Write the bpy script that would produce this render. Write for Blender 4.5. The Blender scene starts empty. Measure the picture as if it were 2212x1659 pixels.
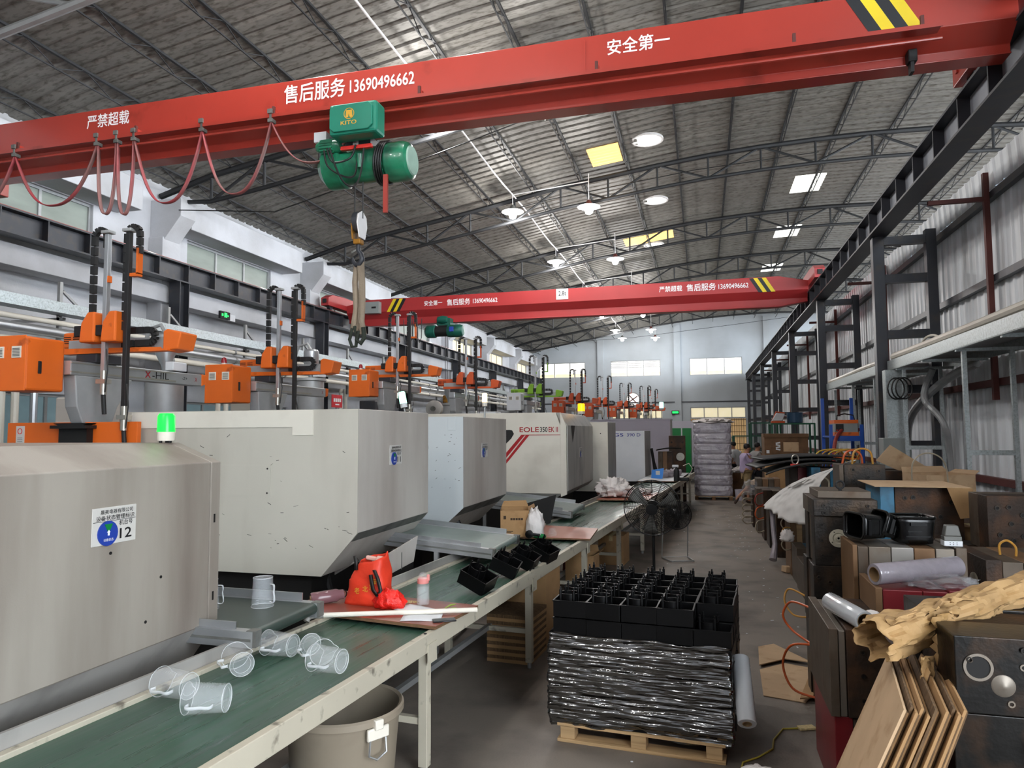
import bpy, bmesh, math, random
from mathutils import Vector, Matrix, Euler
random.seed(7)
PI = math.pi
S = bpy.context.scene
COL = S.collection
# ------------------------------------------------------------------ camera
cam_d = bpy.data.cameras.new('camera'); cam_d.sensor_fit = 'HORIZONTAL'; cam_d.sensor_width = 36.0
cam_d.lens = 36.0 * 1533.0 / 2212.0; cam_d.clip_start = 0.05; cam_d.clip_end = 300
cam = bpy.data.objects.new('camera', cam_d); COL.objects.link(cam)
cam.matrix_world = Matrix(((0.966011, 0.022760, 0.257497, 0.0), (0.258439, -0.063195, -0.963958, 0.0),
                           (-0.005667, 0.997742, -0.066929, 2.1), (0, 0, 0, 1)))
S.camera = cam
# ------------------------------------------------------------------ world, exposure
w = bpy.data.worlds.new('sky'); S.world = w; w.use_nodes = True
bg = w.node_tree.nodes['Background']; bg.inputs[0].default_value = (0.86, 0.93, 1.0, 1); bg.inputs[1].default_value = 13.0
S.view_settings.view_transform = 'Standard'; S.view_settings.look = 'None'; S.view_settings.gamma = 1.0
S.view_settings.use_curve_mapping = False; S.view_settings.exposure = 0.15
LAMP_W = 185.0; WIN_E = 1.05
try:
    S.cycles.max_bounces = 8; S.cycles.diffuse_bounces = 4; S.cycles.glossy_bounces = 4; S.cycles.transparent_max_bounces = 16
    S.cycles.caustics_reflective = False; S.cycles.caustics_refractive = False; S.cycles.sample_clamp_indirect = 6.0
except Exception: pass

# ------------------------------------------------------------------ materials
MATS = {}
def srgb(h):
    h = h.lstrip('#'); c = [int(h[i:i+2], 16) / 255 for i in (0, 2, 4)]
    return tuple(((x + 0.055) / 1.055) ** 2.4 if x > 0.04045 else x / 12.92 for x in c)
def M(name, col, rough=0.5, metal=0.0, var=0.12, vs=4.0, stretch=(1, 1, 1), dirt=None, da=0.5, ds=3.0, dstretch=(1, 1, 1), dsh=0.12,
      bump=0.0, bs=40.0, bstretch=(1, 1, 1), emit=None, es=0.0, trans=0.0, alpha=1.0, ior=1.45, spec=0.5, rvar=0.0, coat=0.0, bdist=0.02, bdet=5.0):
    m = bpy.data.materials.new(name); m.use_nodes = True; nt = m.node_tree; N = nt.nodes; L = nt.links
    b = N['Principled BSDF']
    if isinstance(col, str): col = srgb(col)
    base = (*col, 1)
    b.inputs['Base Color'].default_value = base; b.inputs['Roughness'].default_value = rough; b.inputs['Metallic'].default_value = metal
    b.inputs['IOR'].default_value = ior; b.inputs['Transmission Weight'].default_value = trans; b.inputs['Alpha'].default_value = alpha
    b.inputs['Specular IOR Level'].default_value = spec; b.inputs['Coat Weight'].default_value = coat
    tc = N.new('ShaderNodeTexCoord')
    def noise(scale, st, detail=4.0):
        mp = N.new('ShaderNodeMapping'); mp.inputs['Scale'].default_value = st; L.new(tc.outputs['Object'], mp.inputs['Vector'])
        n = N.new('ShaderNodeTexNoise'); n.inputs['Scale'].default_value = scale; n.inputs['Detail'].default_value = detail
        L.new(mp.outputs[0], n.inputs['Vector']); return n
    src = None
    if var > 0:
        n = noise(vs, stretch)
        r = N.new('ShaderNodeMapRange'); r.inputs[1].default_value = 0.3; r.inputs[2].default_value = 0.7
        r.inputs[3].default_value = 1 - var; r.inputs[4].default_value = 1 + var * 0.6; L.new(n.outputs[0], r.inputs[0])
        mx = N.new('ShaderNodeVectorMath'); mx.operation = 'SCALE'; mx.inputs[0].default_value = col; L.new(r.outputs[0], mx.inputs[3])
        src = mx.outputs[0]
        if rvar > 0:
            r2 = N.new('ShaderNodeMapRange'); r2.inputs[1].default_value = 0.3; r2.inputs[2].default_value = 0.7
            r2.inputs[3].default_value = rough - rvar; r2.inputs[4].default_value = rough + rvar; L.new(n.outputs[0], r2.inputs[0]); L.new(r2.outputs[0], b.inputs['Roughness'])
    if dirt is not None:
        if isinstance(dirt, str): dirt = srgb(dirt)
        n = noise(ds, dstretch, 6.0)
        r = N.new('ShaderNodeMapRange'); t = 0.72 - da * 0.4
        r.inputs[1].default_value = t - dsh; r.inputs[2].default_value = t + dsh; r.inputs[3].default_value = 0; r.inputs[4].default_value = 0.9; L.new(n.outputs[0], r.inputs[0])
        mix = N.new('ShaderNodeMix'); mix.data_type = 'RGBA'; L.new(r.outputs[0], mix.inputs[0])
        if src is not None: L.new(src, mix.inputs[6])
        else: mix.inputs[6].default_value = base
        mix.inputs[7].default_value = (*dirt, 1); src = mix.outputs[2]
    if src is not None: L.new(src, b.inputs['Base Color'])
    if bump > 0:
        n = noise(bs, bstretch, bdet); bp = N.new('ShaderNodeBump'); bp.inputs['Strength'].default_value = bump; bp.inputs['Distance'].default_value = bdist
        L.new(n.outputs[0], bp.inputs['Height']); L.new(bp.outputs[0], b.inputs['Normal']); L.new(bp.outputs[0], b.inputs['Coat Normal'])
    if emit is not None:
        if isinstance(emit, str): emit = srgb(emit)
        b.inputs['Emission Color'].default_value = (*emit, 1); b.inputs['Emission Strength'].default_value = es
    MATS[name] = m; return m

M('asphalt', '#4b4945', 0.8, var=0.1)
M('concrete', '#7b7269', 0.62, var=0.16, vs=0.9, dirt='#4a443f', da=0.32, ds=1.6, bump=0.12, bs=60, rvar=0.12)
M('plaster', '#c9cbd0', 0.85, var=0.08, vs=0.5, dirt='#85837f', da=0.22, ds=0.55, dsh=0.22, bump=0.15, bs=25)
M('plaster_far', '#b9c0c6', 0.85, var=0.1, vs=0.35, dirt='#8f9090', da=0.3, ds=0.3, dsh=0.25)
M('roof', '#827f79', 0.55, 0.15, var=0.16, vs=2.2, stretch=(0.3, 1.6, 1), dirt='#57524b', da=0.36, ds=14.0, dstretch=(0.45, 1.3, 1), dsh=0.1)
M('sheet', '#e2e6ea', 0.4, 0.0, var=0.12, vs=1.2, stretch=(1, 1, 0.15), dirt='#8b8d8c', da=0.2, ds=1.5, dstretch=(1, 2, 0.2), dsh=0.2)
M('dark_steel', '#3a3c42', 0.42, 0.2, var=0.12, vs=2.5, dirt='#4b4641', da=0.2, ds=6)
M('truss_steel', '#303133', 0.55, 0.3, var=0.2, vs=3)
M('pale_steel', '#9a9b9a', 0.45, 0.5, var=0.12, vs=4)
M('galvanized', '#b3bbbc', 0.34, 0.6, var=0.14, vs=26, dirt='#8d9290', da=0.3, ds=40)
M('rust_red', '#5c2f2a', 0.6, 0.1, var=0.2)
M('crane_red', '#a1382d', 0.28, 0.0, var=0.07, vs=1.5, dirt='#7e2a20', da=0.1, ds=2.5, dsh=0.06, coat=0.2)
M('crane_red_far', '#a52f30', 0.4, 0.0, var=0.08, vs=1.5)
M('signal_yellow', '#e3c81c', 0.45, var=0.05)
M('signal_black', '#15161a', 0.45, var=0.05)
M('white_paint', '#eceaea', 0.5, var=0.05)
M('hoist_green', '#1f7a58', 0.32, 0.0, var=0.2, vs=5, dirt='#123026', da=0.38, ds=4, coat=0.3)
M('hoist_teal', '#145a4c', 0.4, 0.0, var=0.15, vs=5, dirt='#14241f', da=0.3, ds=4)
M('box_green', '#1d7a63', 0.35, var=0.08)
M('cable_black', '#191919', 0.5, var=0.1)
M('festoon', '#7c5652', 0.6, var=0.35, vs=1.5, dirt='#a3303c', da=0.5, ds=1.2)
M('hook_yellow', '#b07a26', 0.4, 0.3, var=0.3, vs=8, dirt='#2a2119', da=0.4, ds=8)
M('sling', '#8f8170', 0.85, var=0.3, vs=12, stretch=(1, 1, 0.15), bump=0.4, bs=60)
M('sling_dark', '#2b3129', 0.85, var=0.3, vs=12)
M('cream', '#bbb8ad', 0.42, var=0.05, vs=1.2, dirt='#8a8175', da=0.16, ds=1.3, dstretch=(1, 1, 0.25), dsh=0.2, bump=0.04, bs=120)
M('cream_taupe', '#c6c0b8', 0.5, var=0.07, vs=0.9, dirt='#9a8f86', da=0.28, ds=1.5, dstretch=(1, 1.5, 0.35), dsh=0.22, bump=0.05, bs=150)  # same paint as cream, lightened to make up for dimly lit end faces
M('cream_dirty', '#9c958b', 0.5, var=0.08, vs=0.9, dirt='#6c6057', da=0.34, ds=1.3, dstretch=(1, 2.2, 0.3), dsh=0.2, bump=0.05, bs=150)
M('cream_clean', '#d6d2c6', 0.4, var=0.04, vs=1.2, dirt='#a69e92', da=0.1, ds=1.3, dsh=0.2)
M('pale_blue_white', '#c4cacc', 0.4, var=0.05, vs=1.2, dirt='#7f8182', da=0.1, ds=5, dsh=0.04)
M('lavender', '#bdb9c6', 0.5, var=0.05, vs=1.2)
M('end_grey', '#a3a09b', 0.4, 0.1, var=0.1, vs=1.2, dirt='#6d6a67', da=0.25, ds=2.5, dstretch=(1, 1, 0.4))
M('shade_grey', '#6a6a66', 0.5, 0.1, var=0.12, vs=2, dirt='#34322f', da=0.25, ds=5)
M('machine_green', '#0e7a3c', 0.4, var=0.06)
M('machine_black', '#141414', 0.6, var=0.2)
M('scuff', '#35302b', 0.8, var=0.2)
M('orange', '#d9661f', 0.42, var=0.06, vs=3, dirt='#9a4417', da=0.1, ds=6, dsh=0.05)
M('orange_far', '#c9552a', 0.5, var=0.06)
M('lime', '#7fb02e', 0.45, var=0.06)
M('red_plain', '#d8332b', 0.4, var=0.05)
M('alu', '#b9bcbf', 0.34, 0.75, var=0.08, vs=6)
M('alu_matte', '#a8aaab', 0.5, 0.4, var=0.1, vs=6)
M('chain_black', '#1f1f20', 0.5, var=0.15, vs=20)
M('dark_rubber', '#1a1b1c', 0.6, var=0.1)
M('belt_green', '#2f5241', 0.33, 0.0, var=0.22, vs=5, stretch=(5, 0.2, 1), dirt='#43544d', da=0.45, ds=6, dstretch=(6, 0.15, 1), dsh=0.16, rvar=0.1)
M('belt_dark', '#35423d', 0.4, var=0.08, vs=8)
M('belt_pale', '#788681', 0.4, var=0.08, vs=8)
M('frame_cream', '#b9b2a0', 0.45, var=0.08, vs=3, dirt='#5d564b', da=0.14, ds=9, dsh=0.06)
M('board_red', '#8d4a3a', 0.3, var=0.12, vs=5, dirt='#5d3328', da=0.15, ds=8, coat=0.25)
M('board_edge', '#6d5138', 0.8, var=0.3, vs=30, stretch=(1, 1, 4))
M('board_pink', '#b96f5a', 0.35, var=0.1, vs=5, coat=0.2)
M('pvc', '#ded8cb', 0.35, var=0.05)
M('pvc_grey', '#8d8a84', 0.4, var=0.08)
M('cup', '#e9eef2', 0.16, var=0.0, trans=0.0, alpha=0.18, spec=0.6)
M('cup_edge', '#f2f5f8', 0.2, var=0.0, alpha=0.42)
M('clear', '#eef2f4', 0.06, var=0.0, alpha=0.13, spec=0.9)
M('web_grey', '#868a92', 0.45, 0.1, var=0.1)  # runway steel lightened, lamp light on the web put into the colour
M('mint', '#93b3a2', 0.4, var=0.15, vs=9)
M('water', '#dbe6e8', 0.04, var=0.0, alpha=0.16, spec=0.9)
M('pink_plastic', '#d98b86', 0.35, var=0.05)
M('plum_clear', '#7d5a60', 0.12, var=0.05, alpha=0.82)
M('bag_red', '#d63a22', 0.5, var=0.1, vs=6, bump=0.35, bs=14)
M('film_red', '#e0251c', 0.22, var=0.12, vs=12, bump=0.7, bs=30)
M('gold', '#d9a53a', 0.4, 0.2, var=0.05)
M('cotton_white', '#e2dcd9', 0.85, var=0.08, vs=15, bump=0.4, bs=25)
M('pink_soft', '#e6b9ac', 0.8, var=0.1)
M('paper', '#dfe1e4', 0.8, var=0.05)
M('phone_black', '#16181b', 0.2, var=0.0)
M('leaf_green', '#8fa24a', 0.5, var=0.1)
M('grain', '#cdb98a', 0.9, var=0.25, vs=60)
M('black_plastic', '#060607', 0.42, var=0.1, vs=10, spec=0.22)
M('black_gloss', '#08090a', 0.25, var=0.05)
M('wood_pale', '#b1926a', 0.75, var=0.2, vs=6, stretch=(0.3, 4, 4), dirt='#7c5f3e', da=0.25, ds=9, dstretch=(0.2, 5, 5))
M('plywood', '#6f5239', 0.8, var=0.2, vs=3, stretch=(0.4, 2, 2), dirt='#4a3625', da=0.3, ds=4)
M('cardboard', '#a8845b', 0.82, var=0.08, vs=5, dirt='#8d6a45', da=0.15, ds=6, bump=0.05, bs=50)
M('cardboard_pale', '#c4a684', 0.85, var=0.08, vs=5, dirt='#9a7a56', da=0.15, ds=6)
M('cardboard_edge', '#6b543c', 0.9, var=0.45, vs=60, stretch=(1, 1, 0.3))
M('kraft', '#b18f62', 0.75, var=0.14, vs=5, dirt='#93703f', da=0.25, ds=7, bump=0.4, bs=14)
M('carton_core', '#8a6f4f', 0.8, var=0.1)
M('film_roll', '#bfc2c6', 0.16, 0.1, var=0.06, vs=20, stretch=(1, 1, 0.1), coat=0.5)
M('film_purple', '#968f97', 0.2, 0.05, var=0.1, vs=20, coat=0.5, bump=0.25, bs=18)
M('film_clear', '#cfd2d8', 0.1, var=0.0, alpha=0.2, spec=1.0, bump=0.9, bs=18)
M('film_dark', '#060708', 0.06, 0.0, var=0.0, spec=0.7, bump=1.0, bs=9, bstretch=(0.3, 0.3, 3.4), coat=0.0, bdist=0.045, bdet=1.6, ior=2.1)
M('bundle', '#b3afb8', 0.18, 0.0, var=0.18, vs=4, dirt='#7d7a88', da=0.35, ds=4, coat=0.6, bump=0.8, bs=10)
M('cloth_white', '#e9e8e6', 0.8, var=0.04)
M('bin_beige', '#8d8272', 0.45, var=0.06, vs=3, dirt='#7d7264', da=0.2, ds=4)
M('mold_black', '#292522', 0.42, 0.55, var=0.3, vs=7, dirt='#4a3a2b', da=0.32, ds=6, bump=0.15, bs=50)
M('mold_rust', '#33271f', 0.55, 0.4, var=0.3, vs=6, dirt='#583a23', da=0.36, ds=5, bump=0.2, bs=50)
M('mold_oil', '#1a1918', 0.3, 0.5, var=0.3, vs=6, dirt='#4a3524', da=0.28, ds=4, bump=0.06, bs=40)
M('mold_plate', '#5c5146', 0.5, 0.45, var=0.2, vs=6, dirt='#4d3b2b', da=0.3, ds=7)
M('mold_pale', '#7c746a', 0.42, 0.5, var=0.12, vs=6, dirt='#6a5c4b', da=0.22, ds=6)
M('mold_white', '#99958f', 0.4, 0.4, var=0.1, vs=6)
M('mold_ochre', '#775a3f', 0.5, 0.3, var=0.15, vs=6)
M('mold_red', '#731c22', 0.4, 0.1, var=0.1, vs=4, dirt='#5d171b', da=0.2, ds=6)
M('mold_blue', '#2f6d8c', 0.45, 0.1, var=0.15, vs=4, dirt='#24404e', da=0.25, ds=6)
M('hole', '#0d0b0a', 0.7, var=0.0)
M('steel_bright', '#b7b4aa', 0.3, 0.8, var=0.15, vs=10)
M('bone_ring', '#bdb7a4', 0.5, 0.2, var=0.12, vs=10)
M('hose_orange', '#c55a2c', 0.35, var=0.1)
M('hose_amber', '#b9873b', 0.35, var=0.1)
M('hose_red', '#8e3028', 0.35, var=0.1)
M('hose_clear', '#a79c88', 0.3, var=0.1)
M('hose_yellow', '#d2b04a', 0.35, var=0.1)
M('wire_yellow', '#b8a83e', 0.5, var=0.1)
M('rack_blue', '#1f4fa8', 0.42, var=0.08)
M('pot_blue', '#2a4a66', 0.35, 0.1, var=0.1)
M('cage_green', '#1f5640', 0.45, 0.1, var=0.15)
M('grey_box', '#8f9593', 0.45, 0.1, var=0.06)
M('white_box', '#d7dade', 0.45, var=0.04)
M('fan_black', '#161718', 0.4, 0.2, var=0.1)
M('skin', '#a9785d', 0.55, var=0.05)
M('hair', '#171413', 0.6, var=0.1)
M('shirt_lilac', '#b3a4c4', 0.8, var=0.06, bump=0.3, bs=12)
M('shirt_white', '#d8dade', 0.8, var=0.05, bump=0.3, bs=12)
M('shirt_grey', '#a09e9d', 0.8, var=0.06, bump=0.3, bs=12)
M('shorts_khaki', '#95805d', 0.85, var=0.25, vs=14)
M('trousers_dark', '#22242b', 0.85, var=0.1)
M('shoe', '#3b2a24', 0.6, var=0.1)
M('frost_glass', '#8d968f', 0.25, var=0.15, vs=2.0, stretch=(1, 0.5, 2), emit='#b9c2b8', es=0.05)
M('low_glass', '#6f8a90', 0.15, var=0.2, vs=2, emit='#a9c4cc', es=0.12)
M('bright_glass', '#ffffff', 0.4, var=0.0, emit='#fffaf0', es=WIN_E)
M('warm_glass', '#e9d9a8', 0.4, var=0.15, vs=3, emit='#fff2d0', es=WIN_E * 0.6)
M('shutter_glass', '#d9cfb0', 0.5, var=0.15, vs=3, emit='#efe2bd', es=0.6)
M('gate_glow', '#c2a47a', 0.6, var=0.2, vs=2, emit='#d0ab78', es=0.35)
M('sky_orange', '#ffc25a', 0.5, var=0.1, emit='#ffd080', es=1.5)
M('sky_white', '#f2f2ea', 0.5, var=0.1, vs=6, emit='#f4f4ec', es=1.7)
M('bulb', '#ffffff', 0.4, var=0.0, emit='#f2f7ff', es=40.0)
M('dish', '#e6e8ea', 0.4, var=0.0)
M('beacon_green', '#18d83c', 0.25, var=0.0, emit='#10ee3a', es=1.6)
M('beacon_core', '#e8fff0', 0.25, var=0.0, emit='#d4fff0', es=7.0)
M('beacon_amber', '#ffc21f', 0.25, var=0.0, emit='#ffb40f', es=1.5)
M('beacon_warm', '#ffe7a8', 0.25, var=0.0, emit='#ffe2a0', es=2.2)
M('beacon_mint', '#b9ffe0', 0.25, var=0.0, emit='#8fffd0', es=3.0)
M('beacon_red', '#8e1e26', 0.25, var=0.0)
M('exit_green', '#10e050', 0.4, var=0.0, emit='#18ff5c', es=1.8)
M('sign_blue', '#243f9a', 0.4, var=0.06)
M('sign_grey', '#c9c6c0', 0.45, var=0.05)
M('ink', '#121214', 0.6, var=0.0)
M('ink_red', '#a0161e', 0.5, var=0.0)
M('ink_blue', '#1d2f8f', 0.5, var=0.0)
M('banner_red', '#c8202c', 0.6, var=0.05)
M('box_print', '#3a2b1c', 0.8, var=0.0)

# ------------------------------------------------------------------ mesh builder
class MB:
    def __init__(s): s.v = []; s.f = []
    def add(s, vs, fs):
        o = len(s.v); s.v += [tuple(p) for p in vs]; s.f += [tuple(i + o for i in q) for q in fs]; return s
    def box(s, x0, x1, y0, y1, z0, z1):
        if x0 > x1: x0, x1 = x1, x0
        if y0 > y1: y0, y1 = y1, y0
        if z0 > z1: z0, z1 = z1, z0
        return s.add([(x0,y0,z0),(x1,y0,z0),(x1,y1,z0),(x0,y1,z0),(x0,y0,z1),(x1,y0,z1),(x1,y1,z1),(x0,y1,z1)],
                     [(0,3,2,1),(4,5,6,7),(0,1,5,4),(1,2,6,5),(2,3,7,6),(3,0,4,7)])
    def obox(s, c, d, rot=(0,0,0)):
        m = Euler(rot).to_matrix(); c = Vector(c)
        P = [c + m @ Vector((a*d[0]/2, b*d[1]/2, e*d[2]/2)) for e in (-1,1) for a,b in ((-1,-1),(1,-1),(1,1),(-1,1))]
        return s.add(P, [(0,3,2,1),(4,5,6,7),(0,1,5,4),(1,2,6,5),(2,3,7,6),(3,0,4,7)])
    def bar(s, p, q, w, h=None, up=(0,0,1)):
        h = h or w; p = Vector(p); q = Vector(q); d = (q-p).normalized(); u = Vector(up)
        if abs(d.dot(u)) > 0.98: u = Vector((0,1,0))
        a = d.cross(u).normalized(); b = a.cross(d).normalized()
        P = [e + a*(i*w/2) + b*(j*h/2) for e in (p,q) for i,j in ((-1,-1),(1,-1),(1,1),(-1,1))]
        return s.add(P, [(0,1,2,3),(7,6,5,4),(0,4,5,1),(1,5,6,2),(2,6,7,3),(3,7,4,0)])
    def cyl(s, p, q, r0, r1=None, n=14, cap=True):
        r1 = r0 if r1 is None else r1
        return s.tube([p, q], [r0, r1], n, cap)
    def tube(s, pts, r, n=8, cap=True, closed=False):
        pts = [Vector(p) for p in pts]; k = len(pts)
        rr = r if isinstance(r, (list, tuple)) else [r]*k
        o = len(s.v); prev = None
        for i, p in enumerate(pts):
            if closed: d = (pts[(i+1) % k] - pts[i-1]).normalized()
            else: d = (pts[min(i+1, k-1)] - pts[max(i-1, 0)]).normalized()
            if prev is None:
                u = Vector((0,0,1)) if abs(d.z) < 0.9 else Vector((1,0,0)); a = d.cross(u).normalized()
            else:
                a = (prev - d * prev.dot(d))
                a = a.normalized() if a.length > 1e-6 else d.orthogonal().normalized()
            prev = a; b = d.cross(a)
            for j in range(n):
                t = 2*PI*j/n; q = p + (a*math.cos(t) + b*math.sin(t))*rr[i]; s.v.append(tuple(q))
        m = k if closed else k-1
        for i in range(m):
            for j in range(n):
                A = o+i*n; B = o+((i+1) % k)*n
                s.f.append((A+j, A+(j+1)%n, B+(j+1)%n, B+j))
        if cap and not closed:
            s.f.append(tuple(o+j for j in range(n))[::-1]); s.f.append(tuple(o+(k-1)*n+j for j in range(n)))
        return s
    def prism(s, poly, ax, a, b):
        n = len(poly)
        def mk(p, t): return {'x': (t, p[0], p[1]), 'y': (p[0], t, p[1]), 'z': (p[0], p[1], t)}[ax]
        V = [mk(p, a) for p in poly] + [mk(p, b) for p in poly]
        F = [tuple(range(n))[::-1], tuple(range(n, 2*n))] + [(i, (i+1)%n, n+(i+1)%n, n+i) for i in range(n)]
        return s.add(V, F)
    def lathe(s, prof, n=24, c=(0,0,0), m=None, cap=True):
        o = len(s.v); c = Vector(c)
        for r, z in prof:
            for j in range(n):
                t = 2*PI*j/n; p = Vector((r*math.cos(t), r*math.sin(t), z))
                if m is not None: p = m @ p
                s.v.append(tuple(p + c))
        for i in range(len(prof)-1):
            for j in range(n): s.f.append((o+i*n+j, o+i*n+(j+1)%n, o+(i+1)*n+(j+1)%n, o+(i+1)*n+j))
        if cap:
            if prof[0][0] > 1e-4: s.f.append(tuple(o+j for j in range(n))[::-1])
            if prof[-1][0] > 1e-4: s.f.append(tuple(o+(len(prof)-1)*n+j for j in range(n)))
        return s
    def ring(s, c, r0, r1, h, n=24, m=None):
        return s.lathe([(r0,0),(r1,0),(r1,h),(r0,h),(r0,0)], n, c, m, cap=False)
    def grid(s, fn, nu, nv, wrapu=False):
        o = len(s.v); k = nu if wrapu else nu+1
        for j in range(nv+1):
            for i in range(k): s.v.append(tuple(fn(i/nu, j/nv)))
        for j in range(nv):
            for i in range(nu): s.f.append((o+j*k+i, o+j*k+(i+1)%k, o+(j+1)*k+(i+1)%k, o+(j+1)*k+i))
        return s
    def mesh(s, name, mat, smooth=True, ang=0.6, fix=True):
        me = bpy.data.meshes.new(name); me.from_pydata(s.v, [], s.f)
        if fix:
            bm = bmesh.new(); bm.from_mesh(me); bmesh.ops.recalc_face_normals(bm, faces=bm.faces); bm.to_mesh(me); bm.free()
        if smooth:
            me.polygons.foreach_set('use_smooth', [True]*len(me.polygons)); me.set_sharp_from_angle(angle=ang)
        me.materials.append(MATS[mat]); return me
    def build(s, name, mat, parent=None, loc=None, rot=None, smooth=True, bev=0.0, ang=0.6, fix=True, solid=0.0):
        o = bpy.data.objects.new(name, s.mesh(name, mat, smooth, ang, fix)); COL.objects.link(o)
        if parent is not None: o.parent = parent
        if loc is not None: o.location = loc
        if rot is not None: o.rotation_euler = rot
        if solid:
            md = o.modifiers.new('thick', 'SOLIDIFY'); md.thickness = solid; md.offset = 0
        if bev:
            md = o.modifiers.new('bevel', 'BEVEL'); md.width = bev; md.segments = 2; md.limit_method = 'ANGLE'; md.angle_limit = 0.7
        return o
def tag(o, label, cat, group=None, kind=None):
    o['label'] = label; o['category'] = cat
    if group: o['group'] = group
    if kind: o['kind'] = kind
    return o
def struct(o, label=None):
    o['kind'] = 'structure'
    if label: o['label'] = label
    return o
def thing(name, label, cat, loc=(0,0,0), rot=(0,0,0), group=None):
    o = bpy.data.objects.new(name, None); COL.objects.link(o); o.location = loc; o.rotation_euler = rot; o.empty_display_size = 0.1
    return tag(o, label, cat, group)
def kids(o): return [c for c in bpy.data.objects if c.parent == o]
def copy_tree(o, loc=None, rot=None, label=None, group=None, scale=None):
    c = o.copy(); COL.objects.link(c)
    if loc is not None: c.location = loc
    if rot is not None: c.rotation_euler = rot
    if scale is not None: c.scale = scale
    if label: c['label'] = label
    if group: c['group'] = group
    for k in o.children:
        d = k.copy(); COL.objects.link(d); d.parent = c
        for g in k.children:
            e = g.copy(); COL.objects.link(e); e.parent = d
    return c
TEXTS = []
def text(body, mat, loc, width, height, face='-y', parent=None, bold=0.02, name='lettering', roll=0.0, label=None):
    cu = bpy.data.curves.new(name, 'FONT'); cu.body = body; cu.size = 1.0; cu.offset = min(bold, 0.012); cu.extrude = 0.0; cu.resolution_u = 3
    cu.align_x = 'LEFT'; cu.materials.append(MATS[mat])
    o = bpy.data.objects.new(name, cu); COL.objects.link(o)
    o.rotation_euler = {'-y': (PI/2, roll, 0), '+x': (PI/2, 0, PI/2), '+z': (0, 0, roll), 'up': (0, 0, roll)}[face] if isinstance(face, str) else face
    o.location = loc
    if parent is not None: o.parent = parent
    if label: o['label'] = label
    TEXTS.append((o, width, height)); return o
def fit_texts():
    bpy.context.view_layer.update(); dg = bpy.context.evaluated_depsgraph_get()
    for o, wd, h in TEXTS:
        me = bpy.data.meshes.new_from_object(o.evaluated_get(dg)); me.name = 'lettering'
        xs = [v.co.x for v in me.vertices] or [0, 1]; ys = [v.co.y for v in me.vertices] or [0, 1]
        x0, y0 = min(xs), min(ys); sx = wd/max(max(xs)-x0, 1e-4); sy = h/max(max(ys)-y0, 1e-4)
        for v in me.vertices: v.co = ((v.co.x-x0)*sx, (v.co.y-y0)*sy, 0)
        n = bpy.data.objects.new(o.name.split('.')[0], me); COL.objects.link(n); n.parent = o.parent; n.location = o.location; n.rotation_euler = o.rotation_euler
        bpy.data.objects.remove(o)
def smooth(pts, n=6):
    P = [Vector(p) for p in pts]; out = []
    for i in range(len(P)-1):
        p0, p1, p2, p3 = P[max(i-1,0)], P[i], P[i+1], P[min(i+2,len(P)-1)]
        for k in range(n):
            u = k/n; out.append(0.5*((2*p1)+(p2-p0)*u+(2*p0-5*p1+4*p2-p3)*u*u+(3*p1-p0-3*p2+p3)*u**3))
    return out + [P[-1]]
def lerp(a, b, t): return a + (b-a)*t
def vn(x, y=0.0, z=0.0):
    from mathutils import noise
    return noise.noise(Vector((x, y, z)))
# ------------------------------------------------------------------ the hall
BAY = 6.12
YB = [13.2 + BAY*k for k in range(-2, 7)]
XL, XR, RZ0, RZ1 = -11.1, 3.0, 5.42, 5.85      # crane runways
CH = [(-11.8,7.45),(-10.5,7.8),(-6.3,8.5),(-3.7,8.98),(-1.6,9.24),(-0.3,9.42),(2.0,9.57),(3.9,9.62)]
def chord(x):
    if x > 3.9: x = 7.8 - x
    if x <= CH[0][0]: return CH[0][1] + (x-CH[0][0])*0.27
    for (a,za),(b,zb) in zip(CH, CH[1:]):
        if x <= b: return lerp(za, zb, (x-a)/(b-a))
    return CH[-1][1]
def roofz(x): return chord(x) + 0.30
XE = 13.5
struct(MB().box(-12.1, XE, -5, 50.3, -0.12, 0).build('floor', 'concrete', smooth=False))
struct(MB().box(XE, 45, -30, 80, -0.14, -0.02).build('ground', 'asphalt', smooth=False))  # unseen, added outside the hall to block sky light from below
# roof sheet with its ribs running down the slope
xs = [-12.1 + i*(XE+12.1)/34 for i in range(35)]
prof = []
y = -5.0
while y < 50.2:
    prof += [(y,0.0),(y+0.19,0.0),(y+0.225,0.035),(y+0.275,0.035)]; y += 0.31
mb = MB()
nx = len(xs)
for yy, dz in prof:
    for x in xs: mb.v.append((x, yy, roofz(x)+dz))
for j in range(len(prof)-1):
    for i in range(nx-1): mb.f.append((j*nx+i, j*nx+i+1, (j+1)*nx+i+1, (j+1)*nx+i))
roof = struct(mb.build('ceiling', 'roof', smooth=False, fix=False))
# purlins: light lattice joists along the hall
def purlin(x):
    m = MB(); z = roofz(x)-0.03
    m.bar((x,-5,z),(x,50,z),0.05,0.04); m.bar((x,-5,z-0.24),(x,50,z-0.24),0.022)
    y = -5.0; up = True
    while y < 49.4:
        a = (x,y,z if up else z-0.24); b = (x,y+0.55,z-0.24 if up else z); m.bar(a,b,0.014); y += 0.55; up = not up
    return m.build('purlin', 'truss_steel', roof, smooth=False, fix=False)
PX = [-11.2 + 1.34*i for i in range(18)]
for x in PX: purlin(x)
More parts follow.
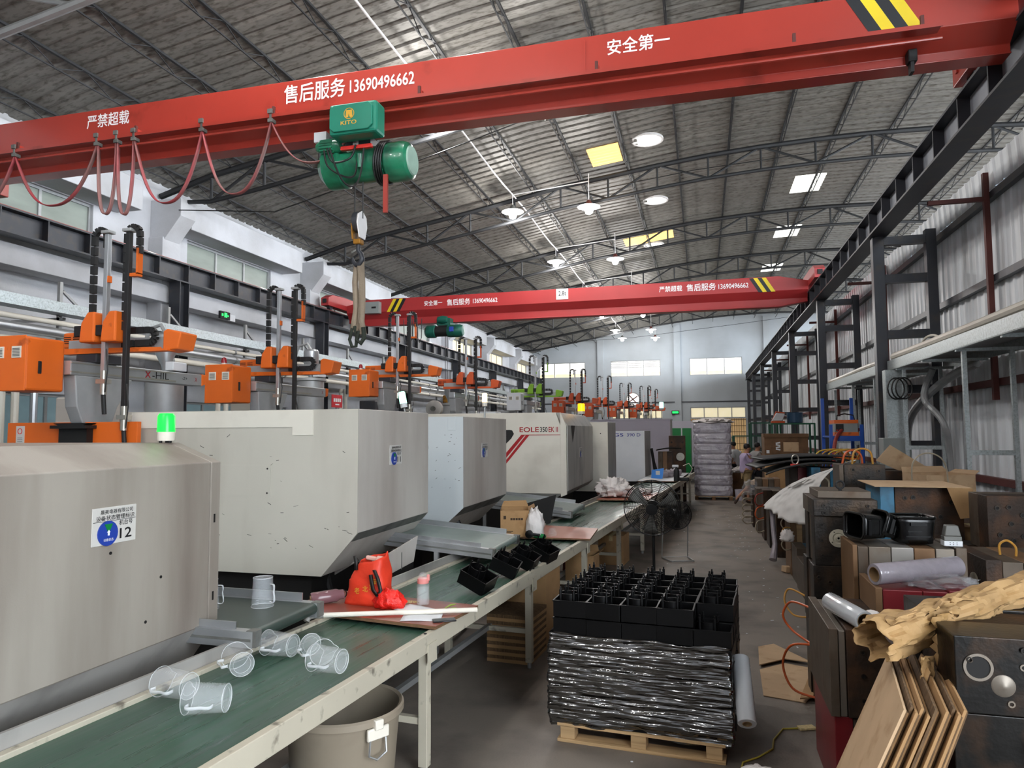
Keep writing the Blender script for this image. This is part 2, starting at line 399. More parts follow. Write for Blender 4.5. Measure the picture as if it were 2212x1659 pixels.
# trusses
ORD = ['first','second','third','fourth','fifth','sixth','seventh','eighth']
NUM = ORD + ['ninth','tenth','eleventh','twelfth','thirteenth','fourteenth','fifteenth','sixteenth','seventeenth','eighteenth','nineteenth','twentieth']
def truss(y, k):
    t = thing('roof_truss', 'curved tubular roof truss, %s from the camera end of the hall' % ORD[k], 'truss', (0,y,0), group='roof trusses')
    mat = 'pale_steel' if k == 1 else 'truss_steel'
    xs = [-11.75 + 1.34*i for i in range(19)]
    top = [(x,0,chord(x)) for x in xs]
    def dep(x): return min(0.62, 0.14 + (x+11.75)*0.33) if x < 3.9 else min(0.62, 0.14+(XE-x)*0.33)
    bot = [(x,0,chord(x)-dep(x)) for x in xs]
    MB().tube(top, 0.07 if k != 1 else 0.075, 8).build('top_chord', mat, t)
    MB().tube(bot, 0.05 if k != 1 else 0.06, 8).build('bottom_chord', mat, t)
    for i in range(1, 18):
        MB().cyl((xs[i],0,chord(xs[i])),(xs[i],0,chord(xs[i])-dep(xs[i])),0.032,n=6).build('web_post', mat, t)
        j = i+1 if i % 2 else i-1
        if i % 2: a, b = bot[i], top[i+1]
        else: a, b = top[i], bot[i+1]
        MB().cyl(a, b, 0.032, n=6).build('web_diagonal', mat, t)
    return t
for k, y in enumerate(YB[:-1]):
    truss(y, k)
# skylights let into the roof
def sky_rect(name, x0, x1, y0, y1, mat, label):
    m = MB().grid(lambda u, v: (lerp(x0,x1,u), lerp(y0,y1,v), roofz(lerp(x0,x1,u))-0.012 + 0.012*math.cos(v*40)), 4, 40)
    o = m.build(name, mat, solid=0.006); tag(o, label, 'skylight', 'roof skylights'); return o
sky_rect('skylight', -2.75, -1.93, 17.9, 19.1, 'sky_orange', 'glowing orange corrugated skylight panel above the pendant lamps')
sky_rect('skylight', -2.75, -0.9, 26.9, 27.9, 'sky_orange', 'long narrow orange skylight strip farther down the roof')
sky_rect('skylight', 2.95, 3.85, 22.9, 24.5, 'sky_white', 'larger pale rectangular skylight above the crane runway frames')
sky_rect('skylight', 2.95, 3.85, 28.5, 30.1, 'sky_white', 'second pale rectangular skylight, beyond the larger one')
sky_rect('skylight', 2.95, 3.85, 35.0, 36.5, 'sky_white', 'third pale skylight seen behind the far trusses')
def sky_round(x, y, r, label):
    t = thing('round_roof_vent', label, 'vent', (x,y,roofz(x)-0.03), group='round roof vents')
    MB().lathe([(0,0),(r,0)], 28, cap=False).build('vent_glow', 'sky_white', t, solid=0.01)
    MB().ring((0,0,-0.02), r, r+0.05, 0.05, 28).build('vent_collar', 'white_paint', t)
sky_round(-1.2, 18.1, 0.36, 'round white roof vent beside the orange skylight panel')
sky_round(-1.3, 23.0, 0.36, 'round white roof vent alone between two trusses')
sky_round(-1.7, 28.4, 0.36, 'round white roof vent behind the orange skylight strip')
sky_round(-1.3, 8.6, 0.36, 'round white roof vent just above the red girder')

# ---- wall_left with its windows, pilasters, corbels and ledge
m = MB(); WX0, WX1 = -12.05, -11.8
m.box(WX0, WX1, -5, 50, 0, 0.9)
ywin = [(b+0.95, b+4.35) for b in [YB[0]-BAY] + YB[:-1]]
m.box(WX0, WX1, -5, 50, 2.85, 5.62); m.box(WX0, WX1, -5, 50, 6.72, 7.85)
last = -5
for a, b in ywin:
    m.box(WX0, WX1, last, a, 5.62, 6.72); last = b
m.box(WX0, WX1, last, 50, 5.62, 6.72)
lwin = [(b+0.8, b+5.3) for b in [YB[0]-BAY] + YB[:-1]]
last = -5
for a, b in lwin:
    m.box(WX0, WX1, last, a, 0.9, 2.85); last = b
m.box(WX0, WX1, last, 50, 0.9, 2.85)
wl = struct(m.build('wall_left', 'plaster', smooth=False))
for b in YB:
    MB().box(-11.8, -11.42, b-0.28, b+0.28, 0, 6.45).build('pilaster', 'plaster', wl, smooth=False, bev=0.01)
    MB().prism([(-11.8,6.2),(-11.42,6.4),(-11.0,6.9),(-11.0,7.3),(-11.8,7.3)], 'y', b-0.24, b+0.24).build('corbel', 'plaster', wl, smooth=False, bev=0.01)
for b in [YB[0]-BAY] + YB[:-1]:
    MB().box(-11.8, -11.15, b+0.3, b+4.95, 6.74, 7.36).build('lintel', 'plaster', wl, smooth=False, bev=0.015)
MB().box(-11.8, -11.32, -5, 50, 4.98, 5.36).build('ledge', 'plaster', wl, smooth=False, bev=0.01)
def window(n, x, y0, y1, z0, z1, panes, glass, fr='alu_matte'):
    t = bpy.data.objects.new('window_%d' % n, None); COL.objects.link(t); t['kind'] = 'structure'; t.location = (x, y0, z0)
    W, H = y1-y0, z1-z0; f = MB(); 
    for zz in (0, H-0.05): f.box(-0.04,0.04,0,W,zz,zz+0.05)
    for yy in (0, W-0.05): f.box(-0.04,0.04,yy,yy+0.05,0.05,H-0.05)
    for i in range(1, panes): f.box(-0.04,0.04,W*i/panes-0.03,W*i/panes+0.03,0.05,H-0.05)
    f.build('window_frame', fr, t, smooth=False)
    for i in range(panes):
        MB().box(-0.006,0.006,W*i/panes+0.03,W*(i+1)/panes-0.03,0.05,H-0.05).build('pane', glass, t, smooth=False)
    return t
WN = 1
for i, (a, b) in enumerate(ywin):
    window(WN, -11.9, a, b, 5.62, 6.72, 3, 'frost_glass' if i < 6 else 'warm_glass'); WN += 1
for i, (a, b) in enumerate(lwin):
    window(WN, -11.9, a, b, 0.9, 2.85, 5, 'low_glass', 'pale_steel'); WN += 1
# ---- wall_far
FY = 50.0
fw = [(-11.3,-7.95,5.9,7.0,'bright_glass',3),(-6.15,-2.7,5.9,7.02,'bright_glass',3),(-0.75,2.7,5.88,7.05,'bright_glass',3),
      (-6.1,-2.6,2.95,3.7,'shutter_glass',4),(-0.75,2.85,2.95,3.68,'shutter_glass',4)]
m = MB()
cuts = sorted(set([-12.05, XE] + [v for q in fw for v in q[:2]]))
for a, b in zip(cuts, cuts[1:]):
    mid = (a+b)/2; holes = sorted([(q[2],q[3]) for q in fw if q[0] <= mid <= q[1]])
    if -0.75 <= mid <= 2.85: holes = [(0.0,2.9)] + holes
    z = 0.0
    for h0, h1 in holes:
        if h0 > z: m.box(a,b,FY,FY+0.25,z,h0)
        z = h1
    n = 8
    for i in range(n):
        xa, xb = lerp(a,b,i/n), lerp(a,b,(i+1)/n)
        m.prism([(xa,z),(xb,z),(xb,roofz(xb)),(xa,roofz(xa))], 'y', FY, FY+0.25)
wf = struct(m.build('wall_far', 'plaster_far', smooth=False, fix=False))
for x in (-6.85, -1.55, 4.3):
    MB().box(x-0.22, x+0.22, FY-0.16, FY, 0, roofz(x)-0.2).build('pilaster', 'plaster_far', wf, smooth=False)
MB().box(-12, 6, FY-0.05, FY, 4.02, 4.1).build('wall_pipe', 'dark_steel', wf, smooth=False)
for q in fw:
    t = window(WN, 0, 0, q[1]-q[0], 0, q[3]-q[2], q[5], q[4], 'alu_matte'); WN += 1
    t.location = (q[0], FY+0.1, q[2]); t.rotation_euler = (0,0,-PI/2)
    if q[2] > 5:      # a strip of duller panes along the sill, and louvres in the middle one
        for i in range(3):
            W = (q[1]-q[0])/3
            MB().box(0.012,0.02, W*i+0.05, W*(i+1)-0.05, 0.06, 0.3).build('pane', 'warm_glass', t, smooth=False)
    if q[0] == -6.15:
        for zz in (0.62, 0.75, 0.88, 1.0):
            for i in range(3):
                W = (q[1]-q[0])/3
                MB().box(0.02,0.05,W*i+0.04,W*(i+1)-0.04,zz,zz+0.05).build('louvre', 'pale_steel', t, smooth=False)
# round wall fan opening with crossed blades
t = thing('wall_exhaust_fan', 'round wall opening with rusty crossed fan blades on the far wall', 'fan', (-4.62, FY-0.02, 4.3))
MB().lathe([(0,0),(0.42,0)], 28, cap=False, m=Matrix.Rotation(PI/2,3,'X')).build('daylight_disc', 'bright_glass', t, solid=0.01)
MB().ring((0,-0.02,0), 0.42, 0.5, 0.06, 28, Matrix.Rotation(PI/2,3,'X')).build('fan_ring', 'pale_steel', t)
for a in (0.6, 2.3): MB().bar((-0.38*math.cos(a),-0.03,-0.38*math.sin(a)),(0.38*math.cos(a),-0.03,0.38*math.sin(a)),0.07,0.03,up=(0,1,0)).build('fan_blade', 'rust_red', t, smooth=False)
# lattice gate in the far wall
t = bpy.data.objects.new('door_1', None); COL.objects.link(t); t['kind'] = 'structure'; t.location = (-0.75, FY+0.1, 0)
MB().box(0,3.6,0.1,0.14,0,2.9).build('backing', 'gate_glow', t, smooth=False)
for i in range(25): MB().box(i*0.15-0.012,i*0.15+0.012,0,0.03,0,2.9).build('bar', 'plywood', t, smooth=False)
for i in range(8): MB().box(0,3.6,-0.01,0.02,i*0.4,i*0.4+0.03).build('rail', 'plywood', t, smooth=False)
struct(MB().box(-12.05,4.1,-5.25,-5.0,0,9.9).build('wall_back','plaster',smooth=False))
# ---- wall_right: corrugated sheet partition, lower than the roof
m = MB(); pr = []; y = 1.0
while y < 50: pr += [(y,0),(y+0.15,0),(y+0.17,0.025),(y+0.21,0.025),(y+0.23,0)]; y += 0.26
for yy, dx in pr: m.v += [(4.1-dx, yy, 0.0), (4.1-dx, yy, 5.6)]
for i in range(len(pr)-1): m.f.append((2*i, 2*i+2, 2*i+3, 2*i+1))
wr = struct(m.build('wall_right', 'sheet', smooth=False, solid=0.004, fix=False))
m = MB()
for yy, dx in pr: m.v += [(4.03-dx, yy, 5.46+0.02*math.sin(yy*3)), (4.0-dx, yy, 5.86)]
for i in range(len(pr)-1): m.f.append((2*i, 2*i+2, 2*i+3, 2*i+1))
m.build('wall_flashing', 'sheet', wr, smooth=False, solid=0.004, fix=False)
for z, mat in ((5.38,'dark_steel'),(4.2,'dark_steel'),(2.75,'rust_red'),(1.36,'rust_red')):
    MB().box(3.98,4.07,1,50,z-0.05,z+0.05).build('girt', mat, wr, smooth=False)
for y in (11.2, 17.0, 22.9, 28.8, 34.7, 40.6):
    MB().box(3.9,3.97,y-0.035,y+0.035,2.5,5.7).build('wall_post', 'rust_red', wr, smooth=False)
    MB().box(3.2,3.97,y-0.03,y+0.03,5.3,5.36).build('wall_tie', 'rust_red', wr, smooth=False)
# ---- crane runways
def runway(name, x, label, s):
    t = thing(name, label, 'crane runway', (x,0,0))
    MB().box(-0.15,0.15,-4,49.6,RZ1-0.03,RZ1).build('top_flange', 'dark_steel', t, smooth=False)
    MB().box(-0.15,0.15,-4,49.6,RZ0,RZ0+0.03).build('bottom_flange', 'dark_steel', t, smooth=False)
    MB().box(-0.012,0.012,-4,49.6,RZ0+0.03,RZ1-0.03).build('web', 'dark_steel' if x < 0 else 'web_grey', t, smooth=False)  # aisle-side web painted paler as if lit by the lamps
    MB().box(-0.03,0.03,-4,49.6,RZ1,RZ1+0.05).build('rail', 'rust_red' if x > 0 else 'crane_red', t, smooth=False)
    me = MB().box(s*0.012,s*0.14,-0.012,0.012,RZ0+0.03,RZ1-0.03).mesh('stiffener','dark_steel',False)
    y = 0.9
    while y < 49.4:
        o = bpy.data.objects.new('stiffener', me); COL.objects.link(o); o.parent = t; o.location = (0,y,0); y += 0.88
    return t
runway('crane_runway', XL, 'dark steel crane runway beam running along the plastered wall', 1)
runway('crane_runway', XR, 'dark steel crane runway beam carried on the ladder frames', -1)
for k, b in enumerate(YB):
    t = thing('runway_column', 'dark steel column under the wall-side crane runway, %s pilaster from the camera end' % (ORD+['ninth'])[k], 'column', (XL,b-0.1,0), group='wall-side runway columns')
    MB().box(-0.14,0.14,-0.15,-0.13,0,RZ0).box(-0.14,0.14,0.13,0.15,0,RZ0).box(-0.01,0.01,-0.13,0.13,0,RZ0).build('shaft', 'dark_steel', t, smooth=False)
    MB().box(-0.2,0.2,-0.2,0.2,0,0.03).build('base_plate', 'dark_steel', t, smooth=False)
YF = [13.35 + BAY*k for k in range(0, 6)] + [49.0]
for k, y in enumerate(YF):
    t = thing('ladder_frame', 'dark steel ladder frame holding the crane runway, %s one from the camera end' % (ORD)[k], 'steel frame', (XR,y,0), group='ladder frames')
    MB().box(-0.09,0.09,-0.09,0.09,0,RZ0).build('inner_post', 'dark_steel', t, smooth=False, bev=0.006)
    MB().box(0.74,0.9,-0.08,0.08,0,RZ0+0.08).build('outer_post', 'dark_steel', t, smooth=False, bev=0.006)
    for z in (0.9, 1.84, 2.78, 3.72, 4.68, RZ0-0.08):
        MB().box(0.09,0.74,-0.07,0.07,z-0.07,z+0.07).build('rung', 'dark_steel', t, smooth=False)
    MB().bar((0.05,0.1,RZ0-0.02),(0.5,0.6,RZ0-0.02),0.06).build('knee_brace', 'dark_steel', t, smooth=False)
# ---- pendant lamps, two rows down the hall
def lamp(x, y, z, label):
    t = thing('pendant_lamp', label, 'lamp', (x,y,z), group='pendant lamps')
    MB().cyl((0,0,0.16),(0,0,roofz(x)-z-0.25),0.012,n=6).build('cord', 'white_paint', t)
    MB().lathe([(0.03,0.2),(0.06,0.17),(0.09,0.1),(0.1,0.06)], 16).build('cap', 'rust_red' if x > -4 else 'shade_grey', t)
    MB().lathe([(0.1,0.05),(0.28,0.01),(0.31,0.0),(0.28,0.02),(0.1,0.065)], 24, cap=False).build('dish', 'dish', t)
    MB().lathe([(0.06,0.05),(0.1,0.0),(0.115,-0.08),(0.09,-0.17),(0.03,-0.2),(0.0,-0.2)], 16).build('bulb', 'bulb', t)
    d = bpy.data.lights.new('lamp_light', 'POINT'); d.energy = LAMP_W * (0.45 if y > 45 else 1.0); d.color = (1.0, 0.97, 0.93); d.shadow_soft_size = 0.14
    o = bpy.data.objects.new('lamp_light', d); COL.objects.link(o); o.parent = t; o.location = (0,0,-0.36)
LY = [-4.2, 0.55, 6.7, 12.8, 18.9, 25.0, 31.1, 37.2, 43.3, 47.2]
for i, y in enumerate(LY):
    lamp(-5.0, y, 8.25 if i != 3 else 8.42, '%s pendant lamp counted from the camera end, in the row over the machines' % (ORD+['ninth','tenth'])[i])
    lamp(-2.85, y, 8.2 if i != 3 else 8.42, '%s pendant lamp counted from the camera end, in the row over the aisle side' % (ORD+['ninth','tenth'])[i])
# white conduit along the roof with two drops
t = thing('roof_conduit', 'white lighting conduit strung along the roof with cross arms', 'conduit')
MB().tube([(-5.0,yy,roofz(-5.0)-0.3+0.03*math.sin(yy)) for yy in range(-4,49,1)], 0.022, 6).build('main_run', 'white_paint', t)
for y in (6.7,12.8,18.9,25.0,31.1,37.2):
    MB().tube([(-5.0,y,roofz(-5.0)-0.3),(-2.85,y,roofz(-5)-0.12)], 0.016, 6).build('cross_arm', 'white_paint', t)
t = thing('hanging_wires', 'loose tangle of thin pale wires hanging from the roof', 'wires', (-2.85,12.6,0))
for i in range(16):
    a = random.uniform(-0.9,0.7); L = random.uniform(0.5,1.5); s0 = random.uniform(-0.5,0.5)
    MB().tube([(s0+a*u*u, 0.2*math.sin(i)*u, 9.25-L*u+0.2*a*math.sin(u*5)) for u in [j/10 for j in range(11)]], 0.006, 5).build('wire', 'pvc', t)
for nm, pts, lab in (('roof_cable', [(-11.0,12.9,7.0),(-8.6,12.9,6.75),(-5,12.9,7.6),(0,12.9,8.9),(4,13.2,9.0)], 'thin black cable sagging across the hall under the trusses'),
                     ('roof_cable', [(-11,7.0,8.3),(-7,7.2,8.2),(-4,7.4,8.4),(2,7.6,9.0)], 'thin dark cable above the near crane girder'),
                     ('roof_cable', [(-8,18.8,7.75),(-4,18.9,8.5),(0,18.9,8.95),(3,18.9,9.1)], 'pale twin cable draped along the truss by the pendant lamps'),
                     ('roof_cable', [(-11.5,44,7.6),(-4,44,7.85),(2,44,8.4),(5,44,8.7)], 'thin wire stretched across in front of the far wall')):
    tag(MB().tube(pts, 0.012, 6).build(nm, 'cable_black'), lab, 'cable')
# ---- services along wall_left
t = thing('cable_tray', 'galvanized cable tray on brackets along the plastered wall', 'cable tray', (-10.5,0,0))
MB().box(-0.16,0.16,1,46,4.13,4.15).box(0.14,0.16,1,46,4.15,4.31).box(-0.16,-0.14,1,46,4.15,4.31).build('tray', 'galvanized', t, smooth=False)
for i in range(15):
    y = 4.6+i*2.6
    MB().box(-1.3,-0.16,y-0.03,y+0.03,4.07,4.12).build('bracket', 'pale_steel', t, smooth=False)
    MB().box(-0.3,-0.24,y-0.03,y+0.03,3.3,4.75).build('hanger', 'pale_steel', t, smooth=False)
    MB().bar((-0.27,y+0.05,4.6),(-0.27,y+0.75,4.1),0.04).build('strut', 'pale_steel', t, smooth=False)
for z, r, mat, lab in ((3.78,0.085,'alu','silver lagged pipe below the galvanized cable tray'),(3.58,0.06,'pvc','thinner white pipe under the silver lagged pipe'),(3.95,0.045,'pvc','thin white pipe just above the silver lagged pipe')):
    t = thing('wall_pipe', lab, 'pipe', (-10.35,0,0))
    MB().cyl((0,1,z),(0,46,z),r,n=12).build('run', mat, t)
    for y in range(2,46,2): MB().cyl((0,y,z),(0,y+0.06,z),r+0.012,n=12).build('clamp', 'pale_steel', t)
for k, y in enumerate((8.9, 9.15, 9.4, 9.75, 14.6, 14.9, 15.3, 20.6, 20.9)):
    tag(MB().cyl((-11.2,y,0),(-11.2,y,3.5),0.06,n=10).build('downpipe', 'pvc' if k % 3 else 'alu'), ['silver','narrow white','pale white'][k%3] + ' vertical pipe below the wall tray, %s along the wall' % (ORD+['ninth'])[k], 'pipe', 'vertical wall pipes')
# ---- mezzanine cable tray on the right with posts
def rtray(y0, y1, lab, posts):
    t = thing('cable_gantry', lab, 'cable gantry', (3.05,0,0))
    MB().box(0,0.012,y0,y1,3.09,3.25).box(0,0.04,y0,y1,3.085,3.095).build('channel', 'galvanized', t, smooth=False)
    MB().box(0.838,0.85,y0,y1,3.09,3.25).build('channel', 'galvanized', t, smooth=False)
    MB().box(0.012,0.838,y0,y1,3.235,3.25).build('deck', 'alu_matte', t, smooth=False)
    y = y0+0.4
    while y < y1:
        MB().box(0.012,0.838,y-0.025,y+0.025,3.06,3.10).build('crosspiece', 'galvanized', t, smooth=False); y += 1.4
    for y in posts:
        for x in (0.1,0.62):
            MB().box(x-0.025,x+0.025,y-0.025,y+0.025,0,3.06).build('post', 'galvanized', t, smooth=False)
        MB().box(0.1,0.62,y-0.02,y+0.02,1.78,1.84).build('tie', 'galvanized', t, smooth=False)
    return t
rtray(2.5, 13.2, 'galvanized cable gantry on slim posts above the moulds', (7.1, 9.9, 12.6))
rtray(13.6, 19.3, 'galvanized cable gantry farther along, above the blue rack', (14.6, 16.6, 18.7))
for dx, dz, r, y0, y1, lab in ((0.06,0.19,0.06,3,13.0,'thick cream pipe lying on the near cable gantry'),(0.19,0.175,0.045,3,12.6,'thin cream pipe beside the thick one on the near gantry'),(0.07,0.18,0.05,13.8,19.2,'cream pipe lying on the farther cable gantry')):
    tag(MB().tube([(3.05+dx,lerp(y0,y1,u/6),3.12+dz+0.01*math.sin(u)) for u in range(7)], r, 10).build('cream_pipe', 'pvc'), lab, 'pipe')
tag(MB().tube(smooth([(3.45,12.9,3.25),(3.42,12.5,3.5),(3.45,12.0,3.52),(3.5,11.4,3.25)]), 0.02, 8).build('bent_conduit', 'pvc'), 'thin cream conduit bent up beside the ladder frame', 'conduit')
t = thing('galvanized_column', 'broad galvanized column casing on the near end of the gantry', 'column', (3.06,12.95,0))
MB().box(-0.13,0.13,-0.1,0.1,1.9,3.08).build('casing', 'galvanized', t, smooth=False, bev=0.008)
MB().box(-0.21,0.2,-0.16,0.16,0.9,1.96).build('switch_cabinet', 'grey_box', t, smooth=False, bev=0.01)
MB().box(-0.1,0.1,-0.08,0.08,0,0.9).build('pedestal', 'dark_steel', t, smooth=False)
tag(MB().tube(smooth([(3.55,12.55,3.05),(3.45,12.7,2.6),(3.62,12.4,2.2),(3.75,12.6,1.6),(3.8,12.7,0.0)]),0.05,10).build('lagged_hose','alu_matte'),'grey lagged hose drooping under the gantry','hose')
tag(MB().tube(smooth([(3.85,11.6,3.05),(3.6,12.4,2.8),(3.5,13.7,2.3),(3.6,14.4,1.5),(3.6,14.6,0.0)]),0.065,10).build('lagged_hose','alu_matte'),'thicker grey lagged hose running down behind the galvanized column','hose')
for k in range(3):
    tag(MB().tube([(3.0+0.05*k+0.12*math.cos(a),12.5-0.03*k,2.75+0.17*math.sin(a)) for a in [2*PI*i/18 for i in range(18)]],0.012,6,closed=True).build('cable_coil','cable_black'),'%s black cable loop from the front hung on the gantry column' % ORD[k],'cable','cable loops on the gantry column')
# ------------------------------------------------------------------ overhead cranes
def girder_profile(near):
    h = [(0.30,0.66),(0.30,0.24),(0.09,0.10),(0.09,0.015),(0.11,0.015),(0.11,0.0)] if near else [(0.30,0.82),(0.30,0.42),(0.12,0.22),(0.12,0.03),(0.15,0.03),(0.15,0.0)]
    return [(-a,b) for a,b in h] + [(a,b) for a,b in reversed(h)]
def crane(y, z0, mat, label, near):
    t = thing('overhead_crane', label, 'crane', (0,y,z0), group='overhead cranes')
    x0, x1 = XL+0.13, XR-0.13
    p = girder_profile(near); n = len(p)
    xs = [x0, x0+0.75, x1-0.75, x1]; m = MB()
    for i, x in enumerate(xs):
        for a, b in p:
            if i in (0,3) and not near: b = max(b, 0.12) if b < 0.4 else min(b, 0.66)
            m.v.append((x,a,b))
    for i in range(3):
        for j in range(n): m.f.append((i*n+j, i*n+(j+1)%n, (i+1)*n+(j+1)%n, (i+1)*n+j))
    m.f += [tuple(range(n)), tuple(range(3*n,4*n))]
    m.build('girder', mat, t, smooth=False, bev=0.006)
    for x in (XL, XR):
        zc = RZ1 + 0.05 - z0
        c = MB().prism([(-1.45,zc+0.1),(-1.45,zc+0.34),(-1.2,zc+0.46),(-0.5,zc+0.5),(0.5,zc+0.5),(1.2,zc+0.46),(1.45,zc+0.34),(1.45,zc+0.1)], 'x', x-0.13, x+0.13)
        e = c.build('end_carriage', mat, t, smooth=False, bev=0.01)
        for yy in (-1.15, 1.15):
            MB().cyl((x-0.05,yy,zc+0.11),(x+0.05,yy,zc+0.11),0.11,n=20).build('wheel', 'dark_steel', e)
        for yy in (-1.49, 1.45):
            MB().box(x-0.06,x+0.06,yy,yy+0.04,zc+0.18,zc+0.3).build('bumper', 'dark_rubber', e, smooth=False)
        if x > 0:
            MB().obox((x-0.14,1.28,zc+0.26),(0.02,0.05,0.12)).build('tow_eye', mat, e, smooth=False)
    return t
YC = 7.5
c1 = crane(YC, 5.60, 'crane_red', 'large red overhead travelling crane spanning the top of the view with cable loops', True)
Fy = -0.303
text('严禁超载', 'white_paint', (-7.58,Fy,0.42), 0.66, 0.18, parent=c1, bold=0.03)
text('售后服务', 'white_paint', (-4.7,Fy,0.38), 0.8, 0.23, parent=c1, bold=0.035)
text('13690496662', 'white_paint', (-3.84,Fy,0.41), 0.8, 0.15, parent=c1, bold=0.02)
text('安全第一', 'white_paint', (-0.87,Fy,0.42), 0.64, 0.17, parent=c1, bold=0.035)
def stripes(t, x, w, lean, Fy, h0, h1, mats):
    for i, mt in enumerate(mats):
        a = x + i*w
        MB().add([(a,Fy,h1),(a+w,Fy,h1),(a+w+lean,Fy,h0),(a+lean,Fy,h0)], [(0,1,2,3)]).build('warning_stripe', mt, t, smooth=False, fix=False, solid=0.002)
stripes(c1, 1.42, 0.115, 0.22, -0.3025, 0.25, 0.655, ('signal_black','signal_yellow','signal_black','signal_yellow'))
# festoon track under the upper box
MB().box(-10.2,2.2,-0.47,-0.3,0.185,0.20).box(-10.2,2.2,-0.475,-0.465,0.16,0.20).build('festoon_track', 'crane_red', c1, smooth=False)
MB().cyl((-10.2,-0.43,0.07),(2.2,-0.43,0.07),0.016,n=8).build('guide_rod', 'crane_red', c1)
for x in (-8.5,-6.65,-4.72,-2.9,-0.95,0.95,2.05):
    b = MB().box(x-0.01,x+0.01,-0.45,-0.3,0.20,0.25).box(x-0.05,x-0.01,-0.31,-0.3,0.20,0.28).build('track_bracket', 'crane_red', c1, smooth=False)
    MB().box(x-0.03,x+0.0,-0.47,-0.44,0.20,0.29).build('bracket_clip', 'rust_red', b, smooth=False)
for x in (-4.85,): MB().box(x-0.03,x+0.04,-0.32,-0.3,0.34,0.46).build('lifting_lug', 'crane_red', c1, smooth=False)
MB().box(-1.12,-1.1,-0.306,-0.3,0.21,0.62).build('weld_seam', 'crane_red', c1, smooth=False)
MB().box(1.98,2.06,-0.2,-0.08,0.0,0.12).build('limit_stop', 'dark_rubber', c1, smooth=False, bev=0.01)
MB().box(2.0,2.03,-0.19,-0.1,-0.1,0.0).build('limit_lever', 'dark_rubber', c1, smooth=False)
# festoon cable with its loops
fc = thing('festoon_cable', 'flat red-brown festoon cable hanging in loops below the red girder', 'cable', (0,YC-0.45,0))
FX = [-9.9,-8.55,-7.24,-6.94,-6.68,-5.7,-4.76,-3.62]; FB = [5.05,5.0,4.82,4.79,4.88,4.9,5.17]
for i in range(7):
    a, b = FX[i], FX[i+1]; zt, zb = 5.72, FB[i]; m = MB(); N = 30; pw = 2.4 if b-a > 0.6 else 5.0
    for j in range(N+1):
        u = -1 + 2*j/N; s = math.sin(u*PI/2) if b-a < 0.6 else u
        x = (a+b)/2 + (b-a)/2*s*(1.0 if b-a > 0.6 else 0.9); z = zb + (zt-zb)*abs(u)**(pw if b-a>0.6 else 2.2)
        # tangent normal for the ribbon thickness
        m.v += [(x,-0.025,z),(x,0.025,z)]
    for j in range(N): m.f.append((2*j,2*j+1,2*j+3,2*j+2))
    m.build('cable_loop', 'festoon', fc, fix=False, solid=0.012)
for x in FX[:-1]:
    k = MB().box(x-0.03,x+0.03,-0.04,0.04,5.7,5.74).build('cable_clip', 'shade_grey', fc, smooth=False)
    MB().box(x-0.012,x+0.012,-0.035,-0.02,5.74,5.86).box(x-0.03,x+0.03,-0.05,-0.03,5.8,5.85).build('trolley', 'shade_grey', k, smooth=False)
# hoist
h = thing('wire_rope_hoist', 'green electric wire rope hoist under the near red girder', 'hoist', (-3.65,YC-0.25,5.15))
X90 = Matrix.Rotation(PI/2,3,'Y')
MB().lathe([(0.0,-0.5),(0.12,-0.5),(0.2,-0.42),(0.2,-0.24),(0.165,-0.22),(0.165,0.18),(0.175,0.18),(0.175,0.26),(0.165,0.26)], 28, m=X90).build('drum_housing', 'hoist_green', h, ang=0.5)
MB().lathe([(0.172,0.27),(0.185,0.29),(0.185,0.45),(0.17,0.5),(0.14,0.52)], 28, m=X90).build('motor_cover', 'hoist_green', h, ang=0.5)
MB().lathe([(0.0,0.535),(0.13,0.535),(0.14,0.515)], 24, m=X90, cap=False).build('end_disc', 'mint', h)
for k in range(14):
    a = 2*PI*k/14
    MB().bar((-0.4,0.2*math.cos(a),0.2*math.sin(a)),(-0.26,0.2*math.cos(a),0.2*math.sin(a)),0.012,0.03).build('cooling_fin', 'hoist_green', h, smooth=False)
for k in range(4):
    MB().tube([(0.19+0.025*k+0.03*math.sin(a),0.185*math.cos(a)*1.03,0.19*math.sin(a)*1.03) for a in [2*PI*i/20 for i in range(20)]],0.011,6,closed=True).build('cable_wrap', 'cable_black', h)
MB().lathe([(0.0,-0.17),(0.045,-0.17),(0.07,-0.12),(0.075,0.08),(0.06,0.13),(0.0,0.14)], 18, m=X90, c=(-0.33,-0.22,0.17)).build('trolley_motor', 'hoist_green', h, ang=0.5)
for k in range(9):
    a = PI*k/8+PI*0.5
    MB().bar((-0.44,-0.22+0.075*math.cos(a),0.17+0.075*math.sin(a)),(-0.28,-0.22+0.075*math.cos(a),0.17+0.075*math.sin(a)),0.01,0.02).build('cooling_fin', 'hoist_green', h, smooth=False)
e = MB().box(-0.45,0.12,-0.45,-0.22,0.19,0.54).build('control_box', 'box_green', h, (0.22,0,0), smooth=False, bev=0.03)
MB().prism([(-0.43,0.26),(-0.38,0.215),(0.03,0.215),(0.08,0.26),(0.08,0.47),(0.03,0.515),(-0.38,0.515),(-0.43,0.47)],'y',-0.475,-0.45).build('box_lid', 'box_green', e, smooth=False, bev=0.008)
MB().ring((-0.19,-0.478,0.40),0.055,0.062,0.004,24,Matrix.Rotation(PI/2,3,'X')).build('emblem_ring', 'gold', e)
MB().prism([(-0.23,0.36),(-0.20,0.36),(-0.195,0.40),(-0.18,0.36),(-0.15,0.36),(-0.155,0.44),(-0.225,0.44)],'y',-0.48,-0.476).build('emblem', 'gold', e, smooth=False)
text('KITO', 'gold', (-0.29,-0.479,0.28), 0.19, 0.045, parent=e, bold=0.03)
